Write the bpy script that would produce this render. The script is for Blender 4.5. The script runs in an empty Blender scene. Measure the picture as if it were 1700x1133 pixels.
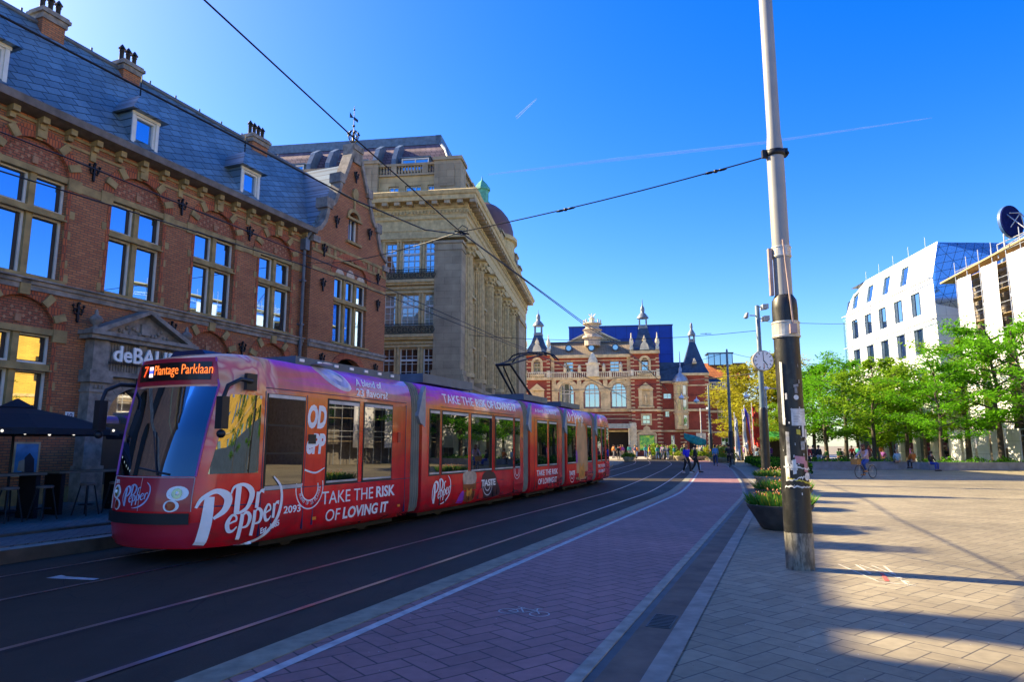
import bpy, bmesh, math, random
from mathutils import Vector, Matrix, Euler
from mathutils.geometry import tessellate_polygon
R = math.radians
rnd = random.Random(7)
scene = bpy.context.scene
col = scene.collection

# ---------------------------------------------------------------- camera, sky, sun, exposure
cam_d = bpy.data.cameras.new('camera'); cam = bpy.data.objects.new('camera', cam_d); col.objects.link(cam)
cam_d.sensor_width = 36.0; cam_d.lens = 23.99; cam_d.clip_start = 0.1; cam_d.clip_end = 30000
cam.location = (0, 0, 1.7); cam.rotation_euler = (R(90 + 8.73), 0, 0)
scene.camera = cam
SUN_AZ, SUN_EL = -66.0, 34.5          # azimuth from +Y (negative = to the left), elevation
wd = bpy.data.worlds.new('World'); scene.world = wd; wd.use_nodes = True
wn = wd.node_tree
for n in list(wn.nodes): wn.nodes.remove(n)
wo = wn.nodes.new('ShaderNodeOutputWorld'); wb = wn.nodes.new('ShaderNodeBackground')
sk = wn.nodes.new('ShaderNodeTexSky'); sk.sky_type = 'NISHITA'; sk.sun_disc = False
sk.sun_elevation = R(SUN_EL); sk.sun_rotation = R(SUN_AZ)
sk.air_density = 1.0; sk.dust_density = 0.7; sk.ozone_density = 3.5
hs = wn.nodes.new('ShaderNodeHueSaturation'); hs.inputs['Saturation'].default_value = 1.42; hs.inputs['Hue'].default_value = 0.519
wn.links.new(sk.outputs[0], hs.inputs['Color']); wn.links.new(hs.outputs[0], wb.inputs[0])
wb.inputs[1].default_value = 0.108
wn.links.new(wb.outputs[0], wo.inputs[0])
sd = bpy.data.lights.new('sun', 'SUN'); so = bpy.data.objects.new('sun', sd); col.objects.link(so)
sd.energy = 5.0; sd.angle = R(0.55); sd.color = (1.0, 0.82, 0.50)
_d = Vector((math.sin(R(SUN_AZ)) * math.cos(R(SUN_EL)), math.cos(R(SUN_AZ)) * math.cos(R(SUN_EL)), math.sin(R(SUN_EL))))
so.rotation_euler = _d.to_track_quat('Z', 'Y').to_euler(); so.location = (-40, 20, 60)
scene.view_settings.view_transform = 'Standard'; scene.view_settings.look = 'None'
scene.view_settings.exposure = 1.65; scene.view_settings.gamma = 1.0; scene.view_settings.use_curve_mapping = False

# ---------------------------------------------------------------- object helpers
def link(o, parent=None):
    col.objects.link(o)
    if parent is not None: o.parent = parent
    return o
def tag(o, label=None, cat=None, group=None, kind=None):
    if label: o['label'] = label
    if cat: o['category'] = cat
    if group: o['group'] = group
    if kind: o['kind'] = kind
    return o
def thing(name, label, cat, loc=(0, 0, 0), rz=0.0, group=None):
    o = bpy.data.objects.new(name, None); o.empty_display_size = 0.2; link(o)
    o.location = loc; o.rotation_euler = (0, 0, rz)
    return tag(o, label, cat, group)
def children(o): return [c for c in o.children]
def dup(o, parent=None):
    c = o.copy(); col.objects.link(c)
    if parent is not None: c.parent = parent
    for ch in list(o.children): dup(ch, c)
    return c

SPLIT = set('corbel pilaster roof_box portico parapet_block modillion statue canopy_post stone_trim window_surround window_ledge window sheeting plank scaffold_plank plinth lightning_rod sunshade_rack sticker round_sticker door_pane roof_marker leg wiper pane round_dormer_pane attic_wall brick_arch gable_stone gable_coping string_course chimney_cap balustrade roof_lead slate_roof oriel_pane side_marker advert_shape facade_slit bulb door_strip pillar_edge diamond_inlay jamb gable_coping steel_band'.split())
class MB:
    """collects faces with material slots; build() links them as one mesh object"""
    def __init__(s): s.v = []; s.f = []; s.m = []; s.sm = []; s.bl = []; s.eps = .006
    def add(s, vs, fs, m=0, smooth=False):
        b = len(s.v); s.v += [tuple(v) for v in vs]; s.bl.append((b, len(s.v), len(s.f), len(s.f)+len(fs)))
        for f in fs: s.f.append([b + i for i in f]); s.m.append(m); s.sm.append(smooth)
        return s
    def box(s, x0, x1, y0, y1, z0, z1, m=0, mat=None):
        vs = [Vector(p) for p in ((x0,y0,z0),(x1,y0,z0),(x1,y1,z0),(x0,y1,z0),(x0,y0,z1),(x1,y0,z1),(x1,y1,z1),(x0,y1,z1))]
        if mat is not None: vs = [mat @ v for v in vs]
        return s.add(vs, [(0,3,2,1),(4,5,6,7),(0,1,5,4),(1,2,6,5),(2,3,7,6),(3,0,4,7)], m)
    def cbox(s, c, sx, sy, sz, m=0, rot=None):
        M = Matrix.Translation(c)
        if rot is not None: M = M @ Euler(rot).to_matrix().to_4x4()
        return s.box(-sx/2, sx/2, -sy/2, sy/2, -sz/2, sz/2, m, M)
    def prism(s, poly, axis, a0, a1, m=0, smooth=False):
        """poly: 2D outline; axis 'y': poly is (x,z) pushed from y=a0 to a1; 'x': (y,z); 'z': (x,y)"""
        n = len(poly)
        def P(p, a): return {'y': (p[0], a, p[1]), 'x': (a, p[0], p[1]), 'z': (p[0], p[1], a)}[axis]
        vs = [P(p, a0) for p in poly] + [P(p, a1) for p in poly]
        tri = tessellate_polygon([[Vector((p[0], p[1], 0)) for p in poly]])
        fs = [tuple(t) for t in tri] + [tuple(i + n for i in reversed(t)) for t in tri]
        s.add(vs, fs, m)
        s.add(vs, [(i, (i+1) % n, n + (i+1) % n, n + i) for i in range(n)], m, smooth)
        return s
    def lathe(s, prof, n=16, c=(0, 0, 0), m=0, smooth=True, sx=1, sy=1):
        vs = []; fs = []
        for r, z in prof:
            for k in range(n):
                a = 2 * math.pi * k / n; vs.append((c[0] + r*sx*math.cos(a), c[1] + r*sy*math.sin(a), c[2] + z))
        for i in range(len(prof) - 1):
            for k in range(n):
                k2 = (k+1) % n; fs.append((i*n+k, i*n+k2, (i+1)*n+k2, (i+1)*n+k))
        s.add(vs, fs, m, smooth)
        for i, rev in ((0, True), (len(prof)-1, False)):
            if prof[i][0] > 1e-4:
                idx = [i*n+k for k in range(n)]
                s.add([vs[j] for j in idx], [tuple(reversed(range(n))) if rev else tuple(range(n))], m)
        return s
    def tube(s, path, r, n=6, m=0, cap=True, smooth=True):
        path = [Vector(p) for p in path]; k = len(path)
        rs = r if isinstance(r, (list, tuple)) else [r]*k
        vs = []; up = None
        for i, p in enumerate(path):
            d = (path[min(i+1, k-1)] - path[max(i-1, 0)])
            if d.length < 1e-9: d = Vector((0, 0, 1))
            d.normalize()
            if up is None:
                up = Vector((0, 0, 1)) if abs(d.z) < .9 else Vector((1, 0, 0))
            a = d.cross(up)
            if a.length < 1e-6: a = d.cross(Vector((0, 1, 0)))
            a.normalize(); b = a.cross(d).normalized(); up = b
            for j in range(n):
                t = 2*math.pi*j/n; vs.append(p + (a*math.cos(t) + b*math.sin(t))*rs[i])
        fs = [(i*n+j, i*n+(j+1) % n, (i+1)*n+(j+1) % n, (i+1)*n+j) for i in range(k-1) for j in range(n)]
        s.add(vs, fs, m, smooth)
        if cap:
            s.add(vs[:n], [tuple(reversed(range(n)))], m); s.add(vs[-n:], [tuple(range(n))], m)
        return s
    def ball(s, c, r, m=0, n=10, sz=1.0):
        prof = [(max(1e-5, r*math.sin(math.pi*i/6)), -r*sz*math.cos(math.pi*i/6)) for i in range(7)]
        return s.lathe(prof, n, c, m)
    def panel(s, outer, holes, y, depth, m=0, mr=None, axis='y'):
        """flat wall in the xz plane at y with holes; every hole gets a reveal 'depth' deep"""
        loops = [outer] + holes
        flat = [p for l in loops for p in l]
        tri = tessellate_polygon([[Vector((p[0], p[1], 0)) for p in l] for l in loops])
        fs = []
        for t in tri:
            a, b, c = [flat[i] for i in t]
            ar = (b[0]-a[0])*(c[1]-a[1]) - (b[1]-a[1])*(c[0]-a[0])
            if abs(ar) < 1e-9: continue
            fs.append(tuple(t) if ar > 0 else tuple(reversed(t)))
        s.add([(p[0], y, p[1]) for p in flat], fs, m)
        for h in holes:
            n = len(h); vs = [(p[0], y, p[1]) for p in h] + [(p[0], y+depth, p[1]) for p in h]
            s.add(vs, [(i, (i+1) % n, n+(i+1) % n, n+i) for i in range(n)], m if mr is None else mr)
        return s
    def blocks(s):
        """pieces of this collection that do not touch each other"""
        n = len(s.bl); par = list(range(n)); B = []
        def find(i):
            while par[i] != i: par[i] = par[par[i]]; i = par[i]
            return i
        for v0, v1, f0, f1 in s.bl:
            vs = s.v[v0:v1]; B.append([min(v[k] for v in vs)-s.eps for k in range(3)]+[max(v[k] for v in vs)+s.eps for k in range(3)])
        for i in range(n):
            for j in range(i):
                a, b = B[i], B[j]
                if all(a[k] <= b[k+3] and b[k] <= a[k+3] for k in range(3)): par[find(i)] = find(j)
        g = {}
        for i in range(n): g.setdefault(find(i), []).append(i)
        return list(g.values())
    def build(s, name, mats, parent=None, loc=None, rot=None):
        if parent is not None and name in SPLIT and len(s.bl) > 1:
            gs = s.blocks()
            if 1 < len(gs) <= 100:
                out = None
                for g in gs:
                    m = MB()
                    for i in g:
                        v0, v1, f0, f1 = s.bl[i]; b = len(m.v)-v0; m.v += s.v[v0:v1]; m.f += [[q+b for q in f] for f in s.f[f0:f1]]; m.m += s.m[f0:f1]; m.sm += s.sm[f0:f1]
                    m.bl = [0]; out = m.build(name, mats, parent, loc, rot)
                return out
        me = bpy.data.meshes.new(name); me.from_pydata(s.v, [], s.f)
        if not isinstance(mats, (list, tuple)): mats = [mats]
        for m in mats: me.materials.append(m)
        me.polygons.foreach_set('material_index', s.m); me.polygons.foreach_set('use_smooth', s.sm)
        me.update()
        o = bpy.data.objects.new(name, me); link(o, parent)
        if loc is not None: o.location = loc
        if rot is not None: o.rotation_euler = rot
        return o
def fixn(o):
    bm = bmesh.new(); bm.from_mesh(o.data); bmesh.ops.remove_doubles(bm, verts=bm.verts, dist=1e-4)
    bmesh.ops.recalc_face_normals(bm, faces=bm.faces); bm.to_mesh(o.data); bm.free(); return o
def arch(x0, x1, z0, zs, rise, n=10):
    """rectangle with an arched top, counter-clockwise"""
    cx, w = (x0+x1)/2, (x1-x0)/2
    return [(x0, z0), (x1, z0)] + [(cx + w*math.cos(math.pi*i/n), zs + rise*math.sin(math.pi*i/n)) for i in range(n+1)]
def rect(x0, x1, z0, z1): return [(x0, z0), (x1, z0), (x1, z1), (x0, z1)]
def arcring(cx, zs, w0, r0, w1, r1, n=12, a0=0.0, a1=math.pi):
    """ring between two (half) ellipses, as an outline"""
    A = [(cx + w1*math.cos(a0+(a1-a0)*i/n), zs + r1*math.sin(a0+(a1-a0)*i/n)) for i in range(n+1)]
    B = [(cx + w0*math.cos(a0+(a1-a0)*i/n), zs + r0*math.sin(a0+(a1-a0)*i/n)) for i in range(n, -1, -1)]
    return A + B

# ---------------------------------------------------------------- materials
class NT:
    def __init__(s, name):
        s.mat = bpy.data.materials.new(name); s.mat.use_nodes = True; s.t = s.mat.node_tree
        s.b = s.t.nodes['Principled BSDF']; s.out = s.t.nodes['Material Output']
    def n(s, typ, **kw):
        x = s.t.nodes.new(typ)
        for k, v in kw.items(): setattr(x, k, v)
        return x
    def set(s, sock, v):
        if isinstance(v, bpy.types.NodeSocket): s.t.links.new(v, sock)
        else:
            if isinstance(v, (tuple, list)) and len(v) == 3 and sock.type == 'RGBA': v = (*v, 1)
            sock.default_value = v
    def math(s, op, a, b=None, c=None):
        x = s.n('ShaderNodeMath', operation=op); s.set(x.inputs[0], a)
        if b is not None: s.set(x.inputs[1], b)
        if c is not None: s.set(x.inputs[2], c)
        return x.outputs[0]
    def coord(s, kind='Object'): return s.n('ShaderNodeTexCoord').outputs[kind]
    def mapping(s, vec, scale=(1, 1, 1), rot=(0, 0, 0), loc=(0, 0, 0)):
        x = s.n('ShaderNodeMapping'); s.set(x.inputs[0], vec); x.inputs['Scale'].default_value = scale
        x.inputs['Rotation'].default_value = rot; x.inputs['Location'].default_value = loc; return x.outputs[0]
    def noise(s, vec, scale=5, detail=3, rough=.55, dist=0):
        x = s.n('ShaderNodeTexNoise'); s.set(x.inputs['Vector'], vec); x.inputs['Scale'].default_value = scale
        x.inputs['Detail'].default_value = detail; x.inputs['Roughness'].default_value = rough; x.inputs['Distortion'].default_value = dist
        return x.outputs[0]
    def ramp(s, fac, stops, interp='LINEAR'):
        x = s.n('ShaderNodeValToRGB'); s.set(x.inputs[0], fac); e = x.color_ramp; e.interpolation = interp
        while len(e.elements) < len(stops): e.elements.new(0.5)
        for k, (p, c) in enumerate(stops):
            e.elements[k].position = p; e.elements[k].color = (*c, 1) if len(c) == 3 else c
        return x.outputs[0]
    def mix(s, fac, a, b, blend='MIX'):
        x = s.n('ShaderNodeMix', data_type='RGBA', blend_type=blend)
        s.set(x.inputs[0], fac); s.set(x.inputs[6], a); s.set(x.inputs[7], b); return x.outputs[2]
    def sep(s, vec):
        x = s.n('ShaderNodeSeparateXYZ'); s.set(x.inputs[0], vec); return x.outputs
    def comb(s, x, y, z=0.0):
        c = s.n('ShaderNodeCombineXYZ'); s.set(c.inputs[0], x); s.set(c.inputs[1], y); s.set(c.inputs[2], z); return c.outputs[0]
    def bump(s, h, strength=.3, dist=.01):
        x = s.n('ShaderNodeBump'); x.inputs['Strength'].default_value = strength; x.inputs['Distance'].default_value = dist
        s.set(x.inputs['Height'], h); s.t.links.new(x.outputs[0], s.b.inputs['Normal'])
    def fin(s, col, rough=.7, metal=0.0, coat=0.0, spec=.5):
        s.set(s.b.inputs['Base Color'], col); s.set(s.b.inputs['Roughness'], rough); s.set(s.b.inputs['Metallic'], metal)
        s.b.inputs['Coat Weight'].default_value = coat; s.b.inputs['Coat Roughness'].default_value = .03
        s.b.inputs['Specular IOR Level'].default_value = spec
        return s.mat
def plain(name, c, rough=.6, metal=0.0, var=.25, scale=3.0, coat=0.0, bump=0.0, spec=.5):
    n = NT(name); v = n.coord(); f = n.noise(v, scale, 4)
    c0 = tuple(max(0, x*(1-var)) for x in c); c1 = tuple(min(1, x*(1+var)) for x in c)
    cc = n.ramp(f, [(.3, c0), (.7, c1)])
    if bump: n.bump(n.noise(v, scale*8, 3), bump, .01)
    return n.fin(cc, rough, metal, coat, spec)
def glass(name, refl=.7, tint=(.9, .95, 1.0), dark=(.008, .010, .014), rough=.015, wob=.0):
    n = NT(name); g = n.n('ShaderNodeBsdfGlossy'); g.inputs['Color'].default_value = (*tint, 1); g.inputs['Roughness'].default_value = rough
    d = n.n('ShaderNodeBsdfDiffuse'); d.inputs['Color'].default_value = (*dark, 1)
    if wob:
        b = n.n('ShaderNodeBump'); b.inputs['Strength'].default_value = wob; b.inputs['Distance'].default_value = .02
        n.set(b.inputs['Height'], n.noise(n.coord(), .9, 1)); n.t.links.new(b.outputs[0], g.inputs['Normal'])
    lw = n.n('ShaderNodeLayerWeight'); lw.inputs[0].default_value = .35
    fac = n.math('MULTIPLY_ADD', lw.outputs[0], (1-refl)*.8, refl)
    mx = n.n('ShaderNodeMixShader'); n.set(mx.inputs[0], fac); n.t.links.new(d.outputs[0], mx.inputs[1]); n.t.links.new(g.outputs[0], mx.inputs[2])
    n.t.links.new(mx.outputs[0], n.out.inputs[0]); return n.mat
def emit(name, c, s=1.0):
    n = NT(name); n.b.inputs['Emission Color'].default_value = (*c, 1); n.b.inputs['Emission Strength'].default_value = s
    return n.fin((.01, .01, .01), .5)
def brickmat(name, c1, c2, mortar, bw=.22, rh=.065, ms=.012, offs=.5, swap=False, rot=0.0, stain=.25, bias=0.0):
    """bricks laid over walls of any heading: horizontal coordinate x+y, vertical z"""
    n = NT(name); v = n.coord(); x, y, z = n.sep(v)
    w = n.comb(n.math('ADD', x, y), z, 0.0)
    if rot: w = n.mapping(w, rot=(0, 0, rot))
    b = n.n('ShaderNodeTexBrick'); n.set(b.inputs['Vector'], w); b.offset = offs
    b.inputs['Color1'].default_value = (*c1, 1); b.inputs['Color2'].default_value = (*c2, 1); b.inputs['Mortar'].default_value = (*mortar, 1)
    b.inputs['Scale'].default_value = 1; b.inputs['Mortar Size'].default_value = ms; b.inputs['Brick Width'].default_value = bw
    b.inputs['Row Height'].default_value = rh; b.inputs['Bias'].default_value = bias; b.inputs['Mortar Smooth'].default_value = .2
    f = n.noise(v, .8, 4); g = n.ramp(f, [(.25, (1-stain,)*3), (.75, (1+stain,)*3)])
    c = n.mix(1.0, b.outputs[0], g, 'MULTIPLY')
    n.bump(b.outputs[1], -.4, .01)
    return n.fin(c, .85)
ANG = 21.9
SN, CS = math.sin(R(ANG)), math.cos(R(ANG))
def st(s, q, z=0.0): return Vector((q*CS + s*SN, -q*SN + s*CS, z))     # street frame: s along, q to the right
RZ = R(90 - ANG)                                                        # x axis along the street, -y to the right of it
# ---------------------------------------------------------------- ground materials
def herring(n, vec, size):
    """2:1 herringbone; returns (edge distance in cells, random per brick)"""
    x, y, _ = n.sep(vec)
    x = n.math('DIVIDE', x, size); y = n.math('DIVIDE', y, size)
    i = n.math('FLOOR', x); j = n.math('FLOOR', y)
    fx = n.math('SUBTRACT', x, i); fy = n.math('SUBTRACT', y, j)
    k = n.math('FLOORED_MODULO', n.math('SUBTRACT', i, j), 4.0)
    ks = [n.math('COMPARE', k, float(q), .1) for q in range(4)]
    dl = n.math('MULTIPLY_ADD', ks[1], 9.0, fx)
    dr = n.math('MULTIPLY_ADD', ks[0], 9.0, n.math('SUBTRACT', 1.0, fx))
    db = n.math('MULTIPLY_ADD', ks[2], 9.0, fy)
    dt = n.math('MULTIPLY_ADD', ks[3], 9.0, n.math('SUBTRACT', 1.0, fy))
    d = n.math('MINIMUM', n.math('MINIMUM', dl, dr), n.math('MINIMUM', db, dt))
    idv = n.comb(n.math('SUBTRACT', i, ks[1]), n.math('ADD', j, ks[3]), 0.0)
    w = n.n('ShaderNodeTexWhiteNoise', noise_dimensions='2D'); n.set(w.inputs['Vector'], idv)
    return d, w.outputs[0]
def paver(name, ca, cb, joint, size, rot, jw=.035, stain=.3, rough=.75):
    n = NT(name); v = n.coord(); w = n.mapping(v, rot=(0, 0, rot))
    w = n.mix(.012, w, n.n('ShaderNodeTexNoise').outputs[1]) if False else w
    d, r = herring(n, w, size)
    f = n.noise(v, .35, 5, .6); f2 = n.noise(v, 9, 3)
    c = n.mix(r, ca, cb)
    c = n.mix(1.0, c, n.ramp(f, [(.3, (1-stain,)*3), (.7, (1+stain*.6,)*3)]), 'MULTIPLY')
    c = n.mix(1.0, c, n.ramp(f2, [(.3, (.86,)*3), (.7, (1.1,)*3)]), 'MULTIPLY')
    gum = n.n('ShaderNodeTexVoronoi'); n.set(gum.inputs['Vector'], n.mapping(v, (2.6, 2.6, .0))); spot = n.math('MULTIPLY', n.math('LESS_THAN', gum.outputs[0], .085), n.math('GREATER_THAN', n.noise(v, .9, 2), .52)); c = n.mix(spot, c, n.mix(n.math('GREATER_THAN', n.noise(v, 4.1, 1), .56), tuple(x*.35 for x in ca), (.5, .49, .46)))
    big = n.noise(v, .12, 3, .6); c = n.mix(1.0, c, n.ramp(big, [(.35, (.78,)*3), (.65, (1.12,)*3)]), 'MULTIPLY')
    sp = n.noise(v, 2.3, 4, .7); c = n.mix(n.ramp(sp, [(.66, (0,)*3), (.74, (.55,)*3)]), c, tuple(x*.45 for x in ca))
    e = n.ramp(n.math('DIVIDE', d, jw*2), [(.45, (0, 0, 0)), (1.0, (1, 1, 1))])
    c = n.mix(e, joint, c)
    n.bump(e, .35, .006)
    return n.fin(c, rough)
M_plaza = paver('plaza_pavers', (.25, .205, .128), (.315, .265, .17), (.07, .06, .05), .215, R(-38), .02)
M_bike = paver('bike_pavers', (.27, .125, .115), (.335, .16, .148), (.035, .018, .02), .205, R(-38), .026, .3, .68)
M_side = paver('side_pavers', (.135, .13, .12), (.17, .165, .15), (.05, .05, .055), .15, R(-ANG), .04)
def asphalt_mat(name, c):
    n = NT(name); v = n.coord(); x, y, z = n.sep(v)
    f = n.noise(v, .25, 5, .65); g = n.noise(v, 60, 3, .7); h = n.noise(n.mapping(v, (2.2, .12, 1), (0, 0, R(ANG))), 1.2, 4)
    c0 = n.mix(f, tuple(k*.72 for k in c), tuple(k*1.35 for k in c))
    c0 = n.mix(1.0, c0, n.ramp(g, [(.32, (.72,)*3), (.68, (1.3,)*3)]), 'MULTIPLY')
    c0 = n.mix(n.ramp(h, [(.5, (0,)*3), (.72, (.7,)*3)]), c0, tuple(k*.55 for k in c))
    vo = n.n('ShaderNodeTexVoronoi', feature='DISTANCE_TO_EDGE'); n.set(vo.inputs['Vector'], n.mapping(n.mix(.06, v, n.comb(n.noise(v, 2.5, 3), n.noise(n.mapping(v, loc=(5, 3, 0)), 2.5, 3), 0), 'ADD'), (.42, .3, 0)))
    crk = n.math('MULTIPLY', n.math('LESS_THAN', vo.outputs[0], .007), n.math('GREATER_THAN', n.noise(v, .3, 2), .5)); c0 = n.mix(n.math('MULTIPLY', crk, .8), c0, (.005, .005, .006))
    pt = n.noise(n.mapping(v, (1, .35, 1), (0, 0, R(ANG))), .55, 2); c0 = n.mix(n.ramp(pt, [(.60, (0,)*3), (.615, (.5,)*3)]), c0, tuple(k*.62 for k in c))
    n.bump(g, .35, .006)
    return n.fin(c0, n.ramp(f, [(.3, (.62,)*3), (.7, (.85,)*3)]), spec=.25)
M_asph = asphalt_mat('asphalt', (.034, .0255, .0155))
M_conc = plain('kerb_concrete', (.22, .20, .135), .8, var=.3, scale=5, bump=.2)
M_gut = plain('gutter_stone', (.27, .25, .20), .8, var=.3, scale=6, bump=.2)
M_groove = plain('gutter_groove', (.045, .05, .055), .6, var=.4)
M_brown = plain('brown_paving', (.115, .085, .062), .85, var=.35, scale=2.5, bump=.25)
M_white = plain('road_paint', (.42, .41, .38), .6, var=.3, scale=7)
M_rail = plain('rail_steel', (.40, .33, .33), .28, .9, var=.25, scale=2)
M_railgap = plain('rail_slot', (.018, .014, .013), .8)
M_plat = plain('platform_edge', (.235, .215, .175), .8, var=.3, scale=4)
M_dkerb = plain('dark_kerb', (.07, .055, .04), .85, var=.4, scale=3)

# ---------------------------------------------------------------- ground and street
_dt = [(-60, 0), (24, 0), (32, .48), (40, 1.2), (48, 1.95), (53, 2.5), (60, 3.3), (66, 4.1), (74, 5.6), (81, 7.1), (88, 9.0), (95, 12.5), (101, 17.5), (105, 24), (107, 32)]
def off(s):
    for k in range(len(_dt)-1):
        a, b = _dt[k], _dt[k+1]
        if a[0] <= s <= b[0]:
            # Catmull-Rom between the table's knots
            p0 = _dt[max(0, k-1)][1]; p3 = _dt[min(len(_dt)-1, k+2)][1]
            t = (s-a[0])/(b[0]-a[0]); m1 = (b[1]-p0)/2 if k > 1 else 0; m2 = (p3-a[1])/2 if k > 0 else 0
            return (2*t**3-3*t**2+1)*a[1] + (t**3-2*t**2+t)*m1 + (-2*t**3+3*t**2)*b[1] + (t**3-t**2)*m2
    return _dt[-1][1]
def cen(s): return st(s, -off(s))
def along(s, q, z):
    a = cen(s+.25) - cen(s-.25); a.normalize(); nrm = Vector((a.y, -a.x, 0))
    p = cen(s) + nrm*q; p.z = z; return p
SS = [-60, -30, -12, -4, 0, 4, 8, 12, 16, 20, 24] + list(range(26, 107, 2))
def strip(name, qa, qb, z, mat, smax=107, smin=-60, thick=None):
    mb = MB(); ss = [s for s in SS if smin <= s <= smax]
    vs = []
    for s in ss: vs += [along(s, qa, z), along(s, qb, z)]
    mb.add(vs, [(2*i, 2*i+1, 2*i+3, 2*i+2) for i in range(len(ss)-1)])
    if thick:
        lo = [v - Vector((0, 0, thick)) for v in vs]
        for k in (0, 1):
            mb.add([vs[2*i+k] for i in range(len(ss))] + [lo[2*i+k] for i in range(len(ss))],
                   [(i, i+1, len(ss)+i+1, len(ss)+i) for i in range(len(ss)-1)])
    return tag(mb.build(name, mat), kind='structure')
g = MB(); g.add([(-900, -300, 0), (900, -300, 0), (900, 2500, 0), (-900, 2500, 0)], [(0, 1, 2, 3)])
tag(g.build('plaza_ground', M_plaza), kind='structure')
strip('road', -10.9, -4.22, .004, M_asph)
strip('kerb_strip', -4.22, -3.92, .014, M_conc, thick=.02)
strip('bike_path', -3.92, -1.60, .006, M_bike)
strip('lane_line', -3.80, -3.70, .010, M_white)
strip('gutter', -1.60, -1.49, .018, M_gut, thick=.02)
strip('gutter_groove', -1.49, -1.41, .007, M_groove)
strip('brown_strip', -1.41, -1.10, .012, M_brown)
strip('paver_border', -1.10, -.92, .014, M_plat)
for k, q in enumerate((-9.62, -8.185, -6.22, -4.85)):
    strip('tram_rail', q-.035, q+.035, .012, M_rail); strip('rail_slot', q+(.035 if k % 2 == 0 else -.085), q+(.085 if k % 2 == 0 else -.035), .009, M_railgap)
# raised tram stop on the far side and the pavement behind it
strip('tram_platform', -13.4, -10.9, .22, M_side, smax=24, thick=.3)
strip('platform_kerb', -10.9, -10.62, .20, M_plat, smax=24)
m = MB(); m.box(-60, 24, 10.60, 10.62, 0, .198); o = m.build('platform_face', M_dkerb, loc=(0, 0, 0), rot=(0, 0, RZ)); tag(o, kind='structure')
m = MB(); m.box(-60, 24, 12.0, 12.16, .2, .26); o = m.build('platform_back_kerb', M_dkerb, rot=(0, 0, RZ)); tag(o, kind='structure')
strip('pavement', -40, -13.4, .05, M_side, smax=60)
strip('corner_pavement', -13.4, -10.9, .05, M_side, smin=24, smax=60, thick=.06)
# island with a light kerb where the tracks bend away
m = MB(); pts = [st(44, -12.2), st(52, -12.9), st(58, -14.0), st(61, -15.5), st(58, -17.5), st(44, -17.5)]
m.prism([(p.x, p.y) for p in pts], 'z', .0, .13); tag(m.build('traffic_island', M_plat), kind='structure')
# far pale street in front of the theatre
m = MB(); m.add([(-30, 88, .02), (60, 88, .02), (60, 122, .02), (-30, 122, .02)], [(0, 1, 2, 3)])
tag(m.build('square', plain('square_paving', (.42, .36, .28), .8, var=.2)), kind='structure')
# painted bicycle and arrow
def flat_poly(mb, pts, z): mb.add([(p.x, p.y, z) for p in pts], [tuple(range(len(pts)))])
m = MB()
def bk(x, y): return st(6.84 + y*1.0, -2.62 + x*1.0)
def ring(cx, cy, r, w, n=20):
    vs = []
    for i in range(n):
        a = 2*math.pi*i/n
        for rr in (r-w, r+w): p = bk(cx+rr*math.cos(a), cy+rr*math.sin(a)); vs.append((p.x, p.y, .0105))
    m.add(vs, [(2*i, 2*i+1, (2*i+3) % (2*n), (2*i+2) % (2*n)) for i in range(n)])
def bar(a, b, w):
    a = Vector(a); b = Vector(b); d = (b-a).normalized(); p = Vector((-d.y, d.x))*w
    flat_poly(m, [bk(*(a+p)), bk(*(b+p)), bk(*(b-p)), bk(*(a-p))], .0106)
ring(-.17, 0, .10, .007); ring(.17, 0, .10, .007)
for a, b in (((-.17, 0), (-.09, .16)), ((-.09, .16), (.09, .14)), ((-.09, .16), (0, 0)), ((0, 0), (.09, .14)), ((.09, .14), (.17, 0)), ((0, 0), (-.17, 0)), ((.09, .14), (.08, .21)), ((.04, .21), (.13, .21)), ((-.09, .16), (-.10, .20)), ((-.14, .2), (-.06, .2))): bar(a, b, .008)
tag(m.build('bicycle_marking', M_white), kind='structure')
m = MB()
for pts in ([st(6.26, -9.0), st(6.48, -9.02), st(6.44, -8.86), st(6.30, -8.78)], [st(6.30, -8.78), st(6.44, -8.86), st(6.50, -8.33), st(6.40, -8.30)]): flat_poly(m, pts, .0095)
tag(m.build('arrow_marking', M_white), kind='structure')
# chalk marks and a red dash on the plaza
M_chalk = plain('chalk', (.56, .51, .42), .9, var=.35, scale=14)
m = MB()
for a, b, w in (((4.72, 10.25), (4.62, 8.95), .022), ((5.0, 10.2), (4.98, 8.9), .02), ((5.3, 10.1), (4.86, 8.72), .03), ((4.95, 10.2), (4.8, 9.5), .03), ((5.15, 10.15), (5.05, 9.2), .02), ((4.62, 8.95), (4.95, 8.72), .03)):
    a = Vector(a); b = Vector(b); d = (b-a).normalized(); p = Vector((-d.y, d.x))*w*.55
    m.add([(*(a+p), .004), (*(b+p), .004), (*(b-p), .004), (*(a-p), .004)], [(0, 1, 2, 3)])
tag(m.build('chalk_marking', M_chalk), kind='structure')
m = MB(); m.add([(4.72, 9.0, .006), (4.95, 9.55, .006), (4.99, 9.53, .006), (4.77, 8.98, .006)], [(0, 1, 2, 3)])
tag(m.build('red_dash_marking', plain('red_chalk', (.6, .10, .08), .9)), kind='structure')
# drain grate in the brown strip
t = thing('drain_grate', 'dark iron drain grate set in the brown strip beside the gutter', 'drain', st(7.0, -1.24, .018), RZ)
m = MB(); m.box(-.26, .26, -.115, .115, -.006, .0); m.build('frame', M_groove, t)
m = MB()
for k in range(9): m.box(-.23+k*.055, -.205+k*.055, -.10, .10, .0005, .008)
m.build('bar', plain('cast_iron', (.06, .045, .045), .55, .3), t)
# small litter: paper scraps
M_paper = plain('paper', (.7, .7, .68), .8)
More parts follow.
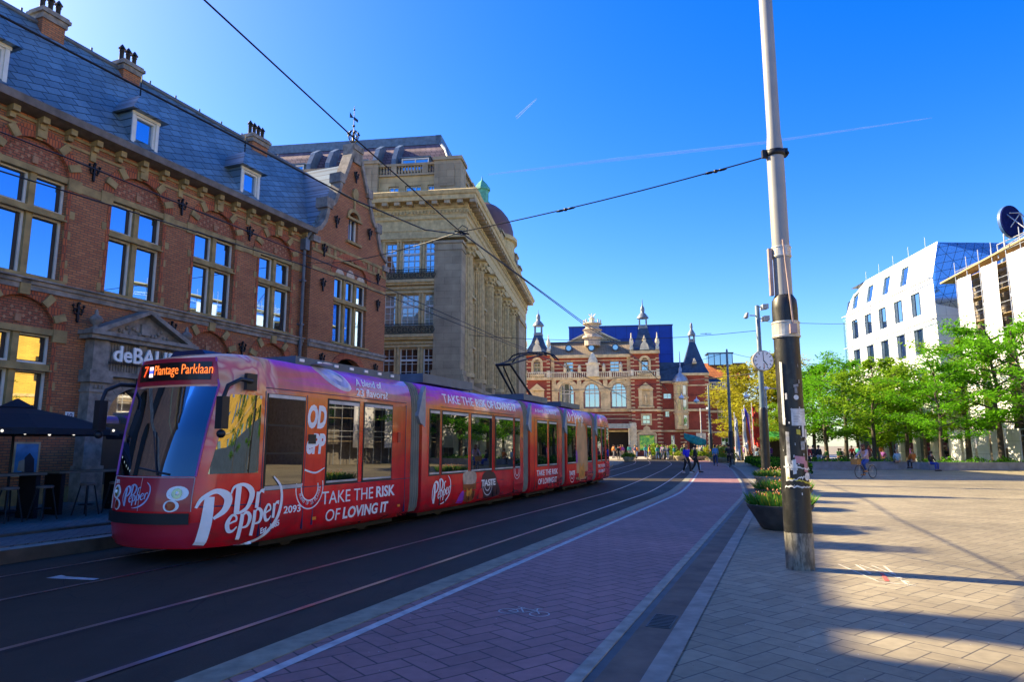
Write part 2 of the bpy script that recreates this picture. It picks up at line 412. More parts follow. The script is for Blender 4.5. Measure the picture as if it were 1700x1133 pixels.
# ---------------------------------------------------------------- brick building on the left (local x = s along the street, -y faces the street)
M_brick = brickmat('red_brown_brick', (.47, .175, .062), (.34, .11, .042), (.13, .085, .055), .24, .078, .014)
M_brickdark = brickmat('arch_brick', (.48, .125, .04), (.35, .08, .03), (.09, .05, .035), .09, .24, .012)
M_tymp = brickmat('tympanum_brick', (.40, .125, .058), (.30, .085, .04), (.10, .065, .04), .2, .078, .014)
M_stone = plain('sandstone', (.32, .225, .09), .85, var=.35, scale=2.5, bump=.3)
M_stoned = plain('weathered_stone', (.23, .20, .17), .85, var=.45, scale=3.5, bump=.4)
M_whitef = plain('white_frame_paint', (.66, .64, .58), .5, var=.1)
M_gutter = plain('lead_gutter', (.13, .11, .10), .6, var=.35)
M_iron = plain('wrought_iron', (.012, .013, .018), .5, .4)
M_revealrefl = plain('dark_reveal_reflection', (.03, .025, .02), .6)
M_win = glass('window_glass', .62, (.42, .66, 1.0), wob=.05)
M_winlow = glass('ground_floor_glass', .5, (1, .98, .92), wob=.03)
M_lead = plain('lead_sheet', (.10, .12, .15), .5, var=.3)
def slate_mat(name, c, line, rot, w=.62, h=.32, rough=.45):
    n = NT(name); v = n.coord(); x, y, z = n.sep(v)
    u = n.comb(x, n.math('MULTIPLY', z, 1.22), 0); u = n.mapping(u, rot=(0, 0, rot))
    b = n.n('ShaderNodeTexBrick'); n.set(b.inputs['Vector'], u)
    b.inputs['Color1'].default_value = (*c, 1); b.inputs['Color2'].default_value = (*(k*.66 for k in c), 1); b.inputs['Mortar'].default_value = (*line, 1)
    b.inputs['Scale'].default_value = 1; b.inputs['Mortar Size'].default_value = .022; b.inputs['Brick Width'].default_value = w; b.inputs['Row Height'].default_value = h
    f = n.noise(v, .7, 4); cc = n.mix(1.0, b.outputs[0], n.ramp(f, [(.3, (.75,)*3), (.7, (1.2,)*3)]), 'MULTIPLY')
    g = n.noise(v, 26, 2); cc = n.mix(1.0, cc, n.ramp(g, [(.3, (.8,)*3), (.7, (1.15,)*3)]), 'MULTIPLY')
    n.bump(b.outputs[1], -.5, .02)
    return n.fin(cc, rough)
M_slate = slate_mat('blue_grey_slate', (.155, .245, .31), (.018, .03, .04), R(-24))
BB = thing('brick_building', 'long red brick building with stone cross windows, dormers and a stepped gable, left', 'building', st(0, -20), RZ)
WC = [2.25, 5.63, 9.0, 12.4, 15.86, 19.25, 22.60]
def cross_window(c, z0, z1, zt, parent, gl, w=1.0, lights=2, name='window'):
    """stone cross window with white painted frames: stone is the part, frames and panes its pieces"""
    m = MB()
    for i in range(1, lights):
        x = c-w+2*w*i/lights; m.box(x-.09, x+.09, .05, .30, z0, z1)
    m.box(c-w, c+w, .02, .30, zt-.09, zt+.09); m.box(c-w-.04, c+w+.04, -.06, .05, zt-.12, zt-.07)
    m.box(c-w-.03, c+w+.03, -.02, .30, z1-.02, z1+.16); m.box(c-w-.10, c+w+.10, -.16, .04, z0-.10, z0)
    o = m.build(name, M_stone, parent)
    f = MB(); g = MB()
    for i in range(lights):
        xa = c-w+2*w*i/lights+(.09 if i else 0); xb = c-w+2*w*(i+1)/lights-(.09 if i < lights-1 else 0)
        for za, zb in ((z0, zt-.09), (zt+.09, z1)):
            f.panel(rect(xa, xb, za, zb), [rect(xa+.07, xb-.07, za+.07, zb-.07)], .17, .08)
            g.add([(xa+.06, .245, za+.06), (xb-.06, .245, za+.06), (xb-.06, .245, zb-.06), (xa+.06, .245, zb-.06)], [(0, 1, 2, 3)])
    d = MB()  # dark strips stand in for the reveal mirrored in the glass, widest at right
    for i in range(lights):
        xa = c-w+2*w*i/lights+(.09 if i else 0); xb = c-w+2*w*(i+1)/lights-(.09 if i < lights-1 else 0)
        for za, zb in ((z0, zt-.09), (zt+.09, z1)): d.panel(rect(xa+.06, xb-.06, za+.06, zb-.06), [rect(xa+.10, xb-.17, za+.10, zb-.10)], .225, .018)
    f.build('frame', M_whitef, o); g.build('pane', gl, o); d.build('reveal_reflection', M_revealrefl, o)
    return o
holes = []
for c in WC:
    holes.append(arch(c-1.0, c+1.0, 6.55, 9.72, .92))
    if abs(c-15.86) > .1: holes.append(arch(c-1.0, c+1.0, 2.15, 5.02, .92))
holes.append(rect(14.98, 17.34, -.01+.02, 3.7))
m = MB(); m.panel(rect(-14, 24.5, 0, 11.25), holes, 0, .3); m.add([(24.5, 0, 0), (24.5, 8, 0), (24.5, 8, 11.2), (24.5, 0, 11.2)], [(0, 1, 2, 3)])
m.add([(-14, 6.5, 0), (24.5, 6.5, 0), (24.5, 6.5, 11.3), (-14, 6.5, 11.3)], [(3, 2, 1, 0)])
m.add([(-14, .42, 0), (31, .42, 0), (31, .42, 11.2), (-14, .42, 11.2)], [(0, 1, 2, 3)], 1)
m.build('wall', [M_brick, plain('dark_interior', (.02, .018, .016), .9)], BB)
# arches, tympana, blocks
def diamonds(mb, c, zs, w, h, y):
    k = 0
    for zz in (.10, .22, .34, .46):
        hw = w*math.sqrt(max(0, 1-(zz/h)**2))-.16; n = int(hw/.17)
        for i in range(-n, n+1):
            if (i+k) % 2 == 0:
                x = c+i*.17; z = zs+.16+zz*.9; mb.add([(x-.055, y, z), (x, y, z-.055), (x+.055, y, z), (x, y, z+.055)], [(0, 1, 2, 3)])
        k += 1
def arch_trim(c, zs, low, dark):
    t = MB(); t.prism(arch(c-.999, c+.999, zs-.1, zs, .918), 'y', .10, .28)
    t.build('tympanum', M_tymp, BB)
    t = MB(); diamonds(t, c, zs, 1.0, .92, .097)
    t.cbox((c, .07, zs+.28), .16, .06, .22); t.build('diamond_inlay', plain_tan, BB)
    t = MB(); t.prism(arcring(c, zs, 1.0, .92, 1.36, 1.28), 'y', -.035, .12); t.build('brick_arch', M_brickdark, BB)
    t = MB()
    for a in (R(22), R(52), R(90), R(128), R(158)):
        if low and a in (R(22), R(158)): pass
        x, z = c+1.19*math.cos(a), zs+1.11*math.sin(a)
        if a == R(90): t.cbox((x, -.06, z+.08), .28, .16, .50)
        else: t.cbox((x, -.045, z), .22, .12, .36, rot=(0, math.pi/2-a, 0))
    for sx in (-1, 1):
        t.box(c+sx*1.19-.21, c+sx*1.19+.21, -.05, .02, zs-.30, zs+.08)
        for zq in ((7.0, 7.9, 8.55) if not low else (2.6, 3.3, 3.9)):
            wq = .20 if zq != 8.55 else .28
            t.box(c+sx*(1.0+wq/2)-wq/2, c+sx*(1.0+wq/2)+wq/2, -.02, .05, zq, zq+.24)
        if not low: t.box(c+sx*1.13-.13, c+sx*1.13+.13, -.02, .05, 6.55, 6.8)
    t.build('stone_trim', M_stone, BB)
    t = MB()      # moulded brick jambs
    for sx in (-1, 1): t.box(c+sx*1.06-.058, c+sx*1.06+.058, -.022, .1, (6.55 if not low else 2.15), zs)
    t.build('jamb', M_brickdark, BB)
plain_tan = plain('tan_brick', (.36, .19, .10), .85)
for c in WC:
    if c < 8: continue
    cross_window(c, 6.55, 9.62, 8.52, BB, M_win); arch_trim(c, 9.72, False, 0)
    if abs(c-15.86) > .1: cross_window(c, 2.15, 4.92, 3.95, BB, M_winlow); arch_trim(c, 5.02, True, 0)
# string courses
t = MB(); t.box(-14, 24.5, -.14, .02, 6.28, 6.40); t.box(-14, 24.5, -.08, .02, 6.12, 6.28); t.box(-14, 24.5, -.22, .02, 6.40, 6.45)
t.build('string_course', M_stoned, BB)
t = MB()
xs = [-14]+[v for c in WC for v in (c-1.4, c+1.4)]+[24.5]
for i in range(0, len(xs), 2): t.box(xs[i], xs[i+1], -.025, .02, 9.46, 9.72)
t.box(-14, 24.5, -.03, .02, 10.78, 10.86); t.box(-14, 24.5, -.045, .02, 11.06, 11.14); t.box(-14, 24.5, -.03, .02, .0, .5)
t.build('stone_band', M_stone, BB)
t = MB()
k = 0; x = 7.3
while x < 24.3:
    big = any(abs(x-c) < .3 for c in WC)
    t.box(x-.10, x+.10, -.32, .0, 11.06, 11.24); t.box(x-.08, x+.08, -.18, .0, 10.90, 11.06)
    if k % 2 == 0: t.box(x-.09, x+.09, -.07, .0, 10.6, 10.90)
    x += .845; k += 1
t.build('corbel', M_stone, BB)
t = MB(); t.prism([(-.52, 11.30), (-.10, 11.22), (.2, 11.22), (.2, 11.50), (-.05, 11.58), (-.56, 11.52)], 'x', -14, 24.62)
t.build('gutter', M_gutter, BB)
# roof: main ridge along the street, cross ridge behind the gable
t = MB(); t.prism([(-.08, 11.50), (3.0, 15.95), (6.6, 11.5)], 'x', 6.3, 27.6)
t.prism([(24.45, 11.35), (30.75, 11.35), (27.6, 15.93)], 'y', -.05, 3.2)
roof = t.build('roof', M_slate, BB)
t = MB(); t.tube([(6.3, 3.0, 15.99), (27.6, 3.0, 15.99)], .09, 6)
x = 7.0
while x < 27: t.tube([(x, 3, 16.0), (x, 3, 16.2)], .035, 5); x += 1.25
t.build('ridge_capping', M_lead, roof)
# the taller end block further down the street (its ridge throws the shade on the near pavement)
t = MB(); t.box(-14, 7.25, .6, 9, 11.2, 12.9); t.build('upper_wall', M_brick, BB)
t = MB(); t.prism([(.1, 12.7), (3.6, 17.35), (7.6, 17.3), (9.4, 12.7)], 'x', -14, 7.4); t.build('roof', M_slate, BB)
def chimney(x, y, zb, zt, w, pots):
    t = MB(); t.box(x-w/2, x+w/2, y-.30, y+.30, zb, zt-.22); o = t.build('chimney', M_brick, roof)
    t = MB(); t.box(x-w/2-.05, x+w/2+.05, y-.36, y+.36, zt-.40, zt-.2); t.box(x-w/2-.12, x+w/2+.12, y-.43, y+.43, zt-.2, zt-.08); t.box(x-w/2-.07, x+w/2+.07, y-.38, y+.38, zt-.08, zt)
    t.build('chimney_cap', M_stoned, roof)
    for i in range(pots):
        px = x+(i-(pots-1)/2)*.27
        t = MB(); t.lathe([(.085, 0), (.08, .40), (.10, .42), (.10, .46)], 8); t.lathe([(.055, .46), (.055, .54)], 6); t.lathe([(.14, .54), (.02, .72)], 8)
        t.build('chimney_pot', M_iron, roof, (px, y, zt))
for a in ((8.75, 3, 15.2, 17.6, 1.05, 3), (14.15, 3, 15.2, 16.5, .78, 3), (17.2, 3, 15.2, 16.3, .72, 3), (24.15, 3, 15.2, 16.35, 1.0, 4)): chimney(*a)
# unseen block added behind the main roof to throw shade on the road
t = MB(); t.box(30.4, 34.6, 6.6, 14, 0, 17.2); t.build('shadow_block', M_brick, BB)
def dormer(c):
    t = MB(); y0 = .32
    t.panel(rect(c-.50, c+.50, 11.72, 13.12), [rect(c-.33, c+.33, 11.86, 12.94)], y0, .12)
    t.box(c-.56, c+.56, y0-.06, y0+.05, 11.66, 11.74); t.box(c-.56, c+.56, y0-.07, y0+.0, 13.02, 13.16)
    for sx in (-1, 1): t.box(c+sx*.47-.06, c+sx*.47+.06, y0-.05, y0-.002, 11.74, 13.02)
    o = t.build('dormer', M_whitef, roof)
    t = MB(); t.add([(c-.34, y0+.1, 11.84), (c+.34, y0+.1, 11.84), (c+.34, y0+.1, 12.96), (c-.34, y0+.1, 12.96)], [(0, 1, 2, 3)]); t.build('dormer_pane', M_win, roof)
    t = MB()
    for sx in (-1, 1): t.prism([(y0, 11.7), (y0, 13.1), (1.25, 13.1)], 'x', c+sx*.50-.03, c+sx*.50+.03)
    za, zr = 13.12, 14.02
    v = [(c-.74, y0-.30, za), (c+.74, y0-.30, za), (c, y0+.38, zr), (c, 2.0, zr), (c-.74, 1.3, za), (c+.74, 1.3, za)]
    t.add(v, [(0, 1, 2), (1, 5, 3, 2), (0, 2, 3, 4), (0, 4, 5, 1)])
    t.build('dormer_roof', M_slate, roof)
    t = MB(); t.tube([(c, y0+.38, zr-.05), (c, y0+.38, zr+.75)], [.03, .012], 5); t.ball((c, y0+.38, zr+.28), .05, 0, 6); t.build('finial', M_iron, roof)
for c in (10.98, 16.08, 21.15): dormer(c)
# wrought iron wall anchors
def anchor_mesh():
    t = MB(); t.box(-.035, .035, -.09, -.02, -.34, .28)
    for z, w in ((.16, .22), (-.02, .17)):
        t.tube([(-w, -.07, z+.02), (-w*.8, -.07, z-.08), (0, -.07, z-.02), (w*.8, -.07, z-.08), (w, -.07, z+.02), (w*.85, -.07, z+.10)], .03, 5)
        t.ball((-w, -.07, z+.05), .05, 0, 6); t.ball((w, -.07, z+.05), .05, 0, 6)
    t.ball((0, -.07, .30), .06, 0, 6); t.ball((0, -.07, -.36), .045, 0, 6); return t
a0 = anchor_mesh().build('wall_anchor', M_iron, BB, (10.7, 0, 10.28)); a0.scale = (.78, 1, .85)
for x, z in ((14.13, 10.28), (17.55, 10.28), (20.93, 10.28), (14.05, 5.75), (17.5, 5.75), (25.35, 9.1), (25.35, 10.75), (29.9, 10.4), (26.2, 12.4), (29.0, 12.6), (27.65, 15.2), (29.95, 9.0), (25.5, 5.6), (29.9, 5.6), (20.9, 5.5)):
    c = a0.copy(); col.objects.link(c); c.parent = BB; c.location = (x, -.32 if x > 24.5 else 0, z)
# downpipe in the corner
t = MB(); t.tube([(24.28, -.42, 11.3), (24.22, -.16, 10.9), (24.22, -.16, .3)], .075, 8); t.box(24.08, 24.36, -.32, -.02, 10.45, 10.95)
for z in (2, 4.6, 7, 9): t.box(24.12, 24.32, -.25, 0, z, z+.07)
t.build('downpipe', M_lead, BB)
# gable front, 0.3 m proud of the wall
GC = 27.65
prof = [(3.12, 0), (3.12, 11.05), (3.0, 11.5), (2.62, 11.72), (2.30, 12.15), (2.12, 12.75), (2.12, 13.15), (1.80, 13.15), (1.62, 13.35), (1.35, 13.95), (1.22, 14.35), (1.22, 14.75), (.98, 14.75), (.62, 15.6), (.40, 16.15), (.34, 16.2), (.34, 16.75)]
outl = [(GC+a, z) for a, z in prof] + [(GC-a, z) for a, z in reversed(prof)]
outl = outl[::1]
gh = [arch(GC-1.35, GC+1.35, 6.55, 9.86, .9), arch(GC-.40, GC+.40, 11.75, 13.0, .30), arch(GC-1.2, GC+1.2, 2.15, 5.02, .85)]
t = MB(); t.panel(outl, gh, -.3, .3)
n = len(outl); t.add([(p[0], -.3, p[1]) for p in outl]+[(p[0], .1, p[1]) for p in outl], [(i, n+i, n+(i+1) % n, (i+1) % n) for i in range(n)])
t.add([(p[0], .1, p[1]) for p in outl if p[1] > 11], [tuple(range(len([p for p in outl if p[1] > 11])))])
t.add([(30.77, .1, 0), (30.77, 6.5, 0), (30.77, 6.5, 11.3), (30.77, .1, 11.3)], [(0, 1, 2, 3)])
gab = t.build('gable', M_brick, BB)
t = MB()
for sx in (-1, 1):
    for i in range(2, len(prof)-1):
        a, b = prof[i], prof[i+1]
        pa, pb = Vector((GC+sx*a[0], a[1])), Vector((GC+sx*b[0], b[1])); d = (pb-pa)
        if d.length < .05: continue
        d.normalize(); nn = Vector((d.y, -d.x))*(sx)*.12
        q = [pa-nn*.7-d*.03, pb-nn*.7+d*.03, pb+nn+d*.03, pa+nn-d*.03]
        t.prism([(p.x, p.y) for p in q], 'y', -.42+.002*(i % 3), .16+.002*(i % 3))
    t.box(GC+sx*2.12-.24, GC+sx*2.12+.24, -.46, .2, 12.85, 13.35); t.box(GC+sx*1.22-.2, GC+sx*1.22+.2, -.46, .2, 14.45, 14.93)
    t.box(GC+sx*2.95-.25, GC+sx*2.95+.25, -.45, .2, 10.95, 11.25)
t.box(GC-.42, GC+.42, -.48, .22, 16.55, 16.85); t.box(GC-.30, GC+.30, -.42, .15, 15.9, 16.55)
t.build('gable_coping', M_stoned, gab)
t = MB()
t.box(GC-3.1, GC+3.1, -.34, -.298, 10.55, 10.68); t.box(GC-3.1, GC+3.1, -.34, -.298, 11.02, 11.16)
for i in range(13): t.box(GC-2.9+i*.47, GC-2.72+i*.47, -.33, -.298, 10.7, 11.0)
for sx in (-1, 1): t.box(GC+sx*2.35-.7, GC+sx*2.35+.7, -.33, -.298, 9.66, 9.84); t.box(GC+sx*1.55-.15, GC+sx*1.55+.15, -.33, -.25, 9.7, 10.0)
t.box(GC-1.3, GC+1.3, -.33, -.298, 13.9, 14.02)
t.prism(arcring(GC, 13.0, .4, .3, .58, .48), 'y', -.36, -.2); t.box(GC-.62, GC+.62, -.42, -.25, 12.86, 12.98); t.box(GC-.6, GC+.6, -.44, -.25, 11.62, 11.75)
t.prism([(GC+.24*math.cos(a*.5236), 14.25+.32*math.sin(a*.5236)) for a in range(12)], 'y', -.40, -.28); t.box(GC-.06, GC+.06, -.36, -.28, 13.5, 13.95)
t.build('gable_stone', M_stone, gab)
t = MB(); t.prism(arcring(GC, 9.86, 1.35, .9, 1.68, 1.24), 'y', -.335, -.2); t.prism(arcring(GC, 5.02, 1.2, .85, 1.5, 1.18), 'y', -.335, -.2); t.build('brick_arch', M_brickdark, gab)
t = MB(); t.prism(arch(GC-1.349, GC+1.349, 9.76, 9.86, .898), 'y', -.22, .1); t.build('tympanum', M_tymp, gab)
t = MB()
for i in (-1, 0, 1): t.prism([(GC+i*.88+.34*math.cos(math.pi*k/8), 9.9+(.42 if i == 0 else .28)*math.sin(math.pi*k/8)) for k in range(9)], 'y', -.25, -.2)
t.build('tympanum_relief', plain('pale_relief', (.5, .42, .32), .8, var=.3, scale=8), gab)
gw = cross_window(GC, 6.55, 9.76, 8.62, gab, M_win, w=1.35, lights=3); gw.location.y = -.3
t = MB(); t.panel(rect(GC-.4, GC+.4, 11.75, 13.05), [rect(GC-.30, GC+.30, 11.85, 12.95)], -.16, .08); t.box(GC-.02, GC+.02, -.15, -.10, 11.8, 13.0)
fw = t.build('window', M_whitef, gab)
t = MB(); t.add([(GC-.38, -.1, 11.78), (GC+.38, -.1, 11.78), (GC+.38, -.1, 13.28), (GC-.38, -.1, 13.28)], [(0, 1, 2, 3)]); t.build('pane', glass('dark_glass', .25, (.8, .9, 1)), fw)
t = MB(); t.box(GC-3.12, GC+3.12, -.44, -.29, 6.28, 6.42); t.box(GC-3.12, GC+3.12, -.38, -.29, 6.1, 6.28); t.build('string_course', M_stoned, gab)
# weather vane on the gable
t = MB(); t.tube([(GC, -.1, 16.8), (GC, -.1, 19.1)], [.035, .012], 6)
for k in range(8):
    a = k*math.pi/4; t.tube([(GC, -.1, 17.0), (GC+.22*math.cos(a), -.1+.22*math.sin(a), 17.25), (GC+.28*math.cos(a), -.1+.28*math.sin(a), 17.55), (GC+.1*math.cos(a), -.1+.1*math.sin(a), 17.75)], .025, 4)
    t.ball((GC+.28*math.cos(a), -.1+.28*math.sin(a), 17.55), .06, 0, 5)
t.box(GC-.03, GC+.34, -.11, -.09, 18.35, 18.5); t.prism([(GC-.36, 18.3), (GC-.05, 18.42), (GC-.36, 18.58)], 'y', -.11, -.09); t.ball((GC, -.1, 18.0), .07, 0, 6); t.ball((GC, -.1, 18.9), .05, 0, 6)
t.build('weather_vane', M_iron, gab)
# portico with pediment and the sign
PC = 16.16
po = MB()
for sx in (-1, 1):
    x = PC+sx*1.48
    po.box(x-.29, x+.29, -.42, .0, 1.1, 3.62); po.box(x-.36, x+.36, -.48, 0, 0, 1.1); po.box(x-.33, x+.33, -.46, 0, 3.32, 3.40); po.box(x-.38, x+.38, -.52, 0, 3.62, 3.84)
    po.box(x-.22, x+.22, -.46, 0, 2.30, 2.36)
    po.box(x-.26, x+.26, -.40, 0, 4.0, 4.95)
    for k in (-1, 0, 1): po.box(x+k*.13-.04, x+k*.13+.04, -.47, -.40, 3.44, 3.54)
port = po.build('portico', M_stoned, BB)
po = MB()
po.prism([(PC-1.2, 3.84), (PC-1.2, 2.35), (PC-1.02, 2.35)]+[(PC-1.02*math.cos(math.pi*i/14), 2.55+1.0*math.sin(math.pi*i/14)) for i in range(15)]+[(PC+1.02, 2.35), (PC+1.2, 2.35), (PC+1.2, 3.84)], 'y', -.30, .05)
for i in range(1, 12):
    a = math.pi*i/12; po.cbox((PC+1.25*math.cos(a), -.305, 2.55+1.22*math.sin(a)), .02, .02, .4, rot=(0, math.pi/2-a, 0)) if 2.55+1.4*math.sin(a) < 3.8 else None
po.box(PC-.16, PC+.16, -.42, 0, 3.40, 3.84)
po.build('arch_surround', M_stoned, port)
po = MB(); po.box(PC-1.86, PC+1.86, -.50, .0, 3.84, 4.0); po.box(PC-1.2, PC+1.2, -.26, .0, 4.0, 4.95)
for k in range(24): po.box(PC-1.15+k*.098, PC-1.09+k*.098, -.29, -.26, 4.04, 4.9)
po.box(PC-.14, PC+.14, -.38, 0, 4.0, 4.95); po.box(PC-1.95, PC+1.95, -.56, .0, 4.95, 5.08); po.box(PC-2.02, PC+2.02, -.66, .0, 5.08, 5.20)
po.build('entablature', M_stoned, port)
po = MB(); po.prism([(PC-1.65, 5.2), (PC+1.65, 5.2), (PC, 6.0)], 'y', -.36, 0)
for sx in (-1, 1): po.prism([(PC+sx*1.95, 5.19), (PC, 6.14), (PC, 6.0), (PC+sx*1.62, 5.19)][::sx], 'y', -.64, .0)
for k in range(16):
    x = PC-.9+k*.12; h = .62*(1-abs(x-PC)/1.65); po.ball((x, -.37, 5.28+rnd.random()*max(.05, h-.1)), .07, 0, 6)
po.cbox((PC, -.40, 5.48), .34, .12, .36)
po.build('pediment', M_stoned, port)
for sx in (-1, 1):
    po = MB(); po.lathe([(.16, 0), (.17, .06), (.07, .12), (.08, .18), (.19, .30), (.2, .36), (.15, .44), (.05, .52), (.06, .58), (.015, .68)], 10)
    po.build('urn', M_stoned, port, (PC+sx*1.72, -.36, 5.2))
def text_mesh(body, name, mat, parent, width=None, height=1.0, depth=.02, bold=0.0, shear=0.0, M=None, align='LEFT', lines=1.0, res=3):
    """writing as real letters; local x to the right, y up, extruded towards -z then placed by M"""
    cu = bpy.data.curves.new(name, 'FONT'); cu.body = body; cu.size = 1.0; cu.extrude = .001; cu.offset = bold; cu.shear = shear
    cu.align_x = align; cu.space_line = lines; cu.resolution_u = res
    o = bpy.data.objects.new(name, cu); col.objects.link(o); bpy.context.view_layer.update()
    dg = bpy.context.evaluated_depsgraph_get(); me = bpy.data.meshes.new_from_object(o.evaluated_get(dg)); bpy.data.objects.remove(o)
    xs = [v.co.x for v in me.vertices]; ys = [v.co.y for v in me.vertices]
    w = max(xs)-min(xs); h = max(ys)-min(ys)
    fy = height/h; fx = (width/w) if width else fy; x0, y0 = min(xs), min(ys)
    for v in me.vertices: v.co = ((v.co.x-x0)*fx, (v.co.y-y0)*fy, (depth if v.co.z > 0 else 0.0))
    if M: me.transform(M) if isinstance(M, Matrix) else [setattr(v, 'co', M(*v.co)) for v in me.vertices]
    me.materials.clear(); me.materials.append(mat); me.update()
    n = bpy.data.objects.new(name, me); link(n, parent); return n
def wallM(x, y, z): return lambda a, b, c: Vector((x+a, y-c, z+b))       # text on a wall facing -y
M_signw = plain('sign_white', (.85, .86, .84), .5, var=.05)
text_mesh('deBALIE', 'sign_letters', M_signw, port, width=2.35, height=.52, depth=.06, bold=.02, M=wallM(PC-1.12, -.44, 4.32))
t = MB(); t.box(PC-1.2, PC+1.2, -.42, -.38, 4.26, 4.30); t.build('sign_rail', M_iron, port)
# door leaf and dark fanlight inside the portal
t = MB(); t.box(PC-1.05, PC+1.05, .22, .26, 0, 2.4); t.build('door', plain('dark_door', (.015, .018, .016), .5), port)
t = MB(); t.add([(PC-1.05, .24, 2.4), (PC+1.05, .24, 2.4), (PC+1.05, .24, 3.6), (PC-1.05, .24, 3.6)], [(0, 1, 2, 3)]); t.build('fanlight', glass('fanlight_glass', .6), port)
t = thing('house_number_plate', 'small white enamel plate numbered 10 on the brick beside the portico', 'sign', st(14.13, -20+.004, 2.60), RZ)
m = MB(); m.box(-.13, .13, -.03, 0, -.10, .10); m.build('plate', M_signw, t)
text_mesh('10', 'digits', plain('sign_blue', (.02, .04, .15), .5), t, width=.16, height=.13, depth=.004, bold=.03, M=wallM(-.08, -.031, -.065))
t = thing('wall_sign', 'white projecting sign on an iron bracket under the second arch from the corner pipe', 'sign', st(20.1, -19.2, 4.75), RZ)
m = MB(); m.box(-.02, .62, -.02, .02, -.55, .1); m.build('panel', M_signw, t)
m = MB(); m.tube([(.0, .8, .2), (0, 0, .2), (.1, -.02, .12)], .03, 6); m.tube([(.0, .75, .5), (.1, .3, .35), (.3, 0, .2)], .03, 6); m.tube([(0, 0, .2), (.6, 0, .2), (.7, 0, .3)], .025, 6); m.build('bracket', M_iron, t)
text_mesh('TD', 'lettering', plain('sign_blue_ink', (.03, .06, .3), .5), t, width=.36, height=.15, depth=.004, bold=.02, M=lambda a, b, c: Vector((.20-b, -.021-c, -.45+a)))
# row behind the camera to the left is the same street; the unseen block behind the building is added for its shadow
# ---------------------------------------------------------------- grand stone corner building (local x right along the short end, y along the colonnade; corner at the origin)
M_lime = brickmat('limestone_blocks', (.50, .385, .20), (.42, .315, .16), (.27, .20, .10), 1.3, .55, .012, stain=.4)
M_limep = plain('limestone', (.50, .385, .195), .85, var=.28, scale=3.5, bump=.2)
M_limed = brickmat('grey_limestone_blocks', (.36, .29, .185), (.30, .24, .155), (.18, .14, .09), 1.1, .5, .010, stain=.35)
M_rtile = brickmat('purple_roof_tile', (.20, .13, .145), (.14, .085, .105), (.05, .035, .05), .42, .30, .03, stain=.3)
M_rlead = plain('blue_roof_lead', (.10, .15, .21), .45, var=.3)
M_gwin = glass('office_glass', .62, (.75, .9, 1.0), wob=.03)
M_gdark = glass('dim_glass', .22, (.8, .9, 1.0), dark=(.03, .015, .012))
M_wfr = plain('white_sash', (.68, .68, .66), .5, var=.08)
M_copper = plain('green_copper', (.10, .36, .24), .6, var=.3)
M_blind = glass("blind_glass", .25, (.9, .95, 1), dark=(.36, .35, .30))
SB = thing('stone_building', 'monumental sandstone corner building with giant fluted columns, balustrade and dome, beyond the brick gable', 'building', (-3.25, 47, 0), R(-8))
def mullion_window(x0, x1, z0, z1, y, nx, nz, parent, gl, zt=None, fr=None, t=.05):
    f = MB(); f.panel(rect(x0, x1, z0, z1), [rect(x0+t, x1-t, z0+t, z1-t)], y, .1)
    for i in range(1, nx): x = x0+(x1-x0)*i/nx; f.box(x-t*.3, x+t*.3, y, y+.06, z0+t, z1-t)
    for i in range(1, nz): z = z0+(z1-z0)*i/nz; f.box(x0+t, x1-t, y+.005, y+.055, z-t*.3, z+t*.3)
    if zt: f.box(x0+t, x1-t, y-.02, y+.08, zt-.07, zt+.07)
    o = f.build('window', fr or M_wfr, parent)
    p = MB(); p.add([(x0, y+.09, z0), (x1, y+.09, z0), (x1, y+.09, z1), (x0, y+.09, z1)], [(0, 1, 2, 3)]); p.build('pane', gl, o)
    return o
LY = 36.0
bays = [(-6.02, -5.15), (-4.75, -3.45), (-3.05, -2.36)]
rows = [(14.0, 16.25), (10.15, 12.4), (6.3, 8.5), (2.2, 4.8)]
hl = [rect(a, b, z0, z1) for a, b in bays for z0, z1 in rows] + [rect(a-1.0-8*k, b-1.0-8*k, z0, z1) for k in range(2) for a, b in ((-9.5, -8.6), (-8.2, -6.9)) for z0, z1 in rows]
t = MB(); t.panel(rect(-26, -2.3, 0, 16.6), hl, .12, .35)
t.box(-26, -.62, .55, 1.0, 0, 16.6, 1)
# long side: recessed wall behind the columns with tall windows
hy = []
cols = [1.9+4.75*k for k in range(6)]
for k in range(6):
    y = cols[k]+2.37
    hy += [rect(y-.8, y+.8, z0, z1) for z0, z1 in ((13.2, 15.2), (9.3, 11.8), (6.0, 7.6))] if k < 5 else []
tmp = MB(); tmp.panel(rect(.6, LY, 0, 16.6), hy, 0, .4)
t.add([(-.62-v[1], v[0], v[2]) for v in tmp.v], tmp.f)
t.add([(-1.05, .6, 0), (-1.05, LY, 0), (-1.05, LY, 16.6), (-1.05, .6, 16.6)], [(0, 1, 2, 3)], 1)
t.add([(-26, LY, 0), (0, LY, 0), (0, LY, 16.6), (-26, LY, 16.6)], [(3, 2, 1, 0)])
t.build('wall', [M_lime, plain('dim_room', (.03, .025, .02), .9)], SB)
